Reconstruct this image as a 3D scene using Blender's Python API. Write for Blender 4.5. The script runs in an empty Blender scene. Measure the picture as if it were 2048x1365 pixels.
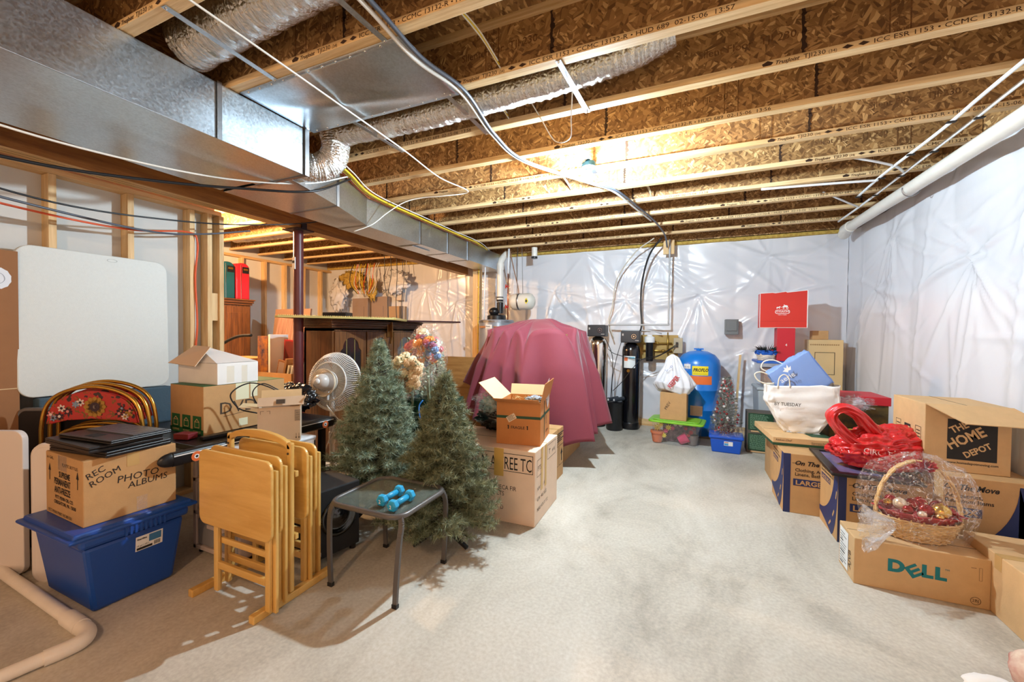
import bpy, math, random
from math import sin, cos, pi, radians, sqrt, atan2, exp, floor
from mathutils import Vector, Matrix, noise
import numpy as np

scene = bpy.context.scene
C = scene.collection
# ---------------------------------------------------------------- camera
cam_d = bpy.data.cameras.new('camera'); cam = bpy.data.objects.new('camera', cam_d); C.objects.link(cam)
cam_d.sensor_width = 36.0; cam_d.lens = 14.168; cam_d.clip_start = 0.02
cam.matrix_world = Matrix(((0.916884, -0.016077, 0.398830, 0.0),
                           (0.399041, 0.013084, -0.916840, 0.0),
                           (0.009522, 0.999785, 0.018412, 1.36), (0, 0, 0, 1)))
scene.camera = cam
# ---------------------------------------------------------------- exposure and world
vs = scene.view_settings
scene.display_settings.display_device = 'sRGB'
vs.view_transform = 'Standard'; vs.look = 'None'; vs.gamma = 1.0; vs.use_curve_mapping = False
vs.exposure = 0.0
world = bpy.data.worlds.new('world'); scene.world = world; world.use_nodes = True
bg = world.node_tree.nodes['Background']
bg.inputs[0].default_value = (1.0, 0.64, 0.41, 1); bg.inputs[1].default_value = 1.15
BULB_COL = (0.71, 0.88, 1.0); BULB_POWER = 355.0          # the bare bulb on the ceiling
WARM_COL = (1.0, 0.60, 0.30); FRONT_POWER = 95.0; SIDE_POWER = 380.0
rnd = random.Random(7)

# ---------------------------------------------------------------- materials
MATS = {}
def _nm(name):
    m = bpy.data.materials.new(name); m.use_nodes = True
    nt = m.node_tree; nt.nodes.clear()
    out = nt.nodes.new('ShaderNodeOutputMaterial')
    return m, nt, out
def N(nt, t, **kw):
    n = nt.nodes.new(t)
    for k, v in kw.items():
        if k.startswith('i_'): n.inputs[k[2:].replace('_', ' ')].default_value = v
        else: setattr(n, k, v)
    return n
def s2l(c):
    return tuple(((x/12.92) if x <= .04045 else ((x+.055)/1.055)**2.4) for x in c[:3]) + (1.0,)
def rgb(r, g, b): return s2l((r/255., g/255., b/255.))
def mat(name, col, rough=0.6, metal=0.0, var=0.0, vscale=8.0, bump=0.0, bscale=40.0, spec=0.5, stretch=None, col2=None, vdet=4.0, coat=0.0, emis=None, alpha=1.0, trans=0.0, sheen=0.0):
    """principled material with an optional second colour mixed in by noise, and noise bump"""
    if name in MATS: return MATS[name]
    m, nt, out = _nm(name)
    p = N(nt, 'ShaderNodeBsdfPrincipled'); nt.links.new(p.outputs[0], out.inputs[0])
    c = col if len(col) == 4 else tuple(col)+(1,)
    p.inputs['Base Color'].default_value = c; p.inputs['Roughness'].default_value = rough; p.inputs['Metallic'].default_value = metal
    p.inputs['Specular IOR Level'].default_value = spec; p.inputs['Coat Weight'].default_value = coat
    p.inputs['Transmission Weight'].default_value = trans; p.inputs['Alpha'].default_value = alpha
    if sheen: p.inputs['Sheen Weight'].default_value = sheen
    if emis: p.inputs['Emission Color'].default_value = emis[0]; p.inputs['Emission Strength'].default_value = emis[1]
    if var or col2 or bump:
        tc = N(nt, 'ShaderNodeTexCoord'); mp = N(nt, 'ShaderNodeMapping'); nt.links.new(tc.outputs['Object'], mp.inputs[0])
        if stretch: mp.inputs['Scale'].default_value = stretch
    if var or col2:
        nz = N(nt, 'ShaderNodeTexNoise', i_Scale=vscale, i_Detail=vdet, i_Roughness=0.6); nt.links.new(mp.outputs[0], nz.inputs['Vector'])
        cr = N(nt, 'ShaderNodeValToRGB'); nt.links.new(nz.outputs['Fac'], cr.inputs[0])
        a = cr.color_ramp; c2 = col2 if col2 else tuple(min(1, x*(1+var)) for x in c[:3])+(1,)
        c1 = c if col2 else tuple(x*(1-var) for x in c[:3])+(1,)
        a.elements[0].position = .32; a.elements[0].color = c1; a.elements[1].position = .68; a.elements[1].color = c2
        nt.links.new(cr.outputs[0], p.inputs['Base Color'])
    if bump:
        nb = N(nt, 'ShaderNodeTexNoise', i_Scale=bscale, i_Detail=4.0); nt.links.new(mp.outputs[0], nb.inputs['Vector'])
        b = N(nt, 'ShaderNodeBump', i_Strength=bump, i_Distance=0.01); nt.links.new(nb.outputs['Fac'], b.inputs['Height']); nt.links.new(b.outputs[0], p.inputs['Normal'])
    MATS[name] = m; return m

def osb_mat():
    m, nt, out = _nm('oriented_strand_board')
    p = N(nt, 'ShaderNodeBsdfPrincipled', i_Roughness=0.62); nt.links.new(p.outputs[0], out.inputs[0])
    tc = N(nt, 'ShaderNodeTexCoord')
    nzv = N(nt, 'ShaderNodeTexNoise', i_Scale=9.0, i_Detail=2.0); nt.links.new(tc.outputs['Object'], nzv.inputs['Vector'])
    cols = []; bumps = []
    for i, (ang, sc) in enumerate(((0.35, (16, 16, 70)), (1.25, (15, 15, 60)), (-0.7, (14, 14, 62)), (2.2, (24, 24, 95)))):
        m0 = N(nt, 'ShaderNodeMapping'); m0.inputs['Rotation'].default_value = (0.0, ang, 0.0); m0.inputs['Location'].default_value = (i*3.1, i*1.7, i*.9)
        nt.links.new(tc.outputs['Object'], m0.inputs[0]); mp = N(nt, 'ShaderNodeMapping'); mp.inputs['Scale'].default_value = sc; nt.links.new(m0.outputs[0], mp.inputs[0])
        add = N(nt, 'ShaderNodeVectorMath', operation='MULTIPLY_ADD'); add.inputs[1].default_value = (.7, .7, .7)
        nt.links.new(nzv.outputs['Color'], add.inputs[0]); nt.links.new(mp.outputs[0], add.inputs[2])
        v = N(nt, 'ShaderNodeTexVoronoi', i_Scale=1.0); nt.links.new(add.outputs[0], v.inputs['Vector'])
        sp = N(nt, 'ShaderNodeSeparateColor'); nt.links.new(v.outputs['Color'], sp.inputs[0])
        cols.append(sp.outputs[0]); bumps.append(v.outputs['Distance'])
    pick = N(nt, 'ShaderNodeTexVoronoi', i_Scale=30.0); nt.links.new(tc.outputs['Object'], pick.inputs['Vector'])
    ps = N(nt, 'ShaderNodeSeparateColor'); nt.links.new(pick.outputs['Color'], ps.inputs[0])
    cur = cols[0]
    for i, th in enumerate((.3, .55, .8)):
        gt = N(nt, 'ShaderNodeMath', operation='GREATER_THAN'); gt.inputs[1].default_value = th; nt.links.new(ps.outputs[0], gt.inputs[0])
        mx = N(nt, 'ShaderNodeMix', data_type='FLOAT'); nt.links.new(gt.outputs[0], mx.inputs[0]); nt.links.new(cur, mx.inputs[2]); nt.links.new(cols[i+1], mx.inputs[3]); cur = mx.outputs[0]
    cr = N(nt, 'ShaderNodeValToRGB'); nt.links.new(cur, cr.inputs[0]); e = cr.color_ramp.elements
    e[0].position = 0; e[0].color = rgb(108, 74, 40); e[1].position = 1; e[1].color = rgb(222, 182, 124)
    for pos, c in ((.2, rgb(136, 98, 56)), (.55, rgb(160, 118, 70)), (.85, rgb(184, 142, 88))):
        x = cr.color_ramp.elements.new(pos); x.color = c
    nt.links.new(cr.outputs[0], p.inputs['Base Color'])
    b = N(nt, 'ShaderNodeBump', i_Strength=0.35, i_Distance=0.004); nt.links.new(cur, b.inputs['Height']); nt.links.new(b.outputs[0], p.inputs['Normal'])
    return m

def wood_mat(name, c1, c2, axis=0, scale=3.0, rough=.5, stretch=18.0, coat=0.0, c3=None):
    """grain running along one local axis"""
    if name in MATS: return MATS[name]
    m, nt, out = _nm(name)
    p = N(nt, 'ShaderNodeBsdfPrincipled', i_Roughness=rough); p.inputs['Coat Weight'].default_value = coat; nt.links.new(p.outputs[0], out.inputs[0])
    tc = N(nt, 'ShaderNodeTexCoord'); mp = N(nt, 'ShaderNodeMapping'); nt.links.new(tc.outputs['Object'], mp.inputs[0])
    s = [stretch]*3; s[axis] = 1.0; mp.inputs['Scale'].default_value = s
    nz = N(nt, 'ShaderNodeTexNoise', i_Scale=scale, i_Detail=6.0, i_Roughness=.65, i_Distortion=.4); nt.links.new(mp.outputs[0], nz.inputs['Vector'])
    cr = N(nt, 'ShaderNodeValToRGB'); nt.links.new(nz.outputs['Fac'], cr.inputs[0]); e = cr.color_ramp.elements
    e[0].position = .35; e[0].color = c1; e[1].position = .62; e[1].color = c2
    if c3: x = cr.color_ramp.elements.new(.30); x.color = c3
    nt.links.new(cr.outputs[0], p.inputs['Base Color'])
    b = N(nt, 'ShaderNodeBump', i_Strength=0.15, i_Distance=0.003); nt.links.new(nz.outputs['Fac'], b.inputs['Height']); nt.links.new(b.outputs[0], p.inputs['Normal'])
    MATS[name] = m; return m

def metal_mat(name, col, rough, kind):
    m, nt, out = _nm(name)
    p = N(nt, 'ShaderNodeBsdfPrincipled', i_Roughness=rough, i_Metallic=1.0); nt.links.new(p.outputs[0], out.inputs[0])
    p.inputs['Base Color'].default_value = col
    tc = N(nt, 'ShaderNodeTexCoord')
    b = N(nt, 'ShaderNodeBump'); nt.links.new(b.outputs[0], p.inputs['Normal'])
    if kind == 'galv':
        v = N(nt, 'ShaderNodeTexVoronoi', i_Scale=110.0); nt.links.new(tc.outputs['Object'], v.inputs['Vector'])
        sp = N(nt, 'ShaderNodeSeparateColor'); nt.links.new(v.outputs['Color'], sp.inputs[0])
        cr = N(nt, 'ShaderNodeMapRange'); cr.inputs['To Min'].default_value = rough*.9; cr.inputs['To Max'].default_value = rough*1.15
        nt.links.new(sp.outputs[0], cr.inputs[0]); nt.links.new(cr.outputs[0], p.inputs['Roughness'])
        rc = N(nt, 'ShaderNodeValToRGB'); nt.links.new(sp.outputs[1], rc.inputs[0]); e = rc.color_ramp.elements
        e[0].color = tuple(x*.88 for x in col[:3])+(1,); e[1].color = tuple(min(1, x*1.05) for x in col[:3])+(1,)
        nt.links.new(rc.outputs[0], p.inputs['Base Color'])
        nz = N(nt, 'ShaderNodeTexNoise', i_Scale=2.2, i_Detail=1.0); nt.links.new(tc.outputs['Object'], nz.inputs['Vector'])
        nt.links.new(nz.outputs['Fac'], b.inputs['Height']); b.inputs['Strength'].default_value = .5; b.inputs['Distance'].default_value = .05
    else:
        mp = N(nt, 'ShaderNodeMapping'); mp.inputs['Scale'].default_value = (60, 10, 10); nt.links.new(tc.outputs['Object'], mp.inputs[0])
        nz = N(nt, 'ShaderNodeTexNoise', i_Scale=1.0, i_Detail=5.0, i_Roughness=.7, i_Distortion=.6); nt.links.new(mp.outputs[0], nz.inputs['Vector'])
        v = N(nt, 'ShaderNodeTexVoronoi', i_Scale=38.0); v.feature = 'DISTANCE_TO_EDGE'; nt.links.new(tc.outputs['Object'], v.inputs['Vector'])
        ad = N(nt, 'ShaderNodeMath', operation='MULTIPLY_ADD'); ad.inputs[1].default_value = .5; nt.links.new(v.outputs[0], ad.inputs[0]); nt.links.new(nz.outputs['Fac'], ad.inputs[2])
        nt.links.new(ad.outputs[0], b.inputs['Height']); b.inputs['Strength'].default_value = .9; b.inputs['Distance'].default_value = .018
    return m

def film_mat(name, tint=(1, 1, 1, 1), gloss=.2, rough=.12, bump=.8, bscale=22.0, milk=0.03, crease=.45):
    """thin clear plastic: mostly transparent, glossy and whiter along fine creases"""
    m, nt, out = _nm(name)
    t = N(nt, 'ShaderNodeBsdfTransparent'); t.inputs[0].default_value = tint
    g = N(nt, 'ShaderNodeBsdfGlossy', i_Roughness=rough); g.inputs[0].default_value = (1, 1, 1, 1)
    d = N(nt, 'ShaderNodeBsdfDiffuse'); d.inputs[0].default_value = (.95, .95, .95, 1)
    tc = N(nt, 'ShaderNodeTexCoord'); nz = N(nt, 'ShaderNodeTexNoise', i_Scale=bscale, i_Detail=3.0, i_Distortion=1.5); nt.links.new(tc.outputs['Object'], nz.inputs['Vector'])
    b = N(nt, 'ShaderNodeBump', i_Strength=bump, i_Distance=.03); nt.links.new(nz.outputs['Fac'], b.inputs['Height']); nt.links.new(b.outputs[0], g.inputs['Normal'])
    n2 = N(nt, 'ShaderNodeTexNoise', i_Scale=bscale*.7, i_Detail=2.0, i_Distortion=2.5); nt.links.new(tc.outputs['Object'], n2.inputs['Vector'])
    s1 = N(nt, 'ShaderNodeMath', operation='SUBTRACT'); s1.inputs[1].default_value = .5; nt.links.new(n2.outputs['Fac'], s1.inputs[0])
    s2 = N(nt, 'ShaderNodeMath', operation='ABSOLUTE'); nt.links.new(s1.outputs[0], s2.inputs[0])
    mr = N(nt, 'ShaderNodeMapRange'); nt.links.new(s2.outputs[0], mr.inputs[0]); mr.inputs['From Max'].default_value = .022; mr.inputs['To Min'].default_value = crease; mr.inputs['To Max'].default_value = 0.0
    ad = N(nt, 'ShaderNodeMath', operation='ADD'); ad.inputs[1].default_value = gloss*.5; nt.links.new(mr.outputs[0], ad.inputs[0])
    m1 = N(nt, 'ShaderNodeMixShader'); nt.links.new(ad.outputs[0], m1.inputs[0]); nt.links.new(t.outputs[0], m1.inputs[1]); nt.links.new(g.outputs[0], m1.inputs[2])
    a2 = N(nt, 'ShaderNodeMath', operation='MULTIPLY_ADD'); a2.inputs[1].default_value = .35; a2.inputs[2].default_value = milk*.6; nt.links.new(mr.outputs[0], a2.inputs[0])
    m2 = N(nt, 'ShaderNodeMixShader'); nt.links.new(a2.outputs[0], m2.inputs[0]); nt.links.new(m1.outputs[0], m2.inputs[1]); nt.links.new(d.outputs[0], m2.inputs[2])
    nt.links.new(m2.outputs[0], out.inputs[0]); return m

def emit_mat(name, col, strength):
    m, nt, out = _nm(name); e = N(nt, 'ShaderNodeEmission', i_Strength=strength); e.inputs[0].default_value = tuple(col)+(1,)
    nt.links.new(e.outputs[0], out.inputs[0]); return m

def floor_mat():
    m, nt, out = _nm('concrete_floor')
    p = N(nt, 'ShaderNodeBsdfPrincipled', i_Roughness=.55); nt.links.new(p.outputs[0], out.inputs[0])
    tc = N(nt, 'ShaderNodeTexCoord'); mp = N(nt, 'ShaderNodeMapping'); mp.inputs['Rotation'].default_value = (0, 0, .5); mp.inputs['Scale'].default_value = (1, .55, 1)
    nt.links.new(tc.outputs['Object'], mp.inputs[0])
    n1 = N(nt, 'ShaderNodeTexNoise', i_Scale=1.6, i_Detail=8.0, i_Roughness=.68, i_Distortion=.5); nt.links.new(mp.outputs[0], n1.inputs['Vector'])
    n2 = N(nt, 'ShaderNodeTexNoise', i_Scale=60.0, i_Detail=3.0); nt.links.new(tc.outputs['Object'], n2.inputs['Vector'])
    cr = N(nt, 'ShaderNodeValToRGB'); nt.links.new(n1.outputs['Fac'], cr.inputs[0]); e = cr.color_ramp.elements
    e[0].position = .28; e[0].color = rgb(150, 142, 128); e[1].position = .72; e[1].color = rgb(214, 208, 195)
    x = cr.color_ramp.elements.new(.48); x.color = rgb(192, 185, 171)
    mx = N(nt, 'ShaderNodeMix', data_type='RGBA', blend_type='OVERLAY'); mx.inputs[0].default_value = .3
    nt.links.new(cr.outputs[0], mx.inputs[6]); nt.links.new(n2.outputs['Fac'], mx.inputs[7]); nt.links.new(mx.outputs[2], p.inputs['Base Color'])
    b = N(nt, 'ShaderNodeBump', i_Strength=.15, i_Distance=.01); nt.links.new(n1.outputs['Fac'], b.inputs['Height']); nt.links.new(b.outputs[0], p.inputs['Normal'])
    return m

OSB = osb_mat()
LVL = wood_mat('laminated_flange_wood', rgb(206, 166, 112), rgb(236, 205, 154), 0, 2.2, .6, 22.0)
PINE = wood_mat('pine_stud_wood', rgb(204, 163, 108), rgb(236, 203, 150), 2, 1.6, .6, 14.0, c3=rgb(180, 130, 80))
PINEX = wood_mat('pine_plate_wood', rgb(200, 158, 103), rgb(232, 197, 143), 0, 1.6, .6, 14.0)
BEAMW = wood_mat('laminated_beam_wood', rgb(126, 78, 34), rgb(176, 118, 58), 1, 1.8, .55, 10.0)
BEAMP = wood_mat('beam_edge_plies', rgb(186, 142, 84), rgb(222, 184, 126), 1, 2.5, .6, 40.0)
OAK = wood_mat('dark_oak', rgb(72, 42, 20), rgb(122, 78, 40), 2, 2.2, .38, 22.0, coat=.2)
OAKX = wood_mat('dark_oak_rail', rgb(72, 42, 20), rgb(118, 74, 38), 0, 2.2, .38, 22.0, coat=.2)
MAPLE = wood_mat('lacquered_maple', rgb(206, 158, 78), rgb(226, 183, 105), 0, 1.4, .4, 9.0, coat=.3)
MAPLEV = wood_mat('lacquered_maple_upright', rgb(206, 158, 78), rgb(230, 188, 110), 2, 1.4, .4, 9.0, coat=.3)
GALV = metal_mat('galvanised_steel', rgb(198, 208, 216), .33, 'galv')
FOIL = metal_mat('foil_jacket', rgb(226, 222, 216), .22, 'foil')
CHROME = mat('polished_metal', rgb(225, 222, 215), .12, 1.0)
STEEL = mat('plain_steel', rgb(150, 150, 152), .35, 1.0)
PVC = mat('white_pvc', rgb(228, 224, 214), .35, var=.04)
PVCF = mat('floor_pvc', rgb(238, 230, 218), .4, var=.05)
PEXM = mat('white_tubing', rgb(236, 240, 242), .3)
INK = mat('black_ink', rgb(30, 26, 24), .7)
INKB = mat('faded_ink', rgb(70, 56, 42), .8)
BLACK = mat('black_plastic', rgb(22, 22, 25), .35)
BLACKM = mat('matte_black', rgb(20, 20, 22), .7)
WHITE = mat('white_paint', rgb(238, 238, 236), .5)
POLY = mat('white_poly_sheeting', rgb(222, 224, 230), .26, spec=.6, bump=.25, bscale=7.0)
DRYW = mat('grey_drywall', rgb(212, 212, 208), .8, var=.03, vscale=5.0)
CARD = mat('brown_cardboard', rgb(190, 148, 98), .75, var=.05, vscale=14.0, bump=.06, bscale=120.0)
CARDL = mat('light_cardboard', rgb(206, 168, 120), .75, var=.05, vscale=14.0, bump=.06, bscale=120.0)
CARDIN = mat('cardboard_inside', rgb(216, 190, 146), .8, var=.04)
TAPE = mat('brown_packing_tape', rgb(196, 160, 104), .25, spec=.6)
CLEARTAPE = film_mat('clear_tape', (1, .97, .9, 1), .18, .15, .3, 30, .12, 0)
FILM = film_mat('clear_cellophane', (.99, .99, 1, 1), .12, .07, 1.0, 18, .012)
INSUL = mat('yellow_insulation', rgb(214, 184, 92), .95, col2=rgb(170, 132, 58), vscale=25.0, bump=.8, bscale=45.0)
FLOORM = floor_mat()

# ---------------------------------------------------------------- mesh helpers
class MB:
    def __init__(s): s.v = []; s.f = []; s.mi = []; s.mats = []; s.cur = 0; s.uv = None
    def use(s, m):
        if m not in s.mats: s.mats.append(m)
        s.cur = s.mats.index(m); return s
    def add(s, vs, fs):
        o = len(s.v); s.v.extend(tuple(v) for v in vs)
        for f in fs: s.f.append(tuple(i+o for i in f)); s.mi.append(s.cur)
        return s
    def box(s, x0, x1, y0, y1, z0, z1, M=None):
        vs = [(x0, y0, z0), (x1, y0, z0), (x1, y1, z0), (x0, y1, z0), (x0, y0, z1), (x1, y0, z1), (x1, y1, z1), (x0, y1, z1)]
        if M is not None: vs = [M @ Vector(v) for v in vs]
        return s.add(vs, [(0, 3, 2, 1), (4, 5, 6, 7), (0, 1, 5, 4), (1, 2, 6, 5), (2, 3, 7, 6), (3, 0, 4, 7)])
    def frus(s, b, t, z0, z1, ox=0, oy=0):
        """box tapering from half sizes b at z0 to half sizes t at z1"""
        vs = [(ox-b[0], oy-b[1], z0), (ox+b[0], oy-b[1], z0), (ox+b[0], oy+b[1], z0), (ox-b[0], oy+b[1], z0),
              (ox-t[0], oy-t[1], z1), (ox+t[0], oy-t[1], z1), (ox+t[0], oy+t[1], z1), (ox-t[0], oy+t[1], z1)]
        return s.add(vs, [(0, 3, 2, 1), (4, 5, 6, 7), (0, 1, 5, 4), (1, 2, 6, 5), (2, 3, 7, 6), (3, 0, 4, 7)])
    def bar(s, a, b, w, h, up=(0, 0, 1)):
        a = Vector(a); b = Vector(b); d = b-a; L = d.length; d.normalize(); u = Vector(up)
        if abs(d.dot(u)) > .99: u = Vector((0, 1, 0))
        x = d.cross(u).normalized(); u = x.cross(d).normalized()
        vs = [a+x*(sx*w/2)+u*(sz*h/2)+d*(L*k) for k in (0, 1) for sx, sz in ((-1, -1), (1, -1), (1, 1), (-1, 1))]
        return s.add(vs, [(0, 1, 2, 3), (7, 6, 5, 4), (0, 4, 5, 1), (1, 5, 6, 2), (2, 6, 7, 3), (3, 7, 4, 0)])
    def tube(s, pts, r, seg=8, cap=True, closed=False):
        pts = [Vector(p) for p in pts]; n = len(pts)
        if n < 2: return s
        rr = r if isinstance(r, (list, tuple)) else [r]*n
        prev = None; vs = []
        for i, p in enumerate(pts):
            if closed: d = pts[(i+1) % n]-pts[i-1]
            else: d = (pts[min(i+1, n-1)]-pts[max(i-1, 0)])
            if d.length < 1e-9: d = Vector((0, 0, 1))
            d.normalize()
            if prev is None:
                u = Vector((0, 0, 1)) if abs(d.z) < .9 else Vector((1, 0, 0))
                x = d.cross(u).normalized()
            else:
                x = (prev - d*prev.dot(d)); x = x.normalized() if x.length > 1e-6 else d.cross(Vector((0, 0, 1))).normalized()
            prev = x; y = d.cross(x)
            for k in range(seg):
                a = 2*pi*k/seg; vs.append(p+x*(cos(a)*rr[i])+y*(sin(a)*rr[i]))
        fs = []
        m = n if closed else n-1
        for i in range(m):
            j = (i+1) % n
            for k in range(seg):
                k2 = (k+1) % seg; fs.append((i*seg+k, i*seg+k2, j*seg+k2, j*seg+k))
        if cap and not closed:
            fs.append(tuple(reversed(range(seg)))); fs.append(tuple((n-1)*seg+k for k in range(seg)))
        return s.add(vs, fs)
    def lathe(s, prof, seg=24, o=(0, 0, 0), M=None, cap=True):
        vs = []; n = len(prof)
        for r, z in prof:
            for k in range(seg):
                a = 2*pi*k/seg; vs.append(Vector((o[0]+r*cos(a), o[1]+r*sin(a), o[2]+z)))
        if M is not None: vs = [M @ v for v in vs]
        fs = [(i*seg+k, i*seg+(k+1) % seg, (i+1)*seg+(k+1) % seg, (i+1)*seg+k) for i in range(n-1) for k in range(seg)]
        if cap:
            if prof[0][0] > 1e-5: fs.append(tuple(reversed(range(seg))))
            if prof[-1][0] > 1e-5: fs.append(tuple((n-1)*seg+k for k in range(seg)))
        return s.add(vs, fs)
    def ball(s, c, r, seg=12, rings=8, sc=(1, 1, 1)):
        c = Vector(c); vs = []; fs = []
        for i in range(rings+1):
            t = pi*i/rings
            for k in range(seg):
                a = 2*pi*k/seg; vs.append(c+Vector((r*sc[0]*sin(t)*cos(a), r*sc[1]*sin(t)*sin(a), -r*sc[2]*cos(t))))
        for i in range(rings):
            for k in range(seg): fs.append((i*seg+k, i*seg+(k+1) % seg, (i+1)*seg+(k+1) % seg, (i+1)*seg+k))
        return s.add(vs, fs)
    def prism(s, poly, z0, z1, M=None):
        """polygon in xy extruded from z0 to z1; M maps it"""
        n = len(poly); vs = [Vector((x, y, z0)) for x, y in poly]+[Vector((x, y, z1)) for x, y in poly]
        if M is not None: vs = [M @ v for v in vs]
        return s.add(vs, [tuple(reversed(range(n))), tuple(range(n, 2*n))]+[(i, (i+1) % n, n+(i+1) % n, n+i) for i in range(n)])
    def flat(s, poly, M):
        vs = [M @ Vector((p[0], p[1], 0)) for p in poly]; return s.add(vs, [tuple(range(len(poly)))])
    def grid(s, fn, nu, nv, wrap=False):
        vs = [fn(i/(nu if wrap else nu-1), j/(nv-1)) for j in range(nv) for i in range(nu)]
        fs = [(j*nu+i, j*nu+(i+1) % nu, (j+1)*nu+(i+1) % nu, (j+1)*nu+i) for j in range(nv-1) for i in range(nu if wrap else nu-1)]
        return s.add(vs, fs)
    def build(s, name, m=None, parent=None, smooth=False, bevel=0.0, loc=None, rot=None, solid=0.0, auto=None, sub=0):
        me = bpy.data.meshes.new(name); me.from_pydata([tuple(v) for v in s.v], [], s.f)
        if m is not None and not s.mats: me.materials.append(m)
        elif s.mats:
            for x in s.mats: me.materials.append(x)
            me.polygons.foreach_set('material_index', s.mi)
        if smooth: me.polygons.foreach_set('use_smooth', [True]*len(me.polygons))
        me.update()
        if auto is not None: me.set_sharp_from_angle(angle=radians(auto))
        o = bpy.data.objects.new(name, me); C.objects.link(o)
        if parent is not None: o.parent = parent
        if loc: o.location = loc
        if rot: o.rotation_euler = rot
        if bevel:
            b = o.modifiers.new('bevel', 'BEVEL'); b.width = bevel; b.segments = 2; b.limit_method = 'ANGLE'; b.angle_limit = radians(40)
        if solid:
            b = o.modifiers.new('solid', 'SOLIDIFY'); b.thickness = solid; b.offset = 0
        if sub:
            b = o.modifiers.new('sub', 'SUBSURF'); b.levels = sub; b.render_levels = sub
        return o

def tag(o, label=None, cat=None, group=None, kind=None):
    if label: o['label'] = label
    if cat: o['category'] = cat
    if group: o['group'] = group
    if kind: o['kind'] = kind
    return o
def thing(name, label, cat, loc=(0, 0, 0), rz=0.0, group=None, rot=None):
    o = bpy.data.objects.new(name, None); C.objects.link(o); o.empty_display_size = .1
    o.location = loc; o.rotation_euler = rot if rot else (0, 0, rz)
    return tag(o, label, cat, group)
def dup(o, loc, rz=None, label=None, rot=None, parent=None):
    c = o.copy(); C.objects.link(c)
    if parent is not None: c.parent = parent
    else:
        c.location = loc
        if rz is not None: c.rotation_euler = (0, 0, rz)
        if rot is not None: c.rotation_euler = rot
    if label: c['label'] = label
    for ch in list(o.children): dup(ch, None, parent=c)
    return c
def struct(name, mb, m, **kw): return tag(mb.build(name, m, **kw), kind='structure')

def smooth_path(pts, k=8):
    P = [Vector(p) for p in pts]; out = []
    P = [P[0]*2-P[1]]+P+[P[-1]*2-P[-2]]
    for i in range(1, len(P)-2):
        a, b, c, d = P[i-1], P[i], P[i+1], P[i+2]
        for j in range(k):
            t = j/k
            out.append(.5*((2*b)+(c-a)*t+(2*a-5*b+4*c-d)*t*t+(3*b-a-3*c+d)*t**3))
    out.append(P[-2]); return out
def cable(name, label, cat, pts, r, m, group=None, k=8, seg=6, parent=None):
    mb = MB(); mb.tube(smooth_path(pts, k), r, seg); o = mb.build(name, m, parent, smooth=True)
    return tag(o, label, cat, group) if parent is None else o

_tc = {}
def text_geo(txt, size=1.0, shear=0.0, bold=0.0, sx=1.0, align='LEFT', res=2):
    key = (txt, shear, bold, res)
    if key not in _tc:
        cu = bpy.data.curves.new('t', 'FONT'); cu.body = txt; cu.size = 1.0; cu.shear = shear; cu.offset = bold; cu.resolution_u = res; cu.fill_mode = 'FRONT'
        ob = bpy.data.objects.new('t', cu); C.objects.link(ob)
        dg = bpy.context.evaluated_depsgraph_get(); dg.update()
        me = bpy.data.meshes.new_from_object(ob.evaluated_get(dg))
        vs = [(v.co.x, v.co.y) for v in me.vertices]; fs = [tuple(p.vertices) for p in me.polygons]
        bpy.data.objects.remove(ob); bpy.data.curves.remove(cu); bpy.data.meshes.remove(me)
        _tc[key] = (vs, fs)
    vs, fs = _tc[key]
    if not vs: return [], [], 0
    xs = [v[0] for v in vs]; w = (max(xs)-min(xs)); x0 = min(xs)
    off = {'LEFT': 0, 'CENTER': w/2, 'RIGHT': w}[align]
    return [((x-x0-off)*size*sx, y*size) for x, y in vs], fs, w*size*sx
def text(mb, txt, M, size, **kw):
    vs, fs, w = text_geo(txt, size, **kw)
    if vs: mb.add([M @ Vector((x, y, 0)) for x, y in vs], fs)
    return w
def face(kind, o, eps=.0012, roll=0.0):
    """matrix placing flat 2d art: kind -y/+x/-x/+y/+z, o = 3d origin on that face"""
    o = Vector(o)
    ax = {'-y': ((1, 0, 0), (0, 0, 1), (0, -1, 0)), '+x': ((0, 1, 0), (0, 0, 1), (1, 0, 0)), '-x': ((0, -1, 0), (0, 0, 1), (-1, 0, 0)),
          '+y': ((-1, 0, 0), (0, 0, 1), (0, 1, 0)), '+z': ((1, 0, 0), (0, 1, 0), (0, 0, 1)), '-z': ((1, 0, 0), (0, -1, 0), (0, 0, -1))}[kind]
    u, v, n = (Vector(a) for a in ax)
    M = Matrix(((u.x, v.x, n.x, o.x+n.x*eps), (u.y, v.y, n.y, o.y+n.y*eps), (u.z, v.z, n.z, o.z+n.z*eps), (0, 0, 0, 1)))
    return M @ Matrix.Rotation(roll, 4, 'Z') if roll else M
def rect(x0, y0, x1, y1): return [(x0, y0), (x1, y0), (x1, y1), (x0, y1)]
def circ(cx, cy, r, n=24, a0=0, a1=2*pi): return [(cx+r*cos(a0+(a1-a0)*i/n), cy+r*sin(a0+(a1-a0)*i/n)) for i in range(n if a1-a0 > 6.28 else n+1)]
def ring(mb, M, cx, cy, r0, r1, n=24):
    vs = [M @ Vector((cx+r*cos(2*pi*i/n), cy+r*sin(2*pi*i/n), 0)) for r in (r0, r1) for i in range(n)]
    mb.add(vs, [(i, (i+1) % n, n+(i+1) % n, n+i) for i in range(n)])
def frame2d(mb, M, x0, y0, x1, y1, t):
    for a in ((x0, y0, x1, y0+t), (x0, y1-t, x1, y1), (x0, y0+t, x0+t, y1-t), (x1-t, y0+t, x1, y1-t)): mb.flat(rect(*a), M)
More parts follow.
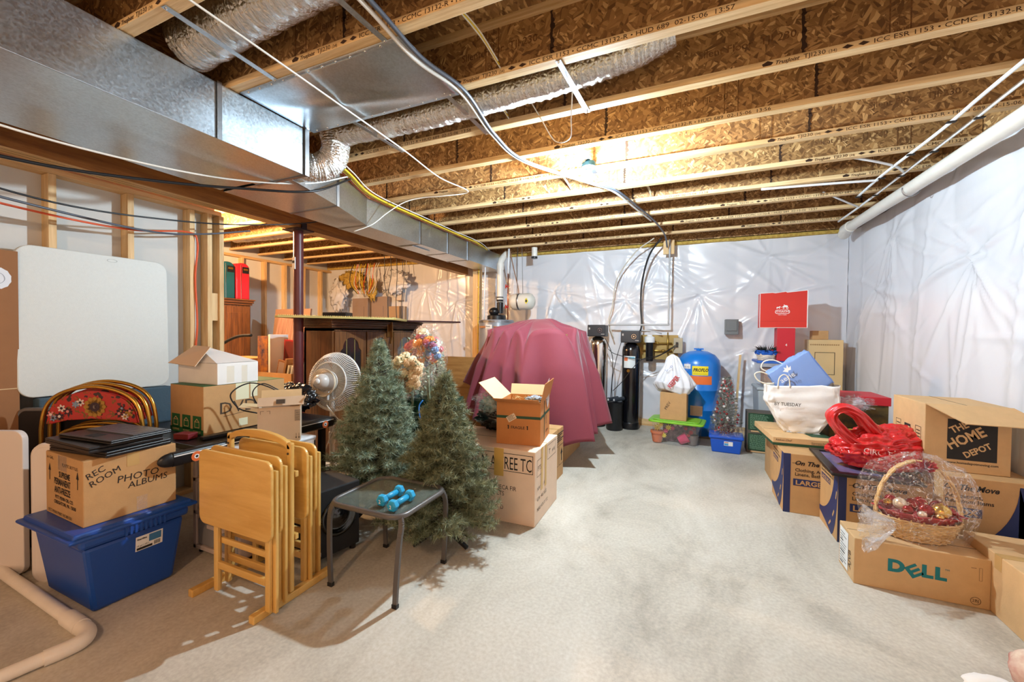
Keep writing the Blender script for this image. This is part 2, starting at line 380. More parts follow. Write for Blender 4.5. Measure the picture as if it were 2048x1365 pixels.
def rrect(x0, y0, x1, y1, r, n=5):
    out = []
    for cx, cy, a in ((x1-r, y1-r, 0), (x0+r, y1-r, pi/2), (x0+r, y0+r, pi), (x1-r, y0+r, 1.5*pi)):
        out += [(cx+r*cos(a+pi/2*i/n), cy+r*sin(a+pi/2*i/n)) for i in range(n+1)]
    return out
def vn(x, y, z=0.0): return noise.noise(Vector((x, y, z)))

# ================================================================= THE SETTING
ZJ = 2.72; ZS = 3.02                         # underside of joists and of the subfloor
YB = [-1.40, -0.91, -0.42, 0.06, 0.55, 1.035, 1.51, 1.99, 2.462, 2.93, 3.404, 3.89, 4.37, 4.862, 5.365, 5.87]
mb = MB(); mb.box(-7.4, 2.1, -2.6, 6.7, -.1, 0); struct('floor', mb, FLOORM)
mb = MB(); mb.box(-7.4, 2.0, -2.0, 6.6, ZS, ZS+.02); struct('ceiling', mb, OSB)

def drape_wall(name, fn, u0, u1, z0, z1, du, staples, seed, amp=1.0):
    """poly sheeting hung over insulation: folds radiate from the staples, soft bulges between"""
    nu = int((u1-u0)/du)+1; nv = int((z1-z0)/du)+1
    U, Z = np.meshgrid(np.linspace(u0, u1, nu), np.linspace(z0, z1, nv))
    r = np.random.RandomState(seed); H = np.zeros_like(U)
    H += .020*np.abs(np.sin(U*pi/.61))                       # batts bulging between studs
    for k in range(26):                                      # long soft vertical folds
        c = r.uniform(u0, u1); w = r.uniform(.012, .045); zc = r.uniform(z0, z1); h = r.uniform(.5, 1.2); sl = r.uniform(-.25, .25)
        H += r.uniform(.006, .016)*np.exp(-((U-c-sl*(Z-zc))/w)**2)*np.exp(-((Z-zc)/h)**4)
    for (a, b, s) in staples:                                # creases running out of each staple
        dx = U-a; dz = Z-b; d = np.sqrt(dx*dx+dz*dz)+1e-4
        H -= s*.030*np.exp(-(d/.22)**2)+s*.016*np.exp(-(d/.6)**2)
        for k in range(r.randint(13, 18)):
            th = r.uniform(-pi, 0) if r.rand() < .7 else r.choice([r.uniform(0, .5), r.uniform(pi-.5, pi), r.uniform(.5, 2.6)])
            L = r.uniform(.3, 1.1)*(1.4 if th < -.8 and th > -2.3 else 1); c, s_ = np.cos(th), np.sin(th)
            x = np.clip(dx*c+dz*s_, 0, 3); y = -dx*s_+dz*c+r.uniform(-.25, .25)*x*x
            w = .010+.040*np.clip(x, 0, 2)
            H += s*r.uniform(.006, .017)*np.exp(-(y/w)**2)*(x > 0)*np.clip(x/.05, 0, 1)*np.exp(-(x/L)**3)
    for k in range(int(9*(u1-u0))):                          # short random crinkles
        a = r.uniform(u0, u1); b = r.uniform(z0, z1); t = r.uniform(-.9, .9); c, s_ = np.cos(t), np.sin(t)
        x = (U-a)*c+(Z-b)*s_; y = -(U-a)*s_+(Z-b)*c
        H += r.uniform(.006, .016)*np.exp(-(y/.02)**2-(x/r.uniform(.15, .4))**2)
    H *= amp
    mb = MB(); mb.v = [fn(U[j, i], Z[j, i], H[j, i]) for j in range(nv) for i in range(nu)]
    mb.f = [(j*nu+i, j*nu+i+1, (j+1)*nu+i+1, (j+1)*nu+i) for j in range(nv-1) for i in range(nu-1)]
    return mb
st = [(-6.6, 1.9, 1), (-5.6, 1.5, 1), (-4.6, 2.2, 1), (-3.95, 1.93, 1.3), (-3.0, 2.1, 1), (-2.05, 2.07, 1.5), (-.9, 1.9, 1.6), (-.95, .9, .8), (.15, 1.95, 1.6), (.75, 1.15, .9), (1.2, 1.9, 1.2), (-.4, 2.5, 1), (1.0, 2.45, 1), (.6, .55, .8)]
w = drape_wall('wall_back', lambda u, z, h: (u, 6.42-h, z), -7.15, 1.86, 0.06, 2.69, .02, st, 3)
struct('wall_back', w, POLY, smooth=True)
w = drape_wall('wall_right', lambda u, z, h: (1.88-h, u, z), -2.0, 6.43, 0.02, 2.68, .022, [(4.05, 1.98, 1.6), (5.7, 1.9, 1.0), (2.9, 1.9, 1.0), (1.9, 2.1, 1), (4.6, .6, .7), (5.3, 2.4, 1), (3.4, 2.45, 1)], 11, .9)
w.f = [tuple(reversed(f)) for f in w.f]
struct('wall_right', w, POLY, smooth=True)
mb = MB(); mb.box(-7.4, 2.1, 6.56, 6.7, 0, ZS); mb.box(1.98, 2.1, -2.0, 6.56, 0, ZS); struct('wall_foundation', mb, mat('grey_concrete', rgb(150, 148, 142), .9, var=.1))
mb = MB(); mb.box(-7.1, 1.80, 6.36, 6.46, 2.68, 2.73)
struct('trim_2', mb, INSUL)
mb = MB(); mb.box(-7.1, 1.9, 6.33, 6.42, 0, .085); struct('baseboard_back', mb, PINEX)
# left partition: drywall hung behind open studs, with the beam above
mb = MB(); mb.box(-4.0, -3.90, -2.0, 2.26, 0, 2.50); struct('wall_left', mb, DRYW)
mb = MB(); mb.box(-7.25, -7.12, -2.0, 6.47, 0, ZS); struct('wall_far_left', mb, DRYW)
mb = MB(); mb.box(-7.12, -3.95, -2.1, -2.0, 0, ZS); struct('wall_side_room', mb, DRYW)

# ---- joists
FLT = mat('joist_stamp_ink', rgb(58, 36, 20), .8); WST = mat('web_stamp_ink', rgb(84, 54, 28), .8, col2=rgb(140, 96, 52), vscale=50)
ordn = ['farthest', 'second from the back wall', 'third from the back wall', 'fourth from the back wall', 'fifth from the back wall', 'sixth from the back wall', 'seventh from the back wall', 'eighth from the back wall', 'ninth from the back wall', 'tenth from the back wall', 'eleventh from the back wall', 'twelfth from the back wall', 'thirteenth, above the camera', 'fourteenth, behind the camera', 'fifteenth, behind the camera', 'last one behind the camera']
TXTX = {1.035: (-2.4,), 1.51: (-1.86, ), 1.99: (-1.20,), 2.462: (.33, -2.72), 2.93: (-.92, -3.9+.3), 3.404: (.50, -2.3), 3.89: (.83, -1.9), 4.37: (-1.2, 1.2), 4.862: (-1.9,.3), 5.365: (-2.3, -.1), 5.87: (.6, -2.0)}
def stamp(mb, M, x, s=.030):
    m2 = lambda dx: M @ Matrix.Translation((x+dx, .005, 0))
    mb.flat([(x+.0, .006), (x+.035, .006), (x+.045, .018), (x+.02, .03), (x-.005, .018)], M)
    w = .055; w += text(mb, 'TrusJoist', m2(w), s*.85, shear=.35, bold=.02, sx=1.1)+.015
    w += text(mb, 'TJI230', m2(w), s, sx=1.15)+.012
    w += text(mb, '(34)', m2(w), s*.7)+.02
    for k in range(2):
        mb.flat([(x+w, .015), (x+w+.02, .006), (x+w+.045, .015), (x+w+.02, .026)], M); w += .06
    w += text(mb, 'ICC ESR 1153 • CCMC 13132-R • HUD 689  02-15-06  13:5'+rnd.choice('678'), m2(w), s, sx=1.22)
    return w
def joist(x0, x1, yb, label, group, seed, side='main'):
    t = thing('ceiling_joist', label, 'joist', (0, yb-.0295, ZJ), 0, group)
    mb = MB(); mb.box(x0, x1, -.0295, .0295, 0, .035); fl = mb.build('bottom_flange', LVL, t, bevel=.002)
    mb = MB(); mb.box(x0, x1, -.0295, .0295, .265, .30); mb.build('top_flange', LVL, t)
    mb = MB(); mb.box(x0, x1, -.005, .005, .035, .265); mb.build('web', OSB, t)
    r = random.Random(seed)
    if side == 'main' and yb > .9:
        M = face('-y', (0, -.0295, 0))
        for x in TXTX.get(yb, ()): mb = MB(); stamp(mb, M, x); mb.build('printed_lettering', FLT, t)
        M = face('-y', (0, -.005, .035)); x = x0+r.uniform(.3, 1.0)
        while x < x1-.2:                          # web joints: dark saw-tooth glue line with drips
            mb = MB()
            pts = []; n = 26
            for i in range(n+1): pts.append((x+r.uniform(-.006, .0), .23*i/n))
            for i in range(n, -1, -1): pts.append((x+r.uniform(.006, .022), .23*i/n))
            for i in range(n):
                j = len(pts)-1-i; mb.flat([pts[i], pts[i+1], pts[j-1], pts[j]], M)
            for i in range(7): yy = r.uniform(.01, .22); mb.flat([(x, yy), (x+r.uniform(.04, .09), yy+r.uniform(-.008, .008)), (x, yy+.003)], M)
            mb.build('web_joint', FLT, t); x += 1.22
        x = x0+r.uniform(.2, .9)
        while x < x1-.2:                          # grade stamps running up the web
            mb = MB()
            for dx in (0, .075): mb.flat(rect(x+dx, .0, x+dx+.006, .23), M)
            for i, s in enumerate(('2005', 'DEC', 'C', 'D', '1249', '2005', 'JAN')):
                text(mb, s, M @ Matrix.Translation((x+.042, .01+i*.031, 0)), .026, align='CENTER', sx=1.2)
            mb.build('web_stamp', WST, t); x += r.uniform(1.5, 2.1)
        x = x0+r.uniform(1.0, 2.5)
        while x < x1-.6:
            mb = MB(); text(mb, 'Silent Floor  TJI 230', M @ Matrix.Translation((x, .10, 0)), .055, bold=.01); mb.build('web_lettering', WST, t); x += r.uniform(2.0, 3.0)
    return t
nY = len(YB)
for i, yb in enumerate(YB):
    k = nY-1-i
    joist(-3.62, 1.84, yb, 'printed wooden I-joist under the subfloor, '+(ordn[k]), 'ceiling joists of the main room', i)
    if yb > 1.4: joist(-7.1, -3.75, yb+.03, 'wooden I-joist of the side room left of the beam, '+ordn[k], 'ceiling joists of the side room', i+50, 'side')
mb = MB(); mb.box(-7.1, 1.84, 6.36, 6.40, ZJ, ZS); tag(mb.build('rim_board', OSB), 'long strand board rim over the back wall above the last joist', 'rim board')
mb = MB(); mb.box(1.845, 1.87, -2.0, 6.4, 2.70, ZS); tag(mb.build('rim_board', OSB), 'long strand board rim over the right wall behind the joist ends', 'rim board')

# ---- beam, column, studs
t = thing('support_beam', 'long brown laminated beam carrying the joists over the left partition', 'beam', (-3.70, 0, 2.41))
mb = MB(); mb.box(-.067, .067, -2.0, 6.34, .004, .31); mb.build('beam_body', BEAMW, t)
mb = MB(); mb.box(-.066, .066, -2.0, 6.34, 0, .004)
mb.build('beam_underside', BEAMP, t)
mb = MB()
for x in (-.022, .022): mb.box(x-.001, x+.001, -2.0, 6.3, -.001, .0)
mb.build('ply_line', INKB, t)
t = thing('steel_column', 'dark red round steel post standing under the beam by the cabinet', 'column', (-3.70, 2.95, 0))
RED = mat('column_red_paint', rgb(92, 38, 40), .4, var=.1)
mb = MB(); mb.tube([(0, 0, .01), (0, 0, 2.40)], .048, 20); mb.build('shaft', RED, t, smooth=True, auto=50)
mb = MB(); mb.box(-.11, .11, -.1, .1, 2.395, 2.407); mb.box(-.085, -.075, -.03, .03, 2.407, 2.47); mb.box(.078, .088, -.03, .03, 2.407, 2.47); mb.build('top_plate', mat('dark_steel', rgb(60, 48, 52), .5, .6), t)
mb = MB(); mb.box(-.09, .09, -.09, .09, 0, .01); mb.build('base_plate', RED, t)
mb = MB(); M = face('-y', (-.02, -.0495, 2.02)); mb.box(.0-.022, .018, -.056, -.047, 2.0, 2.12); lab = mb.build('paper_label', WHITE, t)
mb = MB(); mb.box(-.018, .013, -.058, -.056, 2.06, 2.085); mb.build('label_print', INK, lab)
for i, y in enumerate([-1.65, -1.24, -.83, -.42, -.01, .40, .815, 1.222, 1.625, 2.03]):
    mb = MB(); mb.box(-3.90, -3.80, y-.019, y+.019, .04, 2.37); o = mb.build('wall_stud', PINE, bevel=.002)
    tag(o, {9: 'pine stud with the orange cord stapled down it', 8: 'bare pine stud above the middle of the white folding table', 7: 'bare pine stud above the left end of the white folding table'}.get(i, 'bare pine stud of the left partition beside or behind the camera, %s' % ['first', 'second', 'third', 'fourth', 'fifth', 'sixth', 'seventh'][min(i, 6)]), 'stud', 'studs of the left partition')
mb = MB(); mb.box(-3.90, -3.80, -2.0, 2.26, 0, .038); tag(mb.build('bottom_plate', wood_mat('pine_plate_y', rgb(200, 158, 103), rgb(232, 197, 143), 1, 1.6, .6, 14.0)), 'pine bottom plate under the studs of the left partition', 'plate')
mb = MB(); mb.box(-3.90, -3.80, -2.0, 2.26, 2.372, 2.408); tag(mb.build('top_plate', MATS['pine_plate_y']), 'pine top plate under the beam over the left partition studs', 'plate')
t = thing('doorway_post', 'post of doubled pine studs and blocking at the open end of the left partition', 'post', (-3.85, 2.2, 0))
mb = MB(); mb.box(-.05, .05, -.055, -.017, .04, 2.372); mb.build('stud', PINE, t, bevel=.002)
mb = MB(); mb.box(-.05, .05, .042, .08, .04, 2.372); mb.build('stud', PINE, t, bevel=.002)
for z in (.5, 1.45): mb = MB(); mb.box(-.04, .03, -.017, .042, z, z+.24); mb.build('blocking', PINE, t)
# far partition of the side room
WOODW = mat('knot_dark', rgb(90, 54, 26), .7)
for i, y in enumerate([3.3, 3.71, 4.11, 4.52, 4.93, 5.33, 5.74, 6.15]):
    mb = MB(); mb.box(-7.12, -7.02, y-.019, y+.019, .04, 2.62); o = mb.build('far_stud', PINE)
    tag(o, 'pine stud on the far wall of the side room, %s from the near end' % ['first', 'second', 'third', 'fourth', 'fifth', 'sixth', 'seventh', 'eighth'][i], 'stud', 'studs of the far side-room wall')
mb = MB(); mb.box(-7.12, -7.02, 3.0, 6.4, 2.62, 2.66); tag(mb.build('far_top_plate', MATS['pine_plate_y']), 'pine top plate along the far wall of the side room', 'plate')

# ---- lamps
def bulb(mb, c, r): mb.ball(c, r, 14, 10)
t = thing('bulb_fixture', 'bare glowing bulb in a teal socket box on the ceiling joist', 'lamp', (-.735, 3.17, 0))
TEAL = mat('teal_plastic', rgb(14, 84, 112), .5)
mb = MB(); mb.lathe([(.05, 2.715), (.055, 2.70), (.055, 2.675), (.03, 2.66), (.024, 2.635)], 20); mb.build('socket', TEAL, t, smooth=True, auto=40)
r_ = .036; L_ = BULB_POWER/(4*pi*pi*r_*r_)
mb = MB(); mb.ball((0, 0, 2.590), r_, 14, 10); mb.build('bulb', emit_mat('bulb_glow', BULB_COL, L_), t, smooth=True)
mb = MB(); mb.box(-.02, .02, -.21, .24, 2.715, 2.722); mb.build('mounting_bar', STEEL, t)
t = thing('bulb_fixture', 'warm glowing bulb of the side room hidden behind the doorway post', 'lamp', (-5.35, 2.85, 0))
mb = MB(); mb.lathe([(.05, 2.722), (.055, 2.70), (.055, 2.675), (.03, 2.66), (.024, 2.635)], 16); mb.build('socket', PVC, t, smooth=True)
mb = MB(); mb.ball((0, 0, 2.598), r_, 12, 8); mb.build('bulb', emit_mat('warm_bulb_glow', WARM_COL, SIDE_POWER/(4*pi*pi*r_*r_)), t, smooth=True)
t = thing('bulb_fixture', 'warm glowing bulb on the ceiling behind the camera', 'lamp', (-1.0, -1.1, 0))
mb = MB(); mb.lathe([(.05, 2.722), (.055, 2.70), (.055, 2.675), (.03, 2.66), (.024, 2.635)], 16); mb.build('socket', PVC, t, smooth=True)
mb = MB(); mb.ball((0, 0, 2.598), r_, 12, 8); mb.build('bulb', emit_mat('front_bulb_glow', (1, .64, .38), FRONT_POWER/(4*pi*pi*r_*r_)), t, smooth=True)

# ---- ducts
t = thing('trunk_duct', 'big galvanised rectangular trunk duct along the left ceiling', 'duct', (0, 0, 2.41))
mb = MB(); mb.box(-2.85, -2.37, -2.0, 1.95, 0, .305); mb.build('duct_body', GALV, t, bevel=.003)
mb = MB(); mb.box(-2.365, -2.361, 1.385, 1.41, -.004, .31); mb.box(-2.855, -2.36, 1.93, 1.955, -.005, 0); mb.box(-2.365, -2.355, 1.93, 1.96, -.005, .309)
mb.build('seam', STEEL, t)
t = thing('return_duct', 'second galvanised duct squeezed between the trunk duct and the beam', 'duct', (0, 0, 2.43))
mb = MB(); mb.box(-3.275, -2.865, -2.0, 1.94, 0, .275); mb.build('duct_body', GALV, t, bevel=.003)
mb = MB(); mb.box(-3.278, -2.862, .5, .53, -.005, 0); mb.build('seam', STEEL, t)
t = thing('branch_duct', 'narrower galvanised duct continuing to the back wall beside the beam', 'duct', (0, 0, 2.43))
mb = MB()
def trans(a, b):   # a,b = (y, x0, x1, z0, z1)
    vs = [(a[1], a[0], a[3]), (a[2], a[0], a[3]), (a[2], a[0], a[4]), (a[1], a[0], a[4]), (b[1], b[0], b[3]), (b[2], b[0], b[3]), (b[2], b[0], b[4]), (b[1], b[0], b[4])]
    mb.add(vs, [(0, 1, 5, 4), (1, 2, 6, 5), (2, 3, 7, 6), (3, 0, 4, 7)])
trans((1.96, -3.27, -2.55, -.005, .27), (2.55, -3.28, -2.72, -.01, .27)); trans((2.55, -3.28, -2.72, -.01, .27), (3.1, -3.29, -2.93, -.01, .27))
mb.box(-3.30, -2.95, 3.1, 5.13, -.01, .27); mb.box(-3.30, -2.95, 5.13, 6.3, .0, .27)
mb.build('duct_body', GALV, t)
mb = MB()
for y in (2.54, 3.1, 4.0, 4.6, 5.13): mb.box(-3.30 if y > 3 else -3.285, -2.94 if y > 3 else (-2.71), y-.012, y+.012, -.014, .272)
mb.build('seam', STEEL, t)
mb = MB(); mb.box(-3.24, -3.06, 4.0, 4.35, -.022, -.012); v = mb.build('register', GALV, t)
t = thing('joist_pan', 'flat sheet metal pan screwed under two joists beside the trunk duct', 'sheet metal pan', (0, 0, ZJ))
mb = MB()
def panf(u, v):
    x = -2.36+u*1.15; y = 1.50+v*.50
    return (x, y, -.004-.022*sin(pi*u)*sin(pi*v)*(1+.5*sin(u*9))-.012*exp(-((v-.3-.6*u)/.09)**2)*sin(pi*u))
mb.grid(panf, 40, 18); mb.build('panel', GALV, t, smooth=True, solid=.002)
mb = MB()
for i in range(12):
    for y in (1.515, 1.975): mb.ball((-2.3+i*.095, y, -.008), .006, 6, 4)
mb.build('screw', CHROME, t)
mb = MB(); M = face('-z', (-1.72, 1.62, -.03)); text(mb, 'CS/18 WS', M @ Matrix.Rotation(pi, 4, 'Z') @ Matrix.Translation((-.3, 0, 0)), .1, sx=.9); 
# flexible foil ducts
def flex(name, label, pts, r, seed):
    P = smooth_path(pts, 26); rr = []
    R = random.Random(seed)
    for i in range(len(P)): rr.append(r*(1+.035*sin(i*1.9)+.06*vn(i*.13, seed)+.03*R.uniform(-1, 1)))
    mb = MB(); mb.tube(P, rr, 28); return tag(mb.build(name, FOIL, smooth=True), label, 'duct', 'foil-wrapped flexible ducts')
flex('flexible_duct', 'fat silver foil flexible duct leaving the top of the trunk duct', [(-2.40, 1.27, 2.84), (-2.1, 1.27, 2.86), (-1.6, 1.25, 2.87), (-1.1, 1.25, 2.87)], .115, 1)
flex('flexible_duct', 'long silver foil flexible duct sagging under the joist beyond the pan', [(-2.45, 2.20, 2.80), (-2.1, 2.22, 2.80), (-1.6, 2.22, 2.79), (-1.1, 2.22, 2.80), (-.65, 2.23, 2.82), (-.3, 2.23, 2.86), (-.1, 2.23, 2.92)], .085, 2)
flex('flexible_duct', 'short silver foil duct elbow at the end of the trunk duct', [(-2.52, 1.965, 2.54), (-2.50, 2.06, 2.53), (-2.44, 2.15, 2.56), (-2.39, 2.20, 2.64), (-2.38, 2.21, 2.78), (-2.38, 2.21, 2.88)], .095, 3)
flex('flexible_duct', 'dull foil duct between the joists of the side room', [(-6.6, 4.13, 2.87), (-5.6, 4.13, 2.85), (-4.6, 4.13, 2.87), (-3.9, 4.13, 2.88)], .11, 4)
# hanger straps
def strap(label, a, b):
    a = Vector(a); b = Vector(b); mb = MB(); mb.bar(a, b, .03, .002); t = mb.build('hanger_strap', GALV); tag(t, label, 'strap', 'metal hanger straps')
    d = (b-a).normalized(); m2 = MB()
    for k in (0.02, 1-.02): p = a.lerp(b, k); m2.ball(p-Vector((0, 0, .002)), .006, 6, 4)
    m2.build('nail_head', CHROME, t)
strap('metal hanger strap crossing under the fat foil duct left of the pan', (-2.03, .98, 2.716), (-2.06, 1.51, 2.716))
strap('metal hanger strap ending on the pan corner by the cables', (-1.34, 1.0, 2.716), (-1.31, 1.51, 2.716))
strap('metal hanger strap at the right edge of the pan', (-1.28, 1.94, 2.716), (-1.27, 2.47, 2.716))
strap('metal hanger strap under the sagging foil duct below the pan', (-2.0, 1.94, 2.716), (-1.98, 2.47, 2.716))
strap('short bright hanger strap holding the foil duct, nearest the bulb', (-.61, 1.94, 2.716), (-.58, 2.46, 2.716))

# ---- pipes overhead
mb = MB(); mb.tube([(1.70, 5.95, 2.63), (1.70, -1.9, 2.545)], .052, 20); mb.tube([(1.70, 5.98, 2.632), (1.70, 5.80, 2.63)], .062, 20); mb.tube([(1.72, 6.10, 2.60), (1.70, 5.95, 2.63)], .062, 16)
dp = tag(mb.build('drain_pipe', PVC, smooth=True, auto=50), 'thick white drain pipe sloping along the right wall under the joists', 'pipe')
mb = MB(); M = face('-z', (1.66, 5.35, 2.58)); 
for y in (4.45, 2.4):
    m2 = MB(); m2.tube([(1.70+.06*cos(a), y, 2.61+.06*sin(a)-.004*(6-y)) for a in [pi*k/10 for k in range(-11, 2)]], .004, 6); m2.build('pipe_hook', STEEL, dp)
def pex(label, pts, r=.0105):
    o = cable('water_tube', label, 'tube', pts, r, PEXM, 'white plastic water tubes', k=6, seg=10); return o
p1 = pex('white plastic water tube under the joists, the one farther from the drain pipe', [(1.47, 4.86, 2.70), (1.455, 4.4, 2.698), (1.46, 4.1, 2.70), (1.48, 3.5, 2.70), (1.47, 2.9, 2.702), (1.48, 1.5, 2.70), (1.48, -1.5, 2.70)])
p2 = pex('white plastic water tube under the joists, nearest the drain pipe', [(1.59, 5.83, 2.70), (1.60, 5.2, 2.698), (1.60, 4.56, 2.70), (1.59, 3.5, 2.70), (1.58, 2.9, 2.70), (1.585, 1.5, 2.70), (1.585, -1.5, 2.70)])
for p, xs in ((p1, 1.468), (p2, 1.595)):
    for y in (2.44, 3.37, 3.86, 4.34, 4.84):
        m2 = MB(); m2.box(xs-.022, xs+.022, y-.012, y+.012, 2.685, 2.692); m2.build('pipe_clip', INK, p)
pex('white water tube branch running left under the fifth joist from the back', [(.6, 4.32, 2.706), (1.0, 4.36, 2.704), (1.3, 4.39, 2.70), (1.47, 4.42, 2.70)])
pex('white water tube branch joining from the left, nearest the camera', [(1.10, 3.92, 2.76), (1.3, 3.99, 2.72), (1.48, 4.12, 2.70), (1.58, 4.27, 2.70)], .009)
pex('white water tube branch joining from the left, nearest the back wall', [(1.18, 4.80, 2.76), (1.35, 4.95, 2.72), (1.5, 5.12, 2.70), (1.6, 5.25, 2.70)], .009)
# ---- cables
GREYC = mat('grey_cable_jacket', rgb(86, 92, 104), .4); WHC = mat('white_cable_jacket', rgb(232, 230, 222), .45); BLC = mat('black_cable_jacket', rgb(24, 24, 27), .4); YEC = mat('yellow_cable_jacket', rgb(226, 192, 44), .4); ORC = mat('orange_cable_jacket', rgb(232, 92, 44), .45); REC = mat('red_cable_jacket', rgb(196, 60, 60), .45)
cp = [(-1.21, .6, 2.70), (-1.20, 1.28, 2.705), (-1.20, 1.62, 2.69), (-1.15, 1.96, 2.70), (-1.21, 2.46, 2.70), (-1.17, 2.93, 2.70), (-.80, 3.55, 2.70), (-.62, 3.86, 2.70), (-.5, 4.4, 2.70), (-.38, 5.0, 2.70), (-.3, 5.75, 2.70), (-.28, 6.1, 2.6)]
cable('power_cable', 'thick dark grey cable stapled across the joists past the bulb', 'cable', cp, .011, GREYC, 'cables crossing the ceiling')
cable('power_cable', 'thick white cable stapled beside the dark grey one', 'cable', [(x-.028-.01*sin(i), y, z) for i, (x, y, z) in enumerate(cp[:-2])], .010, WHC, 'cables crossing the ceiling')
cable('thin_cable', 'thin white cable running from above the pan toward the bulb', 'cable', [(-1.87, .7, 2.70), (-1.87, 1.0, 2.70), (-1.87, 1.7, 2.68), (-1.93, 2.4, 2.70), (-1.98, 2.95, 2.70), (-1.93, 3.36, 2.705), (-2.2, 3.34, 2.69), (-2.45, 3.33, 2.70), (-2.62, 3.28, 2.66), (-2.76, 3.2, 2.55), (-2.86, 3.1, 2.42), (-3.0, 3.0, 2.34)], .005, WHC, 'cables crossing the ceiling')
for i, (nm, m, dx, dz, r) in enumerate((('upper yellow', YEC, 0, 0, .008), ('middle yellow', YEC, .024, -.010, .009), ('lower yellow', YEC, -.018, -.004, .008), ('white', WHC, .050, .004, .005), ('thin red', REC, -.04, -.006, .004), ('thin white', WHC, -.032, .002, .004))):
    cable('bundle_cable', nm+' cable in the bundle along the narrow duct', 'cable', [(-2.50+dx, 2.2, 2.706+dz), (-2.66+dx*1.0, 2.6, 2.704+dz), (-2.86+dx, 3.1, 2.702+dz), (-2.885+dx*1.1, 3.9, 2.700+dz), (-2.89+dx, 4.6, 2.702+dz), (-2.89+dx*1.1, 5.3, 2.702+dz), (-3.0+dx*.6, 5.9, 2.70+dz)], r, m, 'cable bundle along the narrow duct')
cable('drop_cable', 'yellow cable stapled down the post beside the water heater', 'cable', [(-2.90, 5.50, 2.695), (-3.0, 5.80, 2.70), (-3.14, 5.93, 2.69), (-3.20, 5.975, 2.62), (-3.22, 5.98, 2.4), (-3.225, 5.98, 1.6), (-3.23, 5.98, .6)], .009, YEC)
# black and white cables swagged under the trunk duct
def w2(a, b, c, sag): a = Vector(a); c = Vector(c); b = a.lerp(c, .5)-Vector((0, 0, sag)); return [a, a.lerp(c, .25)-Vector((0, 0, sag*.75)), b, a.lerp(c, .75)-Vector((0, 0, sag*.75)), c]
HK = (-2.69, 2.62, 2.69)
cable('swag_cable', 'white cable sagging from the bundle to the upper left corner of the view', 'cable', [(-3.0, -.6, 2.42), (-2.95, .2, 2.37), (-2.92, .75, 2.30), (-2.88, 1.3, 2.32), (-2.78, 1.75, 2.37), (-2.60, 2.15, 2.46), HK], .006, WHC, 'cables sagging under the trunk duct')
cable('swag_cable', 'thick black cable sagging under the duct below the white one', 'cable', [(-3.1, -.6, 2.3), (-3.08, .3, 2.20), (-3.05, .9, 2.20), (-2.98, 1.4, 2.27), (-2.84, 1.8, 2.34), (-2.62, 2.2, 2.42), (HK[0]+.02, HK[1]+.01, HK[2]-.02)], .009, BLC, 'cables sagging under the trunk duct')
cable('swag_cable', 'thin black cable crossing in front of the stud tops', 'cable', [(-3.3, -.2, 2.25), (-3.35, .5, 2.16), (-3.4, 1.1, 2.10), (-3.45, 1.7, 2.16), (-3.5, 2.3, 2.28), (-3.35, 2.9, 2.45), (-3.1, 3.0, 2.6)], .006, BLC, 'cables sagging under the trunk duct')
cable('swag_cable', 'grey cable following the orange cord to the doorway post', 'cable', [(-3.5, -.2, 2.3), (-3.52, .5, 2.15), (-3.6, 1.1, 2.10), (-3.7, 1.7, 2.1), (-3.78, 2.1, 2.18), (-3.78, 2.5, 2.3)], .008, GREYC, 'cables sagging under the trunk duct')
cable('extension_cord', 'orange cord hanging along the studs then stapled down beside the doorway post', 'cord', [(-3.45, -.2, 2.26), (-3.5, .5, 2.11), (-3.62, 1.1, 2.07), (-3.72, 1.6, 2.09), (-3.78, 1.98, 2.17), (-3.785, 2.06, 2.1), (-3.79, 2.045, 1.8), (-3.785, 2.055, 1.4), (-3.79, 2.03, 1.0), (-3.785, 2.04, .5)], .007, ORC)
# loops of loose wire round the lamp
for i in range(5):
    a = .3+i*.25; cable('lamp_wire', 'loose white wire looping from the joist to the bulb fixture, %s from the left' % ['first', 'second', 'third', 'fourth', 'fifth'][i], 'wire', [(-.95+.05*i, 3.30+.02*i, 2.75), (-.98+.03*i, 3.22, 2.70-.02*i), (-.9+.03*i, 3.16, 2.71+.015*i), (-.80, 3.12+.01*i, 2.73-.01*i), (-.73, 3.10, 2.72)], .003, WHC, 'loose wires at the bulb fixture')
cable('hanging_wire', 'white wire loop hanging from the short bright strap', 'wire', [(-.62, 2.25, 2.75), (-.64, 2.3, 2.62), (-.68, 2.42, 2.56), (-.8, 2.5, 2.6), (-.87, 2.42, 2.72), (-.9, 2.3, 2.78)], .0035, WHC)
for (lab, x, y) in (('cut beige wires poking through the joist web right of the foil duct', -1.08, 2.42), ('cut beige wires poking through the joist web above the pan cables', -.92, 1.95), ('cut wire ends under the joist left of the bulb', -1.05, 3.87), ('cut wire ends under the joist right of the bulb', -.35, 4.30)):
    t = thing('wire_stub', lab, 'wire', (x, y, 2.80), 0, 'wire stubs through the webs')
    for k in range(3): m2 = MB(); m2.tube(smooth_path([(-.12, -.42+.01*k, .10), (-.05, -.2+.02*k, .06-.01*k), (0, -.05+.015*k, -.03-.01*k)], 4), .004, 5); m2.build('wire', (WHC, YEC, WHC)[k], t, smooth=True)

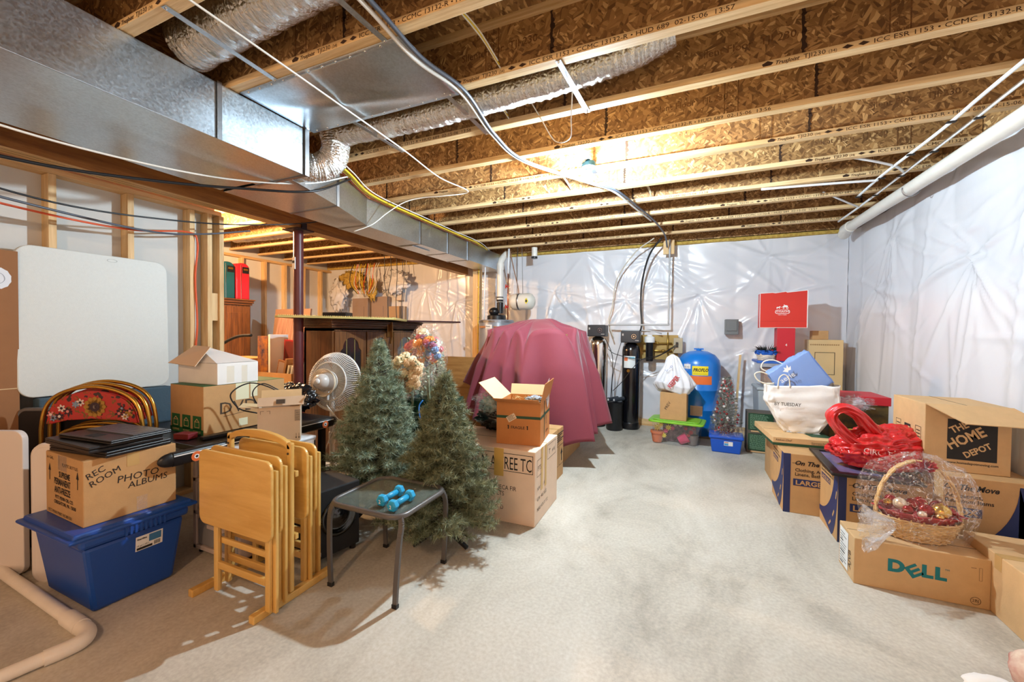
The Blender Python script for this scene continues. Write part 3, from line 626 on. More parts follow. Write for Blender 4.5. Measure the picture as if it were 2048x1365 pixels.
# ================================================================= CARTONS
def carton(name, label, cat, loc, size, rz=0.0, m=None, group=None, flaps=(), tape=True, closed=True, inner=None):
    """origin at the front left bottom corner. flaps: (side, angle, depth) hinged on the top edge"""
    m = m or CARD
    sx, sy, sz = size; t = thing(name, label, cat, loc, rz, group)
    mb = MB(); w = .004
    if closed:
        nu = 10
        mb.box(0, sx, 0, sy, 0, sz); mb.build('box_body', m, t, bevel=.004)
        mb = MB(); mb.box(sx*.0+.002, sx-.002, sy/2-.0015, sy/2+.0015, sz-.001, sz+.001); mb.build('lid_seam', INKB, t)
        if tape:
            mb = MB(); mb.box(-.001, sx+.001, sy/2-.025, sy/2+.025, sz+.0005, sz+.0016); mb.box(sx, sx+.0012, sy/2-.025, sy/2+.025, sz-.07, sz+.0016); mb.box(-.0012, 0, sy/2-.025, sy/2+.025, sz-.07, sz+.0016)
            mb.build('tape', TAPE, t)
    else:
        mb.box(0, sx, 0, w, 0, sz); mb.box(0, sx, sy-w, sy, 0, sz); mb.box(0, w, w, sy-w, 0, sz); mb.box(sx-w, sx, w, sy-w, 0, sz); mb.box(w, sx-w, w, sy-w, 0, w)
        mb.build('box_body', m, t)
    for f in flaps:
        side, ang, d = f[:3]; mb = MB(); mb.mats = [m, CARDIN]
        L = {'-y': sx, '+y': sx, '-x': sy, '+x': sy}[side]
        mb.cur = 1; mb.add([(0, 0, .002), (L, 0, .002), (L, d, .002), (0, d, .002)], [(0, 1, 2, 3)])
        mb.cur = 0; mb.add([(0, 0, -.002), (L, 0, -.002), (L, d, -.002), (0, d, -.002), (0, 0, .002), (L, 0, .002), (L, d, .002), (0, d, .002)], [(3, 2, 1, 0), (0, 1, 5, 4), (1, 2, 6, 5), (2, 3, 7, 6), (3, 0, 4, 7)])
        o = mb.build('flap', None, t)
        # flap local: x along hinge, y away from hinge (outward); ang = raise above horizontal-outward
        base = {'-y': (Vector((sx, 0, sz)), pi), '+y': (Vector((0, sy, sz)), 0), '-x': (Vector((0, 0, sz)), pi/2), '+x': (Vector((sx, sy, sz)), -pi/2)}[side]
        o.matrix_local = Matrix.Translation(base[0]) @ Matrix.Rotation(base[1], 4, 'Z') @ Matrix.Rotation(ang, 4, 'X')
    return t
def art(parent, name='printed_lettering', m=None): return MB()

# --- blue tote under the anti-freeze box
BLUE = mat('blue_tote_plastic', rgb(22, 74, 160), .35, spec=.5)
t = thing('storage_tote', 'large blue plastic storage tote with lid under the photo albums box', 'tote', (-2.82, 1.115, 0))
mb = MB(); mb.frus((.235, .165), (.262, .205), 0, .33); mb.frus((.275, .222), (.277, .224), .33, .385)
mb.build('tub', BLUE, t, bevel=.018)
mb = MB(); mb.frus((.268, .245), (.262, .238), .385, .412); mb.box(-.285, .285, -.262, .262, .376, .394); mb.build('lid', BLUE, t, bevel=.008)
mb = MB()
for i in range(9): mb.box(.276, .280, -.06+i*.020, -.05+i*.020, .335, .378)
mb.build('rim_rib', BLUE, t)
mb = MB(); mb.prism(rect(0, 0, .115, .075), 0, .001, Matrix.Translation((.2535, -.01, .225)) @ Matrix.Rotation(pi/2, 4, 'Z') @ Matrix.Rotation(pi/2+.082, 4, 'X')); L_ = mb.build('paper_label', WHITE, t)
mb = MB(); Ml = Matrix.Translation((.2555, -.01, .225)) @ Matrix.Rotation(pi/2, 4, 'Z') @ Matrix.Rotation(pi/2+.082, 4, 'X')
mb.flat(rect(.055, .032, .108, .07), Ml); mb.build('label_picture', mat('label_blue', rgb(60, 120, 170), .5), L_)
mb = MB(); mb.flat(rect(.004, .004, .07, .016), Ml); text(mb, '18 gal | 68 L', Ml @ Matrix.Translation((.005, .022, 0)), .011); text(mb, 'Sterilite', Ml @ Matrix.Translation((.005, .056, 0)), .013, bold=.03)
for i in range(7): mb.flat(rect(.078+i*.004, .006, .080+i*.004, .026), Ml)
mb.build('label_print', INK, L_)

# --- anti-freeze box
t = carton('cardboard_box', 'brown photo albums box with handwriting standing on the blue tote', 'box', (-3.045, .945, .4125), (.425, .375, .318), -.03)
mb = MB(); M = face('-x', (0, .36, 0)); 
ML = face('-y', (0, 0, 0))
text(mb, 'SUPREME', ML @ Matrix.Translation((.16, .205, 0)), .042, sx=.75, bold=.02); text(mb, 'PERMANENT', ML @ Matrix.Translation((.105, .165, 0)), .046, sx=.72, bold=.02); text(mb, 'ANTI-FREEZE', ML @ Matrix.Translation((.105, .122, 0)), .046, sx=.68, bold=.02)
text(mb, 'PITT PENN OIL CO.', ML @ Matrix.Translation((.115, .092, 0)), .024, bold=.02); text(mb, 'CREIGHTON, PA. 15030', ML @ Matrix.Translation((.10, .066, 0)), .024, bold=.02)
text(mb, '6-1 GAL.', ML @ Matrix.Translation((.02, .285, 0)), .022); text(mb, 'PLASTIC BOTTLES', ML @ Matrix.Translation((.20, .265, 0)), .022); text(mb, 'PITT-PENN PART NO.801501', ML @ Matrix.Translation((.03, .012, 0)), .022)
for x in (.05, .37): mb.flat(rect(x-.003, .175, x+.003, .24), ML); mb.flat([(x-.014, .225), (x+.014, .225), (x, .262)], ML)
mb.build('printed_lettering', INK, t)
mb = MB(); MR = face('+x', (.425, 0, 0))
text(mb, 'REC', MR @ Matrix.Translation((.018, .225, 0)) @ Matrix.Rotation(.45, 4, 'Z'), .042, shear=.1); text(mb, 'ROOM', MR @ Matrix.Translation((.03, .185, 0)) @ Matrix.Rotation(.45, 4, 'Z'), .042, shear=.1)
text(mb, 'PHOTO', MR @ Matrix.Translation((.125, .175, 0)), .050, sx=1.0, shear=.1); text(mb, 'ALBUMS', MR @ Matrix.Translation((.165, .135, 0)) @ Matrix.Rotation(.03, 4, 'Z'), .046, shear=.1)
mb.build('handwriting', INK, t)
mb = MB(); mb.box(.4255, .4265, .20, .245, .01, .08); mb.box(.15, .25, -.0012, 0, .24, .318); mb.build('clear_tape', CLEARTAPE, t)
# --- laptops and keyboard on the box
def laptop(label, loc, rz, sx, sy, keys, h=.03, tilt=0):
    t = thing('laptop', label, 'laptop', loc, 0, None, (tilt, 0, rz))
    mb = MB(); mb.box(-sx/2, sx/2, -sy/2, sy/2, 0, h*.55); mb.build('base', BLACK, t, bevel=.004)
    mb = MB(); mb.box(-sx/2, sx/2, -sy/2, sy/2, h*.58, h); mb.build('screen_lid', BLACK, t, bevel=.004)
    if keys:
        mb = MB(); n = 16
        for r in range(6):
            for c in range(n): mb.box(-sx*.46+c*sx*.92/n+.001, -sx*.46+(c+1)*sx*.92/n-.001, -sy*.12+r*sy*.09+.001, -sy*.12+(r+1)*sy*.09-.001, h, h+.005)
        mb.build('keyboard', mat('dark_keys', rgb(84, 84, 88), .35), t)
        mb = MB(); mb.box(-.04, .04, -sy*.42, -sy*.22, h, h+.001); mb.build('touch_pad', BLACKM, t)
    return t
laptop('black closed laptop at the bottom of the pile on the photo albums box', (-2.82, 1.12, .732), .12, .44, .29, False)
laptop('black laptop, middle of the pile on the photo albums box', (-2.84, 1.10, .763), .0, .46, .30, False)
laptop('black laptop keyboard with open keys on top of the pile', (-2.80, 1.13, .795), .10, .42, .27, True, .02)

# --- black game table with target emblems
GT = .69
t = thing('game_table', 'long black table top with white stripe and two orange target emblems', 'table', (-2.588, 1.27, GT))
mb = MB(); mb.box(-.90, -.016, .13, 1.09, -.034, -.002); mb.build('table_top', BLACK, t, bevel=.004)
mb = MB(); mb.prism(rrect(-.016, -.078, .035, .0, .02, 5), 0, 1.08, Matrix(((1, 0, 0, 0), (0, 0, 1, 0), (0, 1, 0, 0), (0, 0, 0, 1)))); 
def rail_end(u, v):
    a = pi/2*u; return (-.012+.047*cos(pi*(v-.5)*.999)*cos(a)-.0, -.10*sin(a), -.037+.037*sin(pi*(v-.5)))
mb.ball((.0095, 0, -.039), .0255, 16, 12, (1, 2.6, 1.53)); mb.ball((.0095, 1.08, -.039), .0255, 16, 12, (1, 2.0, 1.53)); mb.build('side_rail', BLACK, t, smooth=True, auto=40)
mb = MB(); mb.box(.028, .0365, .0, 1.08, -.022, -.016); mb.build('white_stripe', WHITE, t)
for y in (.11, 1.0):
    Mr = face('+x', (.036, y, -.045)); mb = MB(); mb.use(mat('emblem_orange', rgb(226, 112, 60), .4)); mb.flat(circ(0, 0, .028), Mr)
    M2 = face('+x', (.0365, y, -.045)); mb.use(WHITE); mb.flat(circ(0, 0, .013, 16), M2); M2 = face('+x', (.037, y, -.045)); mb.use(BLACK); mb.flat(circ(0, 0, .007, 12), M2); mb.build('emblem', None, t)
for x, y in ((-.86, .17), (-.86, 1.05), (-.06, 1.05), (-.55, .17)):
    mb = MB(); mb.box(x-.02, x+.02, y-.02, y+.02, -GT, -.034); mb.build('leg', BLACK, t)
for i, (x, y, z, s, r) in enumerate(((-3.12, 1.68, .0, (.30, .02, .012), 1.0), (-2.70, 1.60, .012, (.22, .022, .014), 1.45), (-3.02, 1.56, .0, (.28, .035, .012), 1.1))):
    mb = MB(); mb.box(-s[0]/2, s[0]/2, -s[1], s[1], 0, .02); o = mb.build('remote_control', BLACK, loc=(x, y, GT+.001+z*0), rot=(0, 0, r), bevel=.004) if i == 1 else None
    if o: tag(o, 'long black remote control lying on the black table before the green-banded box', 'remote control')
mb = MB(); mb.box(-.05, .05, -.035, .035, 0, .035); o = mb.build('red_box', mat('maroon_card', rgb(120, 30, 36), .5), loc=(-2.84, 1.475, GT+.001), rot=(0, 0, .3), bevel=.003); tag(o, 'small dark red box lying on the near end of the black table', 'box')
# --- DVD box with green band
GREEN = mat('moving_green_ink', rgb(30, 96, 48), .6)
t = carton('cardboard_box', 'tall brown DVD box with green icon band standing on the black table', 'box', (-3.165, 1.555, GT+.001), (.36, .56, .312), 0, CARD, tape=False)
M = face('-y', (0, 0, 0)); mb = MB(); mb.flat(rect(0, .0, .36, .035), M)
for i in range(3):
    x0 = .02+i*.115; mb.flat(rect(x0, .03, x0+.09, .12), M)
mb.box(.0, .36, .0, .56, .3125, .3135)
mb.build('green_band', GREEN, t)
mb = MB(); M2 = face('-y', (0, 0, 0), .002)
for i, s in enumerate(('SHIPPING', 'MOVING', 'STORAGE')):
    x0 = .02+i*.115; text(mb, s, M2 @ Matrix.Translation((x0+.045, .012, 0)), .018, align='CENTER')
    frame2d(mb, M2, x0+.02, .045, x0+.07, .085, .004); mb.flat([(x0+.02, .085), (x0+.045, .105), (x0+.07, .085), (x0+.065, .083), (x0+.045, .098), (x0+.025, .083)], M2)
mb.build('icon_print', CARDL, t)
mb = MB(); M = face('+x', (.36, 0, 0)); text(mb, 'DVD', M @ Matrix.Translation((.10, .12, 0)), .11, sx=1.1, res=2); mb.flat([(.12, .10), (.30, .115), (.30, .117), (.12, .103)], M); mb.build('handwriting', INKB, t)
mb = MB(); mb.flat(rect(.43, .20, .53, .225), M); mb.flat(rect(.43, .165, .53, .19), M); mb.build('green_bar', GREEN, t)
mb = MB(); mb.box(.3605, .3615, .20, .29, .20, .312); mb.box(.3605, .3615, .30, .35, .21, .312); mb.box(.3605, .3615, .22, .28, .02, .07); mb.build('masking_tape', mat('masking_tape', rgb(224, 222, 190), .6), t)
# --- white shoe box on it
t = thing('shoe_box', 'small white cardboard box with raised lid on top of the DVD box', 'box', (-3.20, 1.62, GT+.315), .04)
WB = mat('white_card', rgb(232, 230, 226), .6, var=.03)
mb = MB(); mb.box(0, .40, 0, .28, 0, .14); mb.build('box_body', WB, t, bevel=.003)
mb = MB(); mb.prism([(-.004, .14), (.404, .14), (.28, .255), (.02, .17)], 0, .28, Matrix(((1, 0, 0, 0), (0, 0, 1, 0), (0, 1, 0, 0), (0, 0, 0, 1)))) if False else None
mb = MB(); mb.add([(0, 0, .14), (.40, 0, .14), (.40, .28, .14), (0, .28, .14), (0, .0, .145), (.40, 0, .235), (.41, .28, .15), (0, .28, .24)], [(4, 5, 6, 7), (0, 1, 5, 4), (1, 2, 6, 5), (2, 3, 7, 6), (3, 0, 4, 7)])
mb = MB(); mb.add([(0, .0, .142), (.395, 0, .142), (.395, .28, .142), (0, .28, .142), (.06, .10, .235), (.06, .16, .235)], [(0, 1, 4), (1, 2, 5, 4), (2, 3, 5), (3, 0, 4, 5), (0, 3, 2, 1)])
mb.build('lid', WB, t)
mb = MB(); mb.add([(-.02, -.05, .135), (.26, -.05, .12), (.24, .06, .245), (.04, .08, .25)], [(0, 1, 2, 3)]); mb.build('front_flap', mat('tan_card', rgb(216, 188, 158), .7), t, solid=.004, bevel=0)
mb = MB(); M = face('+x', (.40, 0, 0)); mb.flat(rect(.06, .01, .11, .12), M); mb.flat(rect(.16, .0, .20, .12), M); mb.build('clear_tape', CLEARTAPE, t)

# --- plastic drawer cart
TAUPE = mat('taupe_plastic', rgb(206, 190, 182), .4); SMOKE = mat('smoky_drawer', rgb(150, 148, 150), .25, alpha=1)
t = thing('drawer_cart', 'pale plastic drawer cart beneath the grey shipping box', 'drawer cart', (-2.76, 1.47, .03))
mb = MB(); 
for x in (0, .425): mb.box(x, x+.03, 0, .5, 0, .60)
for z in (0, .21, .41, .60): mb.box(0, .455, 0, .5, z, z+.025)
mb.box(0, .455, .485, .5, 0, .60); mb.build('cart_frame', TAUPE, t, bevel=.003)
for z in (.03, .24, .44): mb = MB(); mb.box(.035, .42, .008, .47, z, z+.155); d = mb.build('drawer', SMOKE, t, bevel=.004); mb = MB(); mb.box(.15, .30, -.008, .008, z+.12, z+.14); mb.build('handle', TAUPE, d)
mb = MB(); mb.box(-.005, .46, -.005, .505, .605, .628); mb.build('top', mat('white_plastic', rgb(222, 224, 228), .3), t, bevel=.01)
for x in (.03, .42):
    for y in (.03, .46): mb = MB(); mb.lathe([(.012, 0), (.014, .03)], 12, (x, y, -.03)); mb.build('caster', BLACK, t)
# --- grey shipping box with cables
SHIPC = mat('pale_shipping_card', rgb(196, 172, 146), .75, var=.04)
t = carton('cardboard_box', 'pale shipping box with raised flap and cables on the drawer cart', 'box', (-2.430, 1.650, .660), (.235, .16, .222), .84, SHIPC, closed=False, flaps=(('+y', 1.3, .09), ('-x', .12, .10), ('+x', 1.1, .06)))
mb = MB(); M = face('-y', (0, 0, 0))
for (a, b) in ((.015, .20), (.015, .06)):
    mb.flat(rect(a, b, a+.02, b+.002), M); mb.flat(rect(a, b-.018, a+.002, b), M)
for a in (.05,): 
    for b in (.20, .06): mb.flat(rect(a, b, a+.018, b+.002), M); mb.flat(rect(a+.016, b-.018, a+.018, b), M)
frame2d(mb, M, .205, .13, .235, .20, .002)
for i in range(9): mb.flat(rect(.209, .135+i*.007, .231, .138+i*.007), M)
for x in (.212, .228): mb.flat(rect(x-.001, .02, x+.001, .05), M); mb.flat([(x-.005, .026), (x+.005, .026), (x, .014)], M)
text(mb, 'BARCODE', M, .0001); mb.build('printed_lettering', INKB, t)
mb = MB(); M = face('-y', (0, .0, 0), .003); 
mb = MB(); mb.add([(-.001, -.002, .232), (.256, -.002, .232), (.256, .03, .285), (-.001, .03, .28)], [(0, 1, 2, 3)]); fl = mb.build('top_flap', SHIPC, t, solid=.003)
mb = MB(); mb.add([(.10, -.0045, .245), (.15, -.0045, .245), (.15, .011, .27), (.10, .011, .27)], [(0, 1, 2, 3)]); mb.build('recycling_mark', INKB, fl)
mb = MB(); mb.tube(smooth_path([(.2, .1, .20), (.14, .08, .30), (.0, .05, .36), (-.10, .0, .30), (-.06, .03, .2), (.03, .1, .15)], 8), .0045, 6); mb.tube(smooth_path([(.05, .15, .15), (.0, .12, .28), (.06, .12, .345), (.16, .14, .29), (.24, .16, .25)], 8), .004, 6)
tag(mb.build('coiled_cable', BLC, smooth=True, loc=(-2.58, 1.70, .66), rot=(0, 0, .84)), 'black cable coil springing out of the pale shipping box', 'cable')
# black bag behind
def blob(name, c, r, sc, m, label, cat, seed, amp=.25, freq=2.2, seg=40, rings=28, flat=None, crease=0.0, group=None):
    mb = MB(); mb.ball((0, 0, 0), 1.0, seg, rings)
    vs = []
    for v in mb.v:
        p = Vector(v); n = 1+amp*noise.fractal(p*freq+Vector((seed, seed*.7, 0)), 1.0, 2.0, 4)
        if crease: n -= crease*abs(noise.noise(p*freq*2.5+Vector((0, seed, 3))))*1.2
        q = Vector((p.x*sc[0], p.y*sc[1], p.z*sc[2]))*(r*n)
        if flat is not None and q.z < flat: q.z = flat+(q.z-flat)*.04
        vs.append(q)
    mb.v = vs; return tag(mb.build(name, m, smooth=True, loc=c), label, cat, group)
BAGB = mat('black_bag_film', rgb(16, 16, 20), .25, spec=.7)
blob('black_bag', (-2.98, 2.33, .81), .2, (1.2, .6, .62), BAGB, 'black plastic bag lying behind the DVD box beside the fan', 'bag', 4, .25, 2.5, flat=-.115, crease=.3)

# --- TV tray set
def tray(label, y, x0=-2.29, x1=-1.745, z0=.375, z1=.755, tilt=0):
    t = thing('tray_table', label, 'tray table', (0, y, 0), 0, 'folded wooden tray tables')
    Mx = Matrix(((1, 0, 0, 0), (0, 0, 1, 0), (0, 1, 0, 0), (0, 0, 0, 1)))
    mb = MB(); mb.prism(rrect(x0, z0, x1, z1, .045, 6), -.008, .008, Mx); mb.build('tray_top', MAPLE, t, bevel=.004)
    for x in (x0+.10, x1-.055):
        mb = MB(); mb.box(x-.016, x+.016, .012, .030, .03, .735); mb.build('leg', MAPLEV, t, bevel=.004)
        mb = MB(); mb.box(x-.016+(.02 if x > -2 else -.02), x+.016+(.02 if x > -2 else -.02), .031, .047, .02, .70); mb.build('leg', MAPLEV, t, bevel=.004)
    mb = MB(); mb.box(x0+.116, x1-.071, .012, .030, .15, .185); mb.build('crossbar', MAPLE, t, bevel=.003)
    mb = MB(); mb.box(x0+.10, x1-.05, .033, .046, .27, .30); mb.build('crossbar', MAPLE, t, bevel=.003)
    mb = MB()
    for z in (.715, .40): mb.ball((x1-.035, .014, z), .005, 8, 6)
    mb.build('screw', CHROME, t)
    return t
yt = [1.255, 1.325, 1.49, 1.56]
for i, y in enumerate(yt): tray(['front tray table of the folded honey wood set, its top facing the camera', 'second folded tray table, before the arched handle', 'third folded tray table, just behind the arched handle', 'rearmost folded tray table beside the black speaker'][i], y, *((-2.29, -1.745), (-2.32, -1.775), (-2.345, -1.80), (-2.365, -1.82))[i])
t = thing('tray_stand', 'honey wood rack with arched carrying handle holding the tray tables', 'tray stand', (-2.03, 1.40, 0))
for x in (-.27, .20): mb = MB(); mb.box(x-.019, x+.019, -.19, .26, .0, .038); mb.build('foot', MAPLE, t, bevel=.005)
for x in (-.27, .20): mb = MB(); mb.box(x-.017, x+.017, .0, .025, .038, .80); mb.build('upright', MAPLEV, t, bevel=.008)
for z in (.30, .62): mb = MB(); mb.box(-.29, .22, .026, .045, z, z+.03); mb.build('hook_bar', MAPLE, t, bevel=.003)
pts = []; 
for k in range(13): a = pi*k/12; pts.append((-.035-.252*cos(a), .765+.075*sin(a)))
for k in range(12, -1, -1): a = pi*k/12; pts.append((-.035-.218*cos(a), .765+.035*sin(a)))
mb = MB(); mb.prism(pts, .0, .026, Matrix(((1, 0, 0, 0), (0, 0, 1, 0), (0, 1, 0, 0), (0, 0, 0, 1)))); mb.build('handle', MAPLE, t, bevel=.004)
for x in (-.27, .20): mb = MB(); mb.ball((x, -.001, .745), .006, 8, 6); mb.build('screw', INKB, t)

# --- subwoofer
t = thing('subwoofer', 'black cube subwoofer speaker behind the tray tables', 'speaker', (-1.943, 1.645, .03), 1.37)
mb = MB(); mb.box(0, .30, 0, .34, 0, .40); mb.build('cabinet', BLACKM, t, bevel=.008)
GLB = mat('gloss_black', rgb(10, 10, 12), .08, spec=.8)
mb = MB(); mb.lathe([(.115, .0), (.118, .008), (.10, .012), (.09, -.0), (.04, .004), (.03, .012), (0, .014)], 28, M=Matrix.Translation((.16, 0, .22)) @ Matrix.Rotation(pi/2, 4, 'X'), cap=False); mb.build('driver_cone', GLB, t, smooth=True)
mb = MB(); mb.flat(rect(.02, .02, .045, .045), face('-y', (0, 0, 0))); mb.build('badge', WHITE, t)
for x in (.03, .27):
    for y in (.03, .31): mb = MB(); mb.lathe([(.018, 0), (.02, .03)], 12, (x, y, -.03)); mb.build('foot', BLACK, t)
# --- glass side table
FR = mat('bronze_grey_frame', rgb(98, 94, 92), .38, .3)
t = thing('side_table', 'small outdoor side table with pebbled glass top holding the dumbbells', 'side table', (-1.515, 1.79, 0))
TW, TD = .235, .215
mb = MB(); P = [Vector((x, y, .445)) for x, y in rrect(-TW, -TD, TW, TD, .075, 7)]; mb.tube(P, .014, 12, closed=True); mb.build('rim', FR, t, smooth=True)
mb = MB(); P2 = rrect(-TW+.008, -TD+.008, TW-.008, TD-.008, .07, 7); mb.prism(P2, .442, .448); mb.build('glass_top', mat('pebbled_glass', rgb(96, 108, 100), .12, bump=.7, bscale=160, alpha=.62, spec=.8), t)
for sx in (-1, 1):
    for sy in (-1, 1):
        mb = MB(); a = Vector((sx*(TW-.012), sy*(TD-.03), .44)); pts = smooth_path([a, (sx*(TW+.0), sy*(TD-.02), .40), (sx*(TW-.002), sy*(TD-.008), .33), (sx*(TW-.012), sy*(TD-.0), .15), (sx*(TW-.02), sy*(TD), .012)], 5)
        for i in range(len(pts)-1): mb.bar(pts[i], pts[i+1], .026, .014, (0, 1, 0))
        leg = mb.build('leg', FR, t); mb = MB(); mb.box(sx*(TW-.02)-.015, sx*(TW-.02)+.015, sy*TD-.01, sy*TD+.01, 0, .02); mb.build('foot_cap', BLACK, leg)
AQ = mat('aqua_vinyl', rgb(38, 158, 206), .4)
def dumbbell(label, loc, rz):
    t = thing('dumbbell', label, 'dumbbell', loc, rz, 'pair of two-pound dumbbells')
    My = Matrix.Rotation(pi/2, 4, 'X'); mb = MB()
    mb.lathe([(.0145, -.055), (.016, 0), (.0145, .055)], 16, (0, 0, 0), My); mb.build('grip', AQ, t, smooth=True)
    for s in (-1, 1):
        mb = MB(); z = s*.070; mb.lathe([(.021, z-.020), (.031, z-.013), (.031, z+.013), (.021, z+.020)], 6, (0, 0, 0), My); h = mb.build('hex_head', AQ, t, bevel=.003)
        mb = MB(); text(mb, '2', face('-y', (0, -.0905, -.010)), .026, align='CENTER', bold=.02) if s == 1 else None
        if mb.v: mb.build('number', WHITE, h)
    return t
d = dumbbell('left one of the two bright blue dumbbells on the glass table', (-1.455, 1.725, .480), .03)
dup(d, (-1.36, 1.695, .480), .03, 'right one of the two bright blue dumbbells, nearer the table edge')

# --- folding tables, cartons and chairs at the left
FT = mat('speckled_table_plastic', rgb(214, 218, 214), .45, var=.02, vscale=60, bump=.15, bscale=300)
FTW = mat('warm_white_plastic', rgb(224, 214, 206), .45)
Myz = Matrix(((0, 0, 1, 0), (1, 0, 0, 0), (0, 1, 0, 0), (0, 0, 0, 1)))     # prism xy -> (y,z), extrude x
t = thing('folding_table', 'large off-white folding table top leaning on the studs', 'table', (-3.755, 0, .93), 0, None, (0, radians(-1.5), 0))
mb = MB(); mb.prism(rrect(1.045, 0, 1.83, .955, .075, 8), -.02, .02, Myz); tp = mb.build('table_top', FT, t, bevel=.006)
mb = MB(); ring(mb, face('+x', (.0205, 1.50, .92)) @ Matrix.Scale(2.4, 4, (1, 0, 0)), 0, 0, .010, .012, 20); mb.build('moulded_mark', mat('mark_grey', rgb(176, 180, 176), .5), tp)
mb = MB(); mb.box(-3.79, -3.695, 1.12, 1.83, 0, .925); tag(mb.build('storage_crate', mat('slate_blue_fabric', rgb(64, 88, 104), .85, bump=.3, bscale=90), bevel=.01), 'slate blue padded block under the leaning folding table', 'crate')
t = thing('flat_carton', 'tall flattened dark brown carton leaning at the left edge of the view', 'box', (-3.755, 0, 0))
mb = MB(); mb.box(-.012, .012, .1, 1.055, 0, 1.83); mb.build('panel', mat('dark_brown_card', rgb(150, 104, 66), .8, var=.04), t)  # card in a darker brown than the other cartons
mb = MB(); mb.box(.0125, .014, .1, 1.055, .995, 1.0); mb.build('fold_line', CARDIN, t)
mb = MB(); M = face('+x', (.0125, .975, 1.66)); mb.use(mat('silver_sticker', rgb(226, 232, 240), .3)); mb.flat([(.052*cos(a)*(1+.05*(k % 2)), .062*sin(a)*(1+.05*(k % 2))) for k, a in enumerate([2*pi*i/24 for i in range(24)])], M)
M = face('+x', (.0135, .975, 1.66)); mb.use(mat('sticker_blue', rgb(40, 150, 220), .3)); mb.flat(circ(-.012, 0, .02, 16), M); M = face('+x', (.014, .975, 1.66)); mb.use(mat('sticker_grey', rgb(140, 150, 165), .3)); ring(mb, M, -.008, 0, .034, .036); mb.build('sticker', None, t)
def panel(name, label, P, rz, w, h, th, m, lean=0.0, grp=None, edge=None, z=.0):
    t = thing(name, label, 'table', (P[0], P[1], z), rz, grp); Mx = Matrix(((1, 0, 0, 0), (0, 0, 1, 0), (0, 1, 0, 0), (0, 0, 0, 1)))
    mb = MB(); mb.prism(rrect(0, 0, w, h, .05, 6), 0, th, Mx); mb.build('table_top', m, t, bevel=.004)
    if edge:
        mb = MB(); P_ = [Vector((x, th/2, y)) for x, y in rrect(0, 0, w, h, .05, 6)]; mb.tube(P_, th/2+.003, 8, closed=True); mb.build('edge_band', edge, t, smooth=True)
    return t
panel('folded_table', 'black folding table with silver edge standing upright behind the tote', (-3.75, 1.045), .50, .46, .86, .022, BLACK, edge=mat('grey_edge', rgb(130, 134, 140), .3, .6), z=.004)
panel('folded_table', 'pale rounded folding table at the very left, before the black one', (-3.66, .80), .42, .36, .80, .03, FTW, z=.0)
panel('folded_table', 'pale narrow folding table between the black table and the tote', (-3.20, .945), .50, .26, .73, .03, FTW, edge=FTW, z=.0)
GOLD = mat('brass_tube', rgb(196, 150, 66), .25, .9)
def floral():
    m, nt, out = _nm('red_floral_vinyl'); p = N(nt, 'ShaderNodeBsdfPrincipled', i_Roughness=.45); nt.links.new(p.outputs[0], out.inputs[0]); p.inputs['Base Color'].default_value = rgb(178, 46, 40)
    tc = N(nt, 'ShaderNodeTexCoord'); nz = N(nt, 'ShaderNodeTexNoise', i_Scale=22.0, i_Detail=2.0); nt.links.new(tc.outputs['Object'], nz.inputs['Vector'])
    cr = N(nt, 'ShaderNodeValToRGB'); cr.color_ramp.interpolation = 'CONSTANT'; nt.links.new(nz.outputs['Fac'], cr.inputs[0]); e = cr.color_ramp.elements
    e[0].color = rgb(56, 34, 36); e[1].position = .40; e[1].color = rgb(182, 44, 40); x = e.new(.58); x.color = rgb(120, 84, 32); x = e.new(.63); x.color = rgb(188, 52, 46)
    nt.links.new(cr.outputs[0], p.inputs['Base Color']); return m
FLOR = floral()
def petals(mb, M, cx, cy, r, n, m, m2, r2=.35, ph=0):
    mb.use(m)
    for k in range(n):
        a = 2*pi*k/n+ph; pts = []
        for j in range(8): b = 2*pi*j/8; pts.append((cx+cos(a)*r*.6+cos(b)*r*.42*cos(a)-sin(b)*r*.26*sin(a), cy+sin(a)*r*.6+cos(b)*r*.42*sin(a)+sin(b)*r*.26*cos(a)))
        mb.flat(pts, M)
    mb.use(m2); mb.flat(circ(cx, cy, r*r2, 10), M @ Matrix.Translation((0, 0, .0006)))
fc = [mat('flower_'+n_, c, .6) for n_, c in (('pale', rgb(224, 208, 204)), ('blue', rgb(128, 152, 180)), ('gold', rgb(168, 124, 44)), ('dark', rgb(52, 32, 44)), ('pink', rgb(214, 130, 128)))]
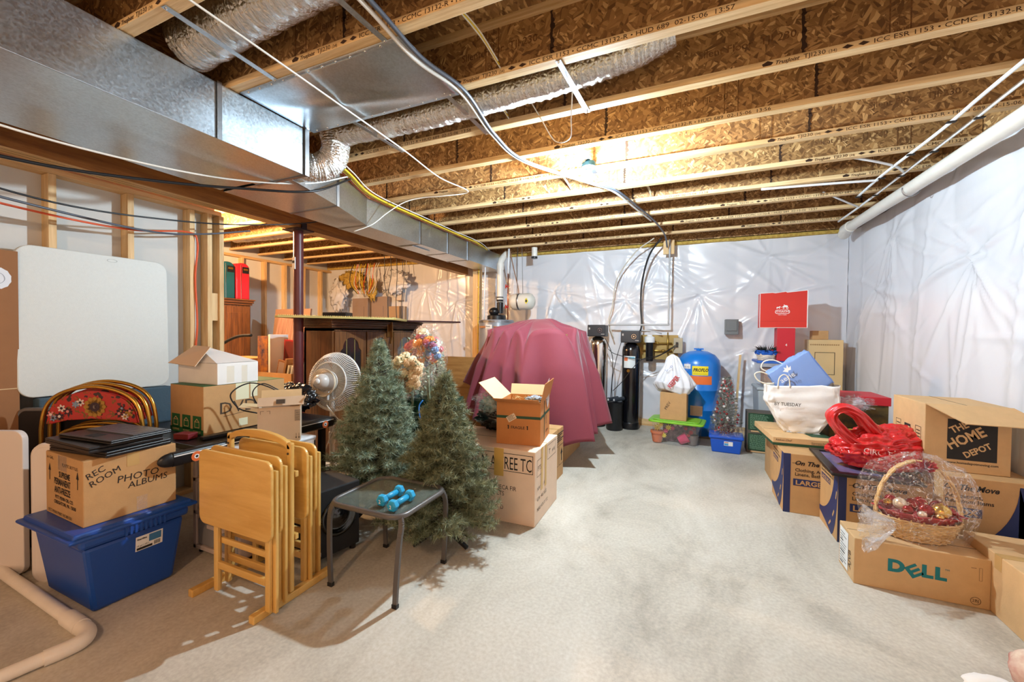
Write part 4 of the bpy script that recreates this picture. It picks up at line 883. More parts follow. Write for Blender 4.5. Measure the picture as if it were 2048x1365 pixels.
def chair(label, P, rz, n):
    t = thing('folding_chair', label, 'chair', P, rz, 'folded brass chairs'); w = .56; h = 1.02
    arch = [(0, 0, 0), (0, 0, .62), (.005, 0, .80), (.04, 0, .92), (.13, 0, .99), (.28, 0, 1.02), (.43, 0, .99), (.52, 0, .92), (.555, 0, .80), (.56, 0, .62), (.56, 0, 0)]
    mb = MB(); mb.tube(smooth_path(arch, 6), .011, 10); mb.build('outer_frame', GOLD, t, smooth=True)
    inn = [(.05, .01, .0), (.05, .01, .60), (.10, .01, .74), (.28, .01, .78), (.46, .01, .74), (.51, .01, .60), (.51, .01, 0)]
    mb = MB(); mb.tube(smooth_path(inn, 6), .010, 8); mb.build('inner_frame', GOLD, t, smooth=True)
    Mx = Matrix(((1, 0, 0, 0), (0, 0, 1, 0), (0, 1, 0, 0), (0, 0, 0, 1)))
    top = [(x, z) for x, _, z in [tuple(v) for v in smooth_path([(.03, 0, .80), (.06, 0, .90), (.14, 0, .965), (.28, 0, .995), (.42, 0, .965), (.50, 0, .90), (.53, 0, .80)], 4)]]
    bot = [(.50, .80), (.42, .82), (.28, .828), (.14, .82), (.06, .80)]
    mb = MB(); mb.prism(top+bot, -.006, .016, Mx); b = mb.build('back_pad', FLOR, t, bevel=.005)
    mb = MB(); M = face('-y', (0, -.0075, 0)); R = random.Random(n)
    petals(mb, M, .30, .90, .062, 12, fc[2], fc[3], .45); petals(mb, M, .30, .90, .040, 9, fc[3], fc[0], .28)
    for i in range(20):
        x = R.uniform(.06, .50); z = R.uniform(.835, .96-.35*abs(x-.28)); 
        if abs(x-.30) < .07: continue
        petals(mb, M, x, z, R.uniform(.014, .026), R.choice((5, 6)), R.choice(fc), R.choice(fc), .35, R.random())
    mb.build('flower_print', None, b)
    mb = MB(); mb.prism(rrect(.09, .30, .47, .74, .08, 6), .0, .03, Mx); mb.build('seat', GOLD, t, bevel=.006)
    return t
chair('front gold folding chair with red floral back leaning behind the laptops', (-3.49, 1.065, 0), .50, 1)
chair('middle gold folding chair nested behind the front floral one', (-3.51, 1.108, .012), .50, 2)
chair('rear gold folding chair nested closest to the wall', (-3.53, 1.150, .022), .50, 3)
# --- floor pipe
t = thing('floor_pipe', 'cream plastic pipe with elbow lying across the near left floor', 'pipe', (0, 0, 0))
a = Vector((-3.9, .895, .030)); e = Vector((-2.36, .86, .030)); b = Vector((-2.72, .30, .030))
mb = MB(); mb.tube([(-3.9, .905, .030), (-2.50, .868, .030)], .026, 18); mb.build('long_pipe', PVCF, t, smooth=True, auto=50)
mb = MB(); mb.tube([(-2.60, .871, .030), (-2.46, .867, .030)], .033, 18); mb.build('coupling', PVCF, t, smooth=True, auto=50)
mb = MB(); mb.tube(smooth_path([(-2.47, .867, .030), (-2.40, .862, .030), (-2.352, .835, .030), (-2.345, .79, .030), (-2.36, .72, .030)], 6), .031, 18); mb.build('elbow', PVCF, t, smooth=True, auto=50)
mb = MB(); mb.tube([(-2.358, .74, .030), (-2.50, .05, .030)], .026, 18); mb.build('short_pipe', PVCF, t, smooth=True, auto=50)

# ================================================================= CENTRE
# --- pedestal fan seen from behind
FANW = mat('fan_white_plastic', rgb(222, 222, 220), .35)
t = thing('pedestal_fan', 'white pedestal fan seen from behind with cords wound on its motor', 'fan', (-2.80, 2.56, 0))
mb = MB(); mb.tube([(0, 0, .03), (0, 0, .80)], .019, 14); mb.tube([(0, 0, .40), (0, 0, .50)], .026, 14); mb.build('pole', FANW, t, smooth=True, auto=50)
mb = MB(); mb.lathe([(.20, 0), (.20, .02), (.05, .04), (.02, .06)], 28); mb.build('base', FANW, t, smooth=True, auto=40)
FM = Matrix.Translation((-.02, .04, .925)) @ Matrix.Rotation(.20, 4, 'Z') @ Matrix.Rotation(-.12, 4, 'X') @ Matrix.Rotation(-pi/2, 4, 'X')   # local z -> +y (away)
cage = bpy.data.objects.new
mb = MB(); R0, R1 = .085, .248
for k in range(84):
    a = 2*pi*k/84; pts = [(R0, -.075), (.16, -.07), (.215, -.05), (R1, .0)]
    mb.tube([FM @ Vector((r*cos(a), r*sin(a), z)) for r, z in pts], .0032, 4, cap=False)
mb.build('rear_grille', FANW, t, smooth=True)
mb = MB()
for k in range(72):
    a = 2*pi*k/72; mb.tube([FM @ Vector((r*cos(a), r*sin(a), z)) for r, z in ((.05, .085), (.2, .075), (R1, .02))], .0018, 4, cap=False)
mb.build('front_grille', FANW, t, smooth=True)
mb = MB()
for r, z, w in ((R1, .01, .010), (.165, -.074, .006), (R0, -.078, .008)): mb.tube([FM @ Vector((r*cos(2*pi*k/48), r*sin(2*pi*k/48), z)) for k in range(48)], w, 8, closed=True)
mb.build('grille_ring', FANW, t, smooth=True)
for k in range(4):
    mb = MB(); a0 = k*pi/2+.4
    def bf(u, v): a = a0+(u-.5)*1.15; r = .05+.19*v; return FM @ Vector((r*cos(a), r*sin(a), .02+(u-.5)*.06))
    mb.grid(bf, 8, 6); mb.build('blade', mat('blade_plastic', rgb(150, 156, 160), .3), t, smooth=True)
mb = MB(); mb.lathe([(0, -.22), (.03, -.218), (.058, -.20), (.066, -.16), (.07, -.12), (.082, -.08), (.082, -.07)], 28, M=FM); mb.build('motor_housing', mat('fan_motor', rgb(198, 194, 190), .3), t, smooth=True)
mb = MB(); mb.lathe([(0, -.235), (.022, -.232), (.026, -.216)], 20, M=FM); mb.build('knob', FANW, t, smooth=True)
mb = MB(); mb.box(-.022, .022, -.07, .0, .78, .90); mb.build('neck', mat('fan_motor', (1, 1, 1, 1)), t, bevel=.006)
BEIGE = mat('beige_cord', rgb(214, 198, 174), .5)
mb = MB(); R = random.Random(5)
for i in range(5): 
    c = FM @ Vector((0, 0, -.11-.012*i)); mb.tube([c+Vector((.095+.012*i) * Vector((cos(a), 0, sin(a))).x*Vector((1, 0, 0))) if False else FM @ Vector(((.088+.006*i)*cos(a), (.092+.006*i)*sin(a)+.01, -.10-.012*i)) for a in [2*pi*k/24 for k in range(24)]], .004, 6, closed=True)
mb.tube(smooth_path([(-.07, -.12, .86), (-.12, -.16, .82), (-.16, -.16, .78), (-.11, -.16, .745), (-.04, -.14, .77), (-.08, -.13, .80)], 8), .005, 6)
mb.build('wound_cord', BEIGE, t, smooth=True)
mb = MB()
for (a, b, c) in ((.10, .22, .10), (.08, .14, -.02), (.13, .30, .2)):
    mb.tube(smooth_path([(.0, -.06, .74), (.06+a*.5, -.08, .66), (.10+a, -.07, .50+c*.2), (.04+a, -.07, .30), (-.03, -.06, .26-c*.3), (.02, -.06, .42), (.12+a*.4, -.07, .62-c*.3), (.2+a*.2, -.07, .56)], 8), .0042, 6)
mb.build('hanging_cord', WHC, t, smooth=True)

# --- artificial pine trees
NEE = mat('pine_needle', rgb(96, 118, 98), .6, col2=rgb(176, 190, 164), vscale=26.0, vdet=2.0)
NEE2 = mat('pine_needle_dark', rgb(88, 100, 74), .65, col2=rgb(160, 164, 128), vscale=26.0, vdet=2.0)
def pine(label, loc, h, r, seed, n, m, stand=True, bare=.10):
    t = thing('artificial_pine', label, 'tree', loc, seed*.7, 'artificial pine trees'); R = random.Random(seed)
    mb = MB(); mb.tube([(0, 0, .02), (0, 0, h*.93)], .009, 8); mb.build('trunk', mat('tree_pole', rgb(54, 44, 34), .7), t)
    if stand:
        for k in range(3):
            a = 2*pi*k/3+.5; mb = MB(); mb.bar((0, 0, .12), (.07*cos(a), .07*sin(a), .07), .014, .02); mb.bar((.05*cos(a), .05*sin(a), .075), (.20*cos(a), .20*sin(a), .015), .022, .018); mb.build('stand_leg', BLACKM, t)
    V = []; F = []; Bv = MB()
    def tuft(p, d, L, cnt):
        d = d.normalized(); x = d.orthogonal().normalized(); y = d.cross(x)
        for i in range(cnt):
            s = R.uniform(0, 1); a = R.uniform(0, 2*pi); sp = R.uniform(.35, 1.25)
            q = p+d*(s*L*.7); e = (d*R.uniform(.35, .9)+(x*cos(a)+y*sin(a))*sp).normalized()*R.uniform(.028, .050)
            w = e.cross(Vector((R.uniform(-1, 1), R.uniform(-1, 1), R.uniform(-1, 1)))).normalized()*.0017
            b = len(V); V.extend([q-w, q+w, q+e]); F.append((b, b+1, b+2))
    for i in range(n):
        f = ((i+.5)/n)**1.15; z = h*(1-f*(1-bare)); R_ = r*(f**.98)*R.uniform(.66, 1.12)+.02
        a = i*2.39996+R.uniform(-.3, .3); rise = R.uniform(.05, .45)*(1-f*.7)
        end = Vector((cos(a)*R_, sin(a)*R_, z+R_*rise)); st_ = Vector((0, 0, z))
        if R_ > .06: Bv.tube([st_, end], .0025, 4, cap=False)
        L = (end-st_).length; k = max(1, int(L/.05))
        for j in range(k):
            tt = 1-j/k*.85
            if tt < .2: continue
            p = st_.lerp(end, tt); dd = (end-st_).normalized()
            tuft(p-dd*.03, dd+Vector((R.uniform(-.25, .25), R.uniform(-.25, .25), R.uniform(-.1, .25))), .06, 34)
            if tt > .4 and L > .1:
                for s in (-1, 1):
                    sd = (dd.cross(Vector((0, 0, 1))).normalized()*s*.9+dd*.7+Vector((0, 0, R.uniform(-.2, .4))))
                    tuft(p, sd, .06, 26)
    tuft(Vector((0, 0, h-.05)), Vector((0, 0, 1)), .09, 60)
    mb = MB(); mb.v = [tuple(v) for v in V]; mb.f = F; mb.mi = [0]*len(F)
    f_ = mb.build('foliage', m, t)
    f_['kind'] = 'stuff'
    if Bv.v: Bv.build('branches', mat('tree_pole', (0, 0, 0, 1)), t)
    return t
pine('green artificial pine tree nearest the fan, behind the black speaker', (-2.08, 2.33, .06), 1.22, .37, 3, 420, NEE)
pine('artificial pine tree in front of the white carton, beside the glass table', (-1.44, 2.22, 0), 1.07, .36, 8, 400, NEE2)
pine('artificial pine tree farther back, right of the flower bouquets', (-2.05, 3.02, .38), .78, .27, 12, 230, NEE, False)
t = thing('plastic_tag', 'small paper tag left on the floor under the pine branches', 'tag', (-1.66, 2.12, .001))
mb = MB(); mb.add([(0, 0, .01), (.05, 0, .02), (.045, .02, .06), (.01, .02, .07)], [(0, 1, 2, 3)]); mb.build('paper', mat('cream_paper', rgb(222, 190, 150), .7), t, solid=.001)

# --- white tree carton
WCARD = mat('blush_carton', rgb(232, 204, 178), .7, var=.03)
t = carton('cardboard_box', 'big pale tree carton lettered in black under the fragile box', 'box', (-1.80, 2.62, 0), (.84, .55, .53), .015, WCARD, tape=False)
M = face('-y', (0, 0, 0)); mb = MB(); text(mb, 'PLANT-N-A-TREE TC', M @ Matrix.Translation((.815, .385, 0)), .13, align='RIGHT', sx=.52, bold=.0); frame2d(mb, M, .02, .37, .825, .50, .004)
text(mb, '7.5\' SENECA FIR', M @ Matrix.Translation((.70, .235, 0)), .045, align='RIGHT', sx=.85); text(mb, 'CLEAR LTS', M @ Matrix.Translation((.605, .19, 0)), .045, align='RIGHT', sx=.85); text(mb, 'C/NO. D', M @ Matrix.Translation((.60, .09, 0)), .04, align='RIGHT', sx=.85)
mb.build('printed_lettering', INK, t)
mb = MB(); M = face('+x', (.84, 0, 0))
for i, s in enumerate(('N.W : 34.1 KGS', 'G.W : 40.5 KGS', 'MEAS: 47.6 X 13.2')): text(mb, s, M @ Matrix.Translation((.05, .24-i*.075, 0)) @ Matrix.Rotation(.0, 4, 'Z'), .036, shear=.1, sx=.9)
frame2d(mb, M, .04, .34, .16, .46, .003); frame2d(mb, M, .28, .40, .50, .51, .003); text(mb, 'PTS', M @ Matrix.Translation((.06, .38, 0)), .05); text(mb, 'T', M @ Matrix.Translation((.32, .43, 0)), .06); text(mb, 'H 45', M @ Matrix.Translation((.40, .43, 0)), .04)
mb.build('stamped_lettering', INKB, t)
mb = MB(); YT = mat('yellow_tape', rgb(214, 172, 92), .35); mb.box(.525, .60, -.0025, -.0015, .33, .531); mb.box(.8415, .8425, .13, .17, .22, .531); mb.box(.8415, .8425, .22, .26, .22, .531); mb.build('packing_tape', YT, t)
# --- fragile box
OCARD = mat('orange_brown_cardboard', rgb(196, 126, 66), .75, var=.04, vscale=14)
t = carton('cardboard_box', 'open brown box marked FRAGILE with green ribbon print on the pale carton', 'box', (-1.31, 2.735, .5315), (.335, .42, .315), .16, OCARD, closed=False, flaps=(('-y', .35, .12), ('-x', .75, .20), ('+x', 1.35, .15), ('+y', 1.2, .09)))
DG = mat('dark_green_print', rgb(34, 72, 48), .6)
mb = MB(); M = face('-y', (0, 0, 0)); mb.flat(rect(0, .195, .335, .215), M); M2 = face('+x', (.335, 0, 0)); mb.flat(rect(0, .195, .42, .215), M2); mb.flat(rect(.155, 0, .175, .315), M2)
pts = [(.165+(.045 if k % 2 == 0 else .018)*cos(2*pi*k/20), .205+(.045 if k % 2 == 0 else .018)*sin(2*pi*k/20)) for k in range(20)]; mb.flat(pts, face('+x', (.335, 0, 0), .002)); mb.build('ribbon_print', DG, t)
mb = MB(); text(mb, 'FRAGILE', M @ Matrix.Translation((.165, .118, 0)), .030, align='CENTER', bold=.01, sx=.95)
for x in (.092, .238): mb.flat([(x-.004, .115), (x+.004, .115), (x+.004, .145), (x-.008, .142), (x-.004, .135)], M)
for i in range(6): mb.flat(rect(.235, .12+i*.012, .262-.004*(i % 3), .127+i*.012), M2)
mb.flat(rect(.225, .055, .35, .059), M2); mb.flat(rect(.225, .066, .32, .070), M2); mb.build('printed_lettering', INK, t)
mb = MB(); mb.prism(rect(-.035, -.022, .035, .022), 0, .0012, face('-y', (.115, 0, .20), .0015, .55)); s = mb.build('price_sticker', mat('sticker_cream', rgb(232, 206, 176), .5), t)
mb = MB(); M3 = face('-y', (.115, 0, .20), .0032, .55)
for i in range(4): mb.flat(rect(-.028, -.014+i*.009, .026-.01*(i % 2), -.011+i*.009), M3)
mb.build('sticker_print', INKB, s)
mb = MB(); R = random.Random(3)
for i in range(140):
    p = Vector((R.uniform(.03, .30), R.uniform(.04, .38), .24+R.uniform(0, .075))); d = Vector((R.uniform(-1, 1), R.uniform(-1, 1), R.uniform(-.2, .5)))*.035; mb.tube([p, p+d*.5+Vector((0, 0, .01)), p+d], .0014, 4, cap=False)
mb.box(.02, .315, .02, .40, .20, .24)
o = mb.build('packing_straw', mat('dry_straw', rgb(196, 168, 116), .8), loc=(-1.31, 2.735, .5315), rot=(0, 0, .16)); tag(o, 'dry packing straw filling the open fragile box', 'packing', kind='stuff')
mb = MB(); mb.add([(.336, .20, .42), (.342, .36, .47), (.345, .34, .30), (.34, .29, .235), (.338, .22, .32)], [(0, 1, 2, 3, 4)]); mb.build('torn_tape', mat('milky_tape', rgb(226, 228, 230), .25, alpha=.75), t)
blob('foil_sheet', (-1.10, 3.0, .84), .07, (1.2, 1, .4), mat('grey_wrap', rgb(150, 156, 164), .25, spec=.7), 'crumpled grey wrap sticking out of the fragile box', 'wrap', 9, .4, 3, crease=.5)
# --- carton behind
t = carton('cardboard_box', 'brown carton with rows of printed warnings behind the pale carton', 'box', (-1.55, 3.42, 0), (.46, .36, .47), 0, CARD)
mb = MB(); M = face('+x', (.46, 0, 0))
for i in range(5): mb.flat(rect(.04, .42-i*.018, .36-.05*(i % 3), .43-i*.018), M)
frame2d(mb, M, .03, .12, .20, .31, .004); frame2d(mb, M, .22, .12, .39, .31, .004); text(mb, 'THIS SIDE UP', M @ Matrix.Translation((.05, .32, 0)), .03)
for x in (.11, .30): mb.flat(rect(x-.012, .15, x+.012, .22), M); mb.flat([(x-.035, .22), (x+.035, .22), (x, .275)], M)
mb.build('printed_lettering', INK, t)

# --- holly gift bag box and things between the trees
mb = MB(); mb.box(-2.45, -1.83, 2.62, 2.95, 0, .53); tag(mb.build('cardboard_box', CARD, bevel=.004), 'plain brown box hidden behind the pine trees under the holly bag', 'box')
HG = mat('holly_green', rgb(16, 58, 44), .45)
t = thing('gift_bag', 'dark green holly print gift bag with blue handles between the pine trees', 'bag', (-2.10, 2.66, .531), .05)
mb = MB(); 
for a in ((0, .40, 0, .003), (0, .40, .247, .25)): mb.box(a[0], a[1], a[2], a[3], 0, .30)
mb.box(0, .003, .003, .247, 0, .30); mb.box(.397, .40, .003, .247, 0, .30); mb.box(.003, .397, .003, .247, 0, .003); mb.build('bag_body', HG, t)
mb = MB(); M = face('-y', (0, 0, 0)); R = random.Random(2)
for i in range(9):
    x = .04+.04*i; z = .22+R.uniform(-.03, .03); mb.flat([(x+.022*(1 if k % 2 == 0 else .5)*cos(2*pi*k/10), z+.022*(1 if k % 2 == 0 else .5)*sin(2*pi*k/10)) for k in range(10)], M)
mb.build('holly_print', mat('holly_leaf', rgb(44, 104, 72), .5), t)
mb = MB(); text(mb, 'Happy Holidays', M @ Matrix.Translation((.06, .14, 0)), .04); text(mb, 'FROM US', M @ Matrix.Translation((.06, .085, 0)), .05); mb.build('printed_lettering', mat('pale_print', rgb(170, 190, 178), .5), t)
mb = MB(); mb.tube(smooth_path([(.17, -.006, .29), (.15, -.03, .24), (.17, -.035, .14), (.23, -.035, .10), (.27, -.03, .17), (.27, -.006, .29)], 6), .006, 6); mb.build('handle', mat('blue_cord', rgb(28, 118, 200), .5), t, smooth=True)
blob('tissue_wrap', (-1.85, 2.79, .73), .10, (1.4, .9, .5), mat('red_white_tissue', rgb(176, 160, 158), .6, col2=rgb(110, 34, 38), vscale=18), 'crumpled red and white wrap poking out of the holly bag', 'wrap', 5, .4, 3, crease=.4)
BT = mat('dark_teal_bag', rgb(14, 46, 50), .3)
blob('black_bag', (-1.48, 3.12, .64), .17, (1.15, .8, .7), BAGB, 'black plastic bag with price tag between the trees and the fragile box', 'bag', 8, .25, 2.4, flat=-.10, crease=.3)
mb = MB(); mb.box(-1.66, -1.32, 3.19, 3.40, 0, .535); tag(mb.build('cardboard_box', CARD, bevel=.004), 'plain brown box under the black bag behind the pale carton', 'box')
blob('cellophane_wrap', (-1.48, 2.98, .80), .13, (1.1, .7, .75), FILM, 'ball of clear blue-tinted cellophane beside the fragile box', 'plastic wrap', 11, .5, 2.6, crease=.7)
blob('teal_wrap', (-1.50, 3.00, .77), .085, (1.1, .7, .8), mat('teal_tissue', rgb(90, 160, 168), .5, col2=rgb(200, 220, 222), vscale=30), 'teal tissue bundled inside the clear cellophane', 'wrap', 12, .4, 3, crease=.5)

# --- flower bouquets
def blossom(mb, c, r, m, R, n=14):
    mb.use(m); A = Vector((R.uniform(-.4, .4), -.85, R.uniform(.2, .6))).normalized(); X_ = A.orthogonal().normalized(); Y_ = A.cross(X_)
    mb.ball(c, r*.72, 8, 6)
    for k in range(n):
        f = sqrt((k+.5)/n); a = k*2.39996; el = f*1.45
        d = (A*cos(el)+(X_*cos(a)+Y_*sin(a))*sin(el)).normalized(); rad = (X_*cos(a)+Y_*sin(a))
        t_ = (rad*cos(el)*1.0-A*sin(el)+d*.55).normalized(); s_ = A.cross(rad).normalized(); w = r*.30*(.6+.6*f); p = c+d*r*.62; e = p+t_*r*.42
        mb.add([p-s_*w*.5, p+s_*w*.5, p+s_*w+t_*r*.25, e, p-s_*w+t_*r*.25], [(0, 1, 2, 3, 4)])
def bouquet(label, loc, R0, cols, seed, top, film=True, stem=.36):
    t = thing('flower_bouquet', label, 'flowers', loc, 0, 'silk flower bouquets'); R = random.Random(seed)
    for i, (dx, dz, r, ci) in enumerate(top):
        mb = MB(); blossom(mb, Vector((dx, -.05+R.uniform(-.03, .03), dz)), r, cols[ci], R, 30); mb.build('blossom', None, t)
    for i in range(64):
        a = R.uniform(0, 2*pi); q = R0*sqrt(R.random()); mb = MB(); blossom(mb, Vector((q*cos(a), R.uniform(-.09, -.01), q*sin(a)*.9)), R.uniform(.024, .046), R.choice(cols), R, 18); mb.build('blossom', None, t)
    mb = MB()
    for i in range(320):
        a = R.uniform(0, 2*pi); q = R0*1.15*sqrt(R.random()); p = Vector((q*cos(a), R.uniform(-.08, .04), q*sin(a)*.95-.02)); d = Vector((R.uniform(-1, 1), R.uniform(-1, .6), R.uniform(-1, 1)))*.03; s = d.orthogonal().normalized()*.007
        mb.add([p, p+d*.5+s, p+d, p+d*.5-s], [(0, 1, 2, 3)])
    mb.build('leaves', NEE, t)
    mb = MB(); mb.tube([(0, .02, 0), (0, .06, -stem)], .012, 8); mb.build('stems', NEE2, t)
    if film:
        def cf(u, v):
            a = 2*pi*u; q = (.03+R0*1.25*v)*(1+.08*sin(7*a+seed)+.05*sin(13*a)); return (q*cos(a), .05+.03*sin(5*a)-.16*v*(1-v)*2, -R0*1.5*(1-v)**1.5+q*sin(a)*(.5+.5*v))
        mb = MB(); mb.grid(cf, 60, 14, wrap=True); mb.build('wrapper', FILM, t, smooth=True)
    return t
FCOL = [mat('petal_'+n_, c, .7) for n_, c in (('cream', rgb(240, 224, 184)), ('yellow', rgb(244, 236, 176)), ('rose', rgb(206, 110, 116)), ('tan', rgb(212, 180, 140)), ('mint', rgb(214, 238, 200)), ('orange', rgb(232, 150, 76)), ('slate', rgb(108, 130, 168)), ('plum', rgb(150, 92, 116)), ('paleblue', rgb(150, 178, 206)))]
bouquet('cream and tan silk bouquet in clear wrap left of the mint-flower bouquet', (-2.03, 2.62, 1.04), .150, [FCOL[0], FCOL[3], FCOL[3], FCOL[0]], 4, [(-.035, -.04, .055, 1), (.09, -.02, .05, 0), (.05, .06, .045, 3)])
t_ = bouquet('colourful silk bouquet with a mint green bloom on top', (-1.99, 2.78, 1.20), .165, [FCOL[2], FCOL[5], FCOL[6], FCOL[7], FCOL[0], FCOL[5]], 6, [(.0, .15, .055, 4), (.10, .06, .05, 2), (-.09, .07, .04, 0), (.11, -.04, .045, 0), (-.03, -.02, .045, 1)], film=False, stem=.50)
mb = MB()
def cf2(u, v): a = 2*pi*u; q = .05+.15*sin(pi*min(1, v*.85+.1))*(1+.05*sin(9*a)); return (q*cos(a), q*sin(a)*.6, -.28+.50*v)
mb.grid(cf2, 48, 16, wrap=True); mb.build('wrapper', FILM, t_, smooth=True)
# stand for the bouquets
mb = MB(); mb.box(-2.46, -2.10, 2.96, 3.22, 0, .60); o = mb.build('cardboard_box', CARD, bevel=.004); tag(o, 'tall brown box hidden behind the gift bag among the trees', 'box')

# --- burgundy cloth
CLOTH = mat('burgundy_cloth', rgb(122, 44, 58), .75, sheen=.2, bump=.1, bscale=200)
def cloth():
    mb = MB(); cx, cy = -1.62, 4.45; nu, nv = 300, 44; R = random.Random(4)
    def f(u, v):
        a = 2*pi*u; c, s = cos(a), sin(a)
        ax, ay = .60, .52
        k = 1/((abs(c)**3+abs(s)**3)**(1/3))
        fold = 1-2*abs(sin(a*7.5+1.2*sin(a*3)+.6*sin(a*4+1)))**.8; fold2 = sin(a*9+2+sin(a*4))
        if v < .35:
            q = v/.35; rr = q*.93; amp = .015*q*q
            z = 1.50-.20*q**2.2*(1+.5*fold*q)+.04*vn(c*rr*3, s*rr*3, 1)+.05*exp(-((c*rr-.25)**2+(s*rr)**2)/.12)
        else:
            q = (v-.35)/.65; rr = .93+.10*min(1, q*3)+.26*q
            hem = .30+.28*max(0, -c)+.14*sin(a*2+1)+.05*sin(a*6)
            z = 1.30-.10*fold*(1-q)-(1.30-hem)*q; amp = .02+.16*q**.6
        rr2 = rr+amp*(fold*.7+.45*fold2)*(1 if v > .05 else v*20)
        return (cx+ax*k*c*rr2, cy+ay*k*s*rr2, z+.004*fold*(v > .3))
    mb.grid(f, nu, nv, wrap=True); return mb
t = thing('draped_cloth', 'burgundy cloth draped over a tall stack in the middle of the room', 'cloth', (0, 0, 0))
cloth().build('cloth', CLOTH, t, smooth=True, solid=.003)
mb = MB(); mb.box(-2.05, -1.18, 4.1, 4.82, 0, 1.36); mb.build('covered_stack', CARD, t)

# --- brown board behind
mb = MB(); mb.box(-3.30, -2.55, 4.99, 5.02, 0, 1.02); tag(mb.build('plywood_sheet', wood_mat('warm_plywood', rgb(160, 110, 56), rgb(192, 142, 80), 0, 2, .6, 8)), 'golden brown board standing between the hutch and the burgundy cloth', 'board')

# ================================================================= BACK LEFT
# --- hutch
t = thing('china_hutch', 'dark oak china hutch with arched glass doors behind the fan', 'cabinet', (-3.80, 3.10, 0))
mb = MB(); mb.box(0, .03, 0, 1.42, .66, 1.40); mb.box(0, .41, 0, .03, .66, 1.40); mb.box(0, .41, 1.39, 1.42, .66, 1.40); mb.box(0, .41, 0, 1.42, 1.37, 1.40); mb.box(0, .41, 0, 1.42, .66, .69); mb.box(.03, .38, .03, 1.39, .96, .975)
mb.build('carcass', OAK, t)
mb = MB()
for i, (o, z0, z1) in enumerate(((.0, 1.38, 1.41), (.018, 1.41, 1.43), (.035, 1.43, 1.455), (.055, 1.455, 1.478), (.065, 1.478, 1.492))): mb.box(-.0, .41+o, -o, 1.42+o, z0, z1)
mb.build('crown_moulding', wood_mat('dark_oak_y', rgb(66, 40, 24), rgb(104, 66, 36), 1, 2.2, .38, 22.0), t, bevel=.004)
mb = MB(); mb.box(.0, .45, -.03, 1.45, .60, .66); mb.box(.02, .43, 0, 1.42, .0, .60); mb.build('base_cabinet', OAK, t, bevel=.004)
GLASS = film_mat('cabinet_glass', (.72, .75, .76, 1), .22, .04, .05, 3, .02, 0)
CREAM = mat('cream_panel', rgb(196, 192, 168), .7)
def door_(k):
    y0 = .02+k*.46; y1 = y0+.44; zc = 1.185; r = .115; ym = (y0+y1)/2
    mb = MB(); Mx = Matrix(((0, 0, 1, .41), (1, 0, 0, 0), (0, 1, 0, 0), (0, 0, 0, 1)))
    mb.prism(rect(y0, .69, ym-r-.035, 1.365), 0, .02, Mx); mb.prism(rect(ym+r+.035, .69, y1, 1.365), 0, .02, Mx); mb.prism(rect(ym-r-.035, .69, ym+r+.035, .72), 0, .02, Mx)
    n = 14
    P = [(ym+r*cos(pi*i/n), zc+r*sin(pi*i/n)) for i in range(n+1)]
    for i in range(n):
        a, b = P[i], P[i+1]; mb.prism([b, a, (a[0], 1.365), (b[0], 1.365)], 0, .02, Mx)
    for s in (-1, 1): mb.prism([(ym+s*r, zc), (ym+s*(r+.035), zc-.03), (ym+s*(r+.035), 1.365), (ym+s*r, 1.365)][::s], 0, .02, Mx)
    d = mb.build('door', OAK, t)
    mb = MB(); mb.box(.418, .421, ym-r-.04, ym+r+.04, .72, 1.31); mb.build('glass_pane', GLASS, d)
    mb = MB()
    for s in (-.5, .5): mb.box(.421, .424, ym+s*r-.003, ym+s*r+.003, .72, 1.28)
    mb.build('brass_bar', mat('pale_brass', rgb(206, 196, 120), .3, .7), d)
for k in range(3): door_(k)
mb = MB(); mb.box(.035, .04, .03, 1.39, .69, 1.37); mb.build('back_panel', BLACKM, t)
for k in range(3):
    mb = MB(); y = .24+k*.46; mb.prism([(y-.10, .69), (y+.10, .69), (y+.10, 1.02), (y+.04, 1.10), (y-.03, 1.10), (y-.10, 1.0)], 0, .01, Matrix(((0, 0, 1, .36), (1, 0, 0, 0), (0, 1, 0, 0), (0, 0, 0, 1)))); mb.build('cream_insert', CREAM, t)
# gilt mirror frame and dark glass top lying on the hutch
t = thing('gilt_frame', 'gold beaded picture frame lying flat on top of the hutch', 'frame', (0, 0, 1.494))
GILT = mat('gilt', rgb(206, 196, 130), .35, .6)
A = [Vector(v) for v in ((-3.62, 2.66, .012), (-2.93, 3.50, .012), (-3.35, 4.30, .012), (-4.05, 3.50, .012))]
mb = MB()
for i in range(4): mb.bar(A[i], A[(i+1) % 4], .06, .022)
mb.build('frame_rail', GILT, t, bevel=.004)
mb = MB()
for i in (0, 1):
    a, b = A[i], A[(i+1) % 4]; n = int((b-a).length/.018)
    for k in range(n): p = a.lerp(b, (k+.5)/n); mb.ball(p+Vector((0, 0, .014)), .006, 6, 4)
mb.build('beading', GILT, t, smooth=True)
mb = MB(); mb.add([tuple(v-Vector((0, 0, .004))) for v in A], [(0, 1, 2, 3)]); mb.build('backing', BLACKM, t, solid=.004)
t = thing('dark_board', 'thin dark maroon board lying on the far end of the hutch', 'board', (0, 0, 1.494))
mb = MB(); mb.prism([(-3.72, 4.10), (-3.20, 4.06), (-2.75, 4.62), (-3.10, 5.0), (-3.72, 4.8)], 0, .02); mb.build('panel', mat('maroon_lacquer', rgb(56, 22, 26), .25), t, bevel=.008)
mb = MB(); mb.box(-3.36, -3.35, 3.90, 3.98, 1.30, 1.49); mb.bar((-3.335, 3.94, 1.49), (-3.335, 3.95, 1.30), .05, .015); mb.bar((-3.33, 3.95, 1.31), (-3.33, 3.93, 1.22), .03, .012)
tag(mb.build('bronze_hanger', mat('bronze', rgb(130, 92, 50), .35, .7), bevel=.004), 'ornate bronze bracket hanging from the gold frame over the hutch doors', 'bracket')
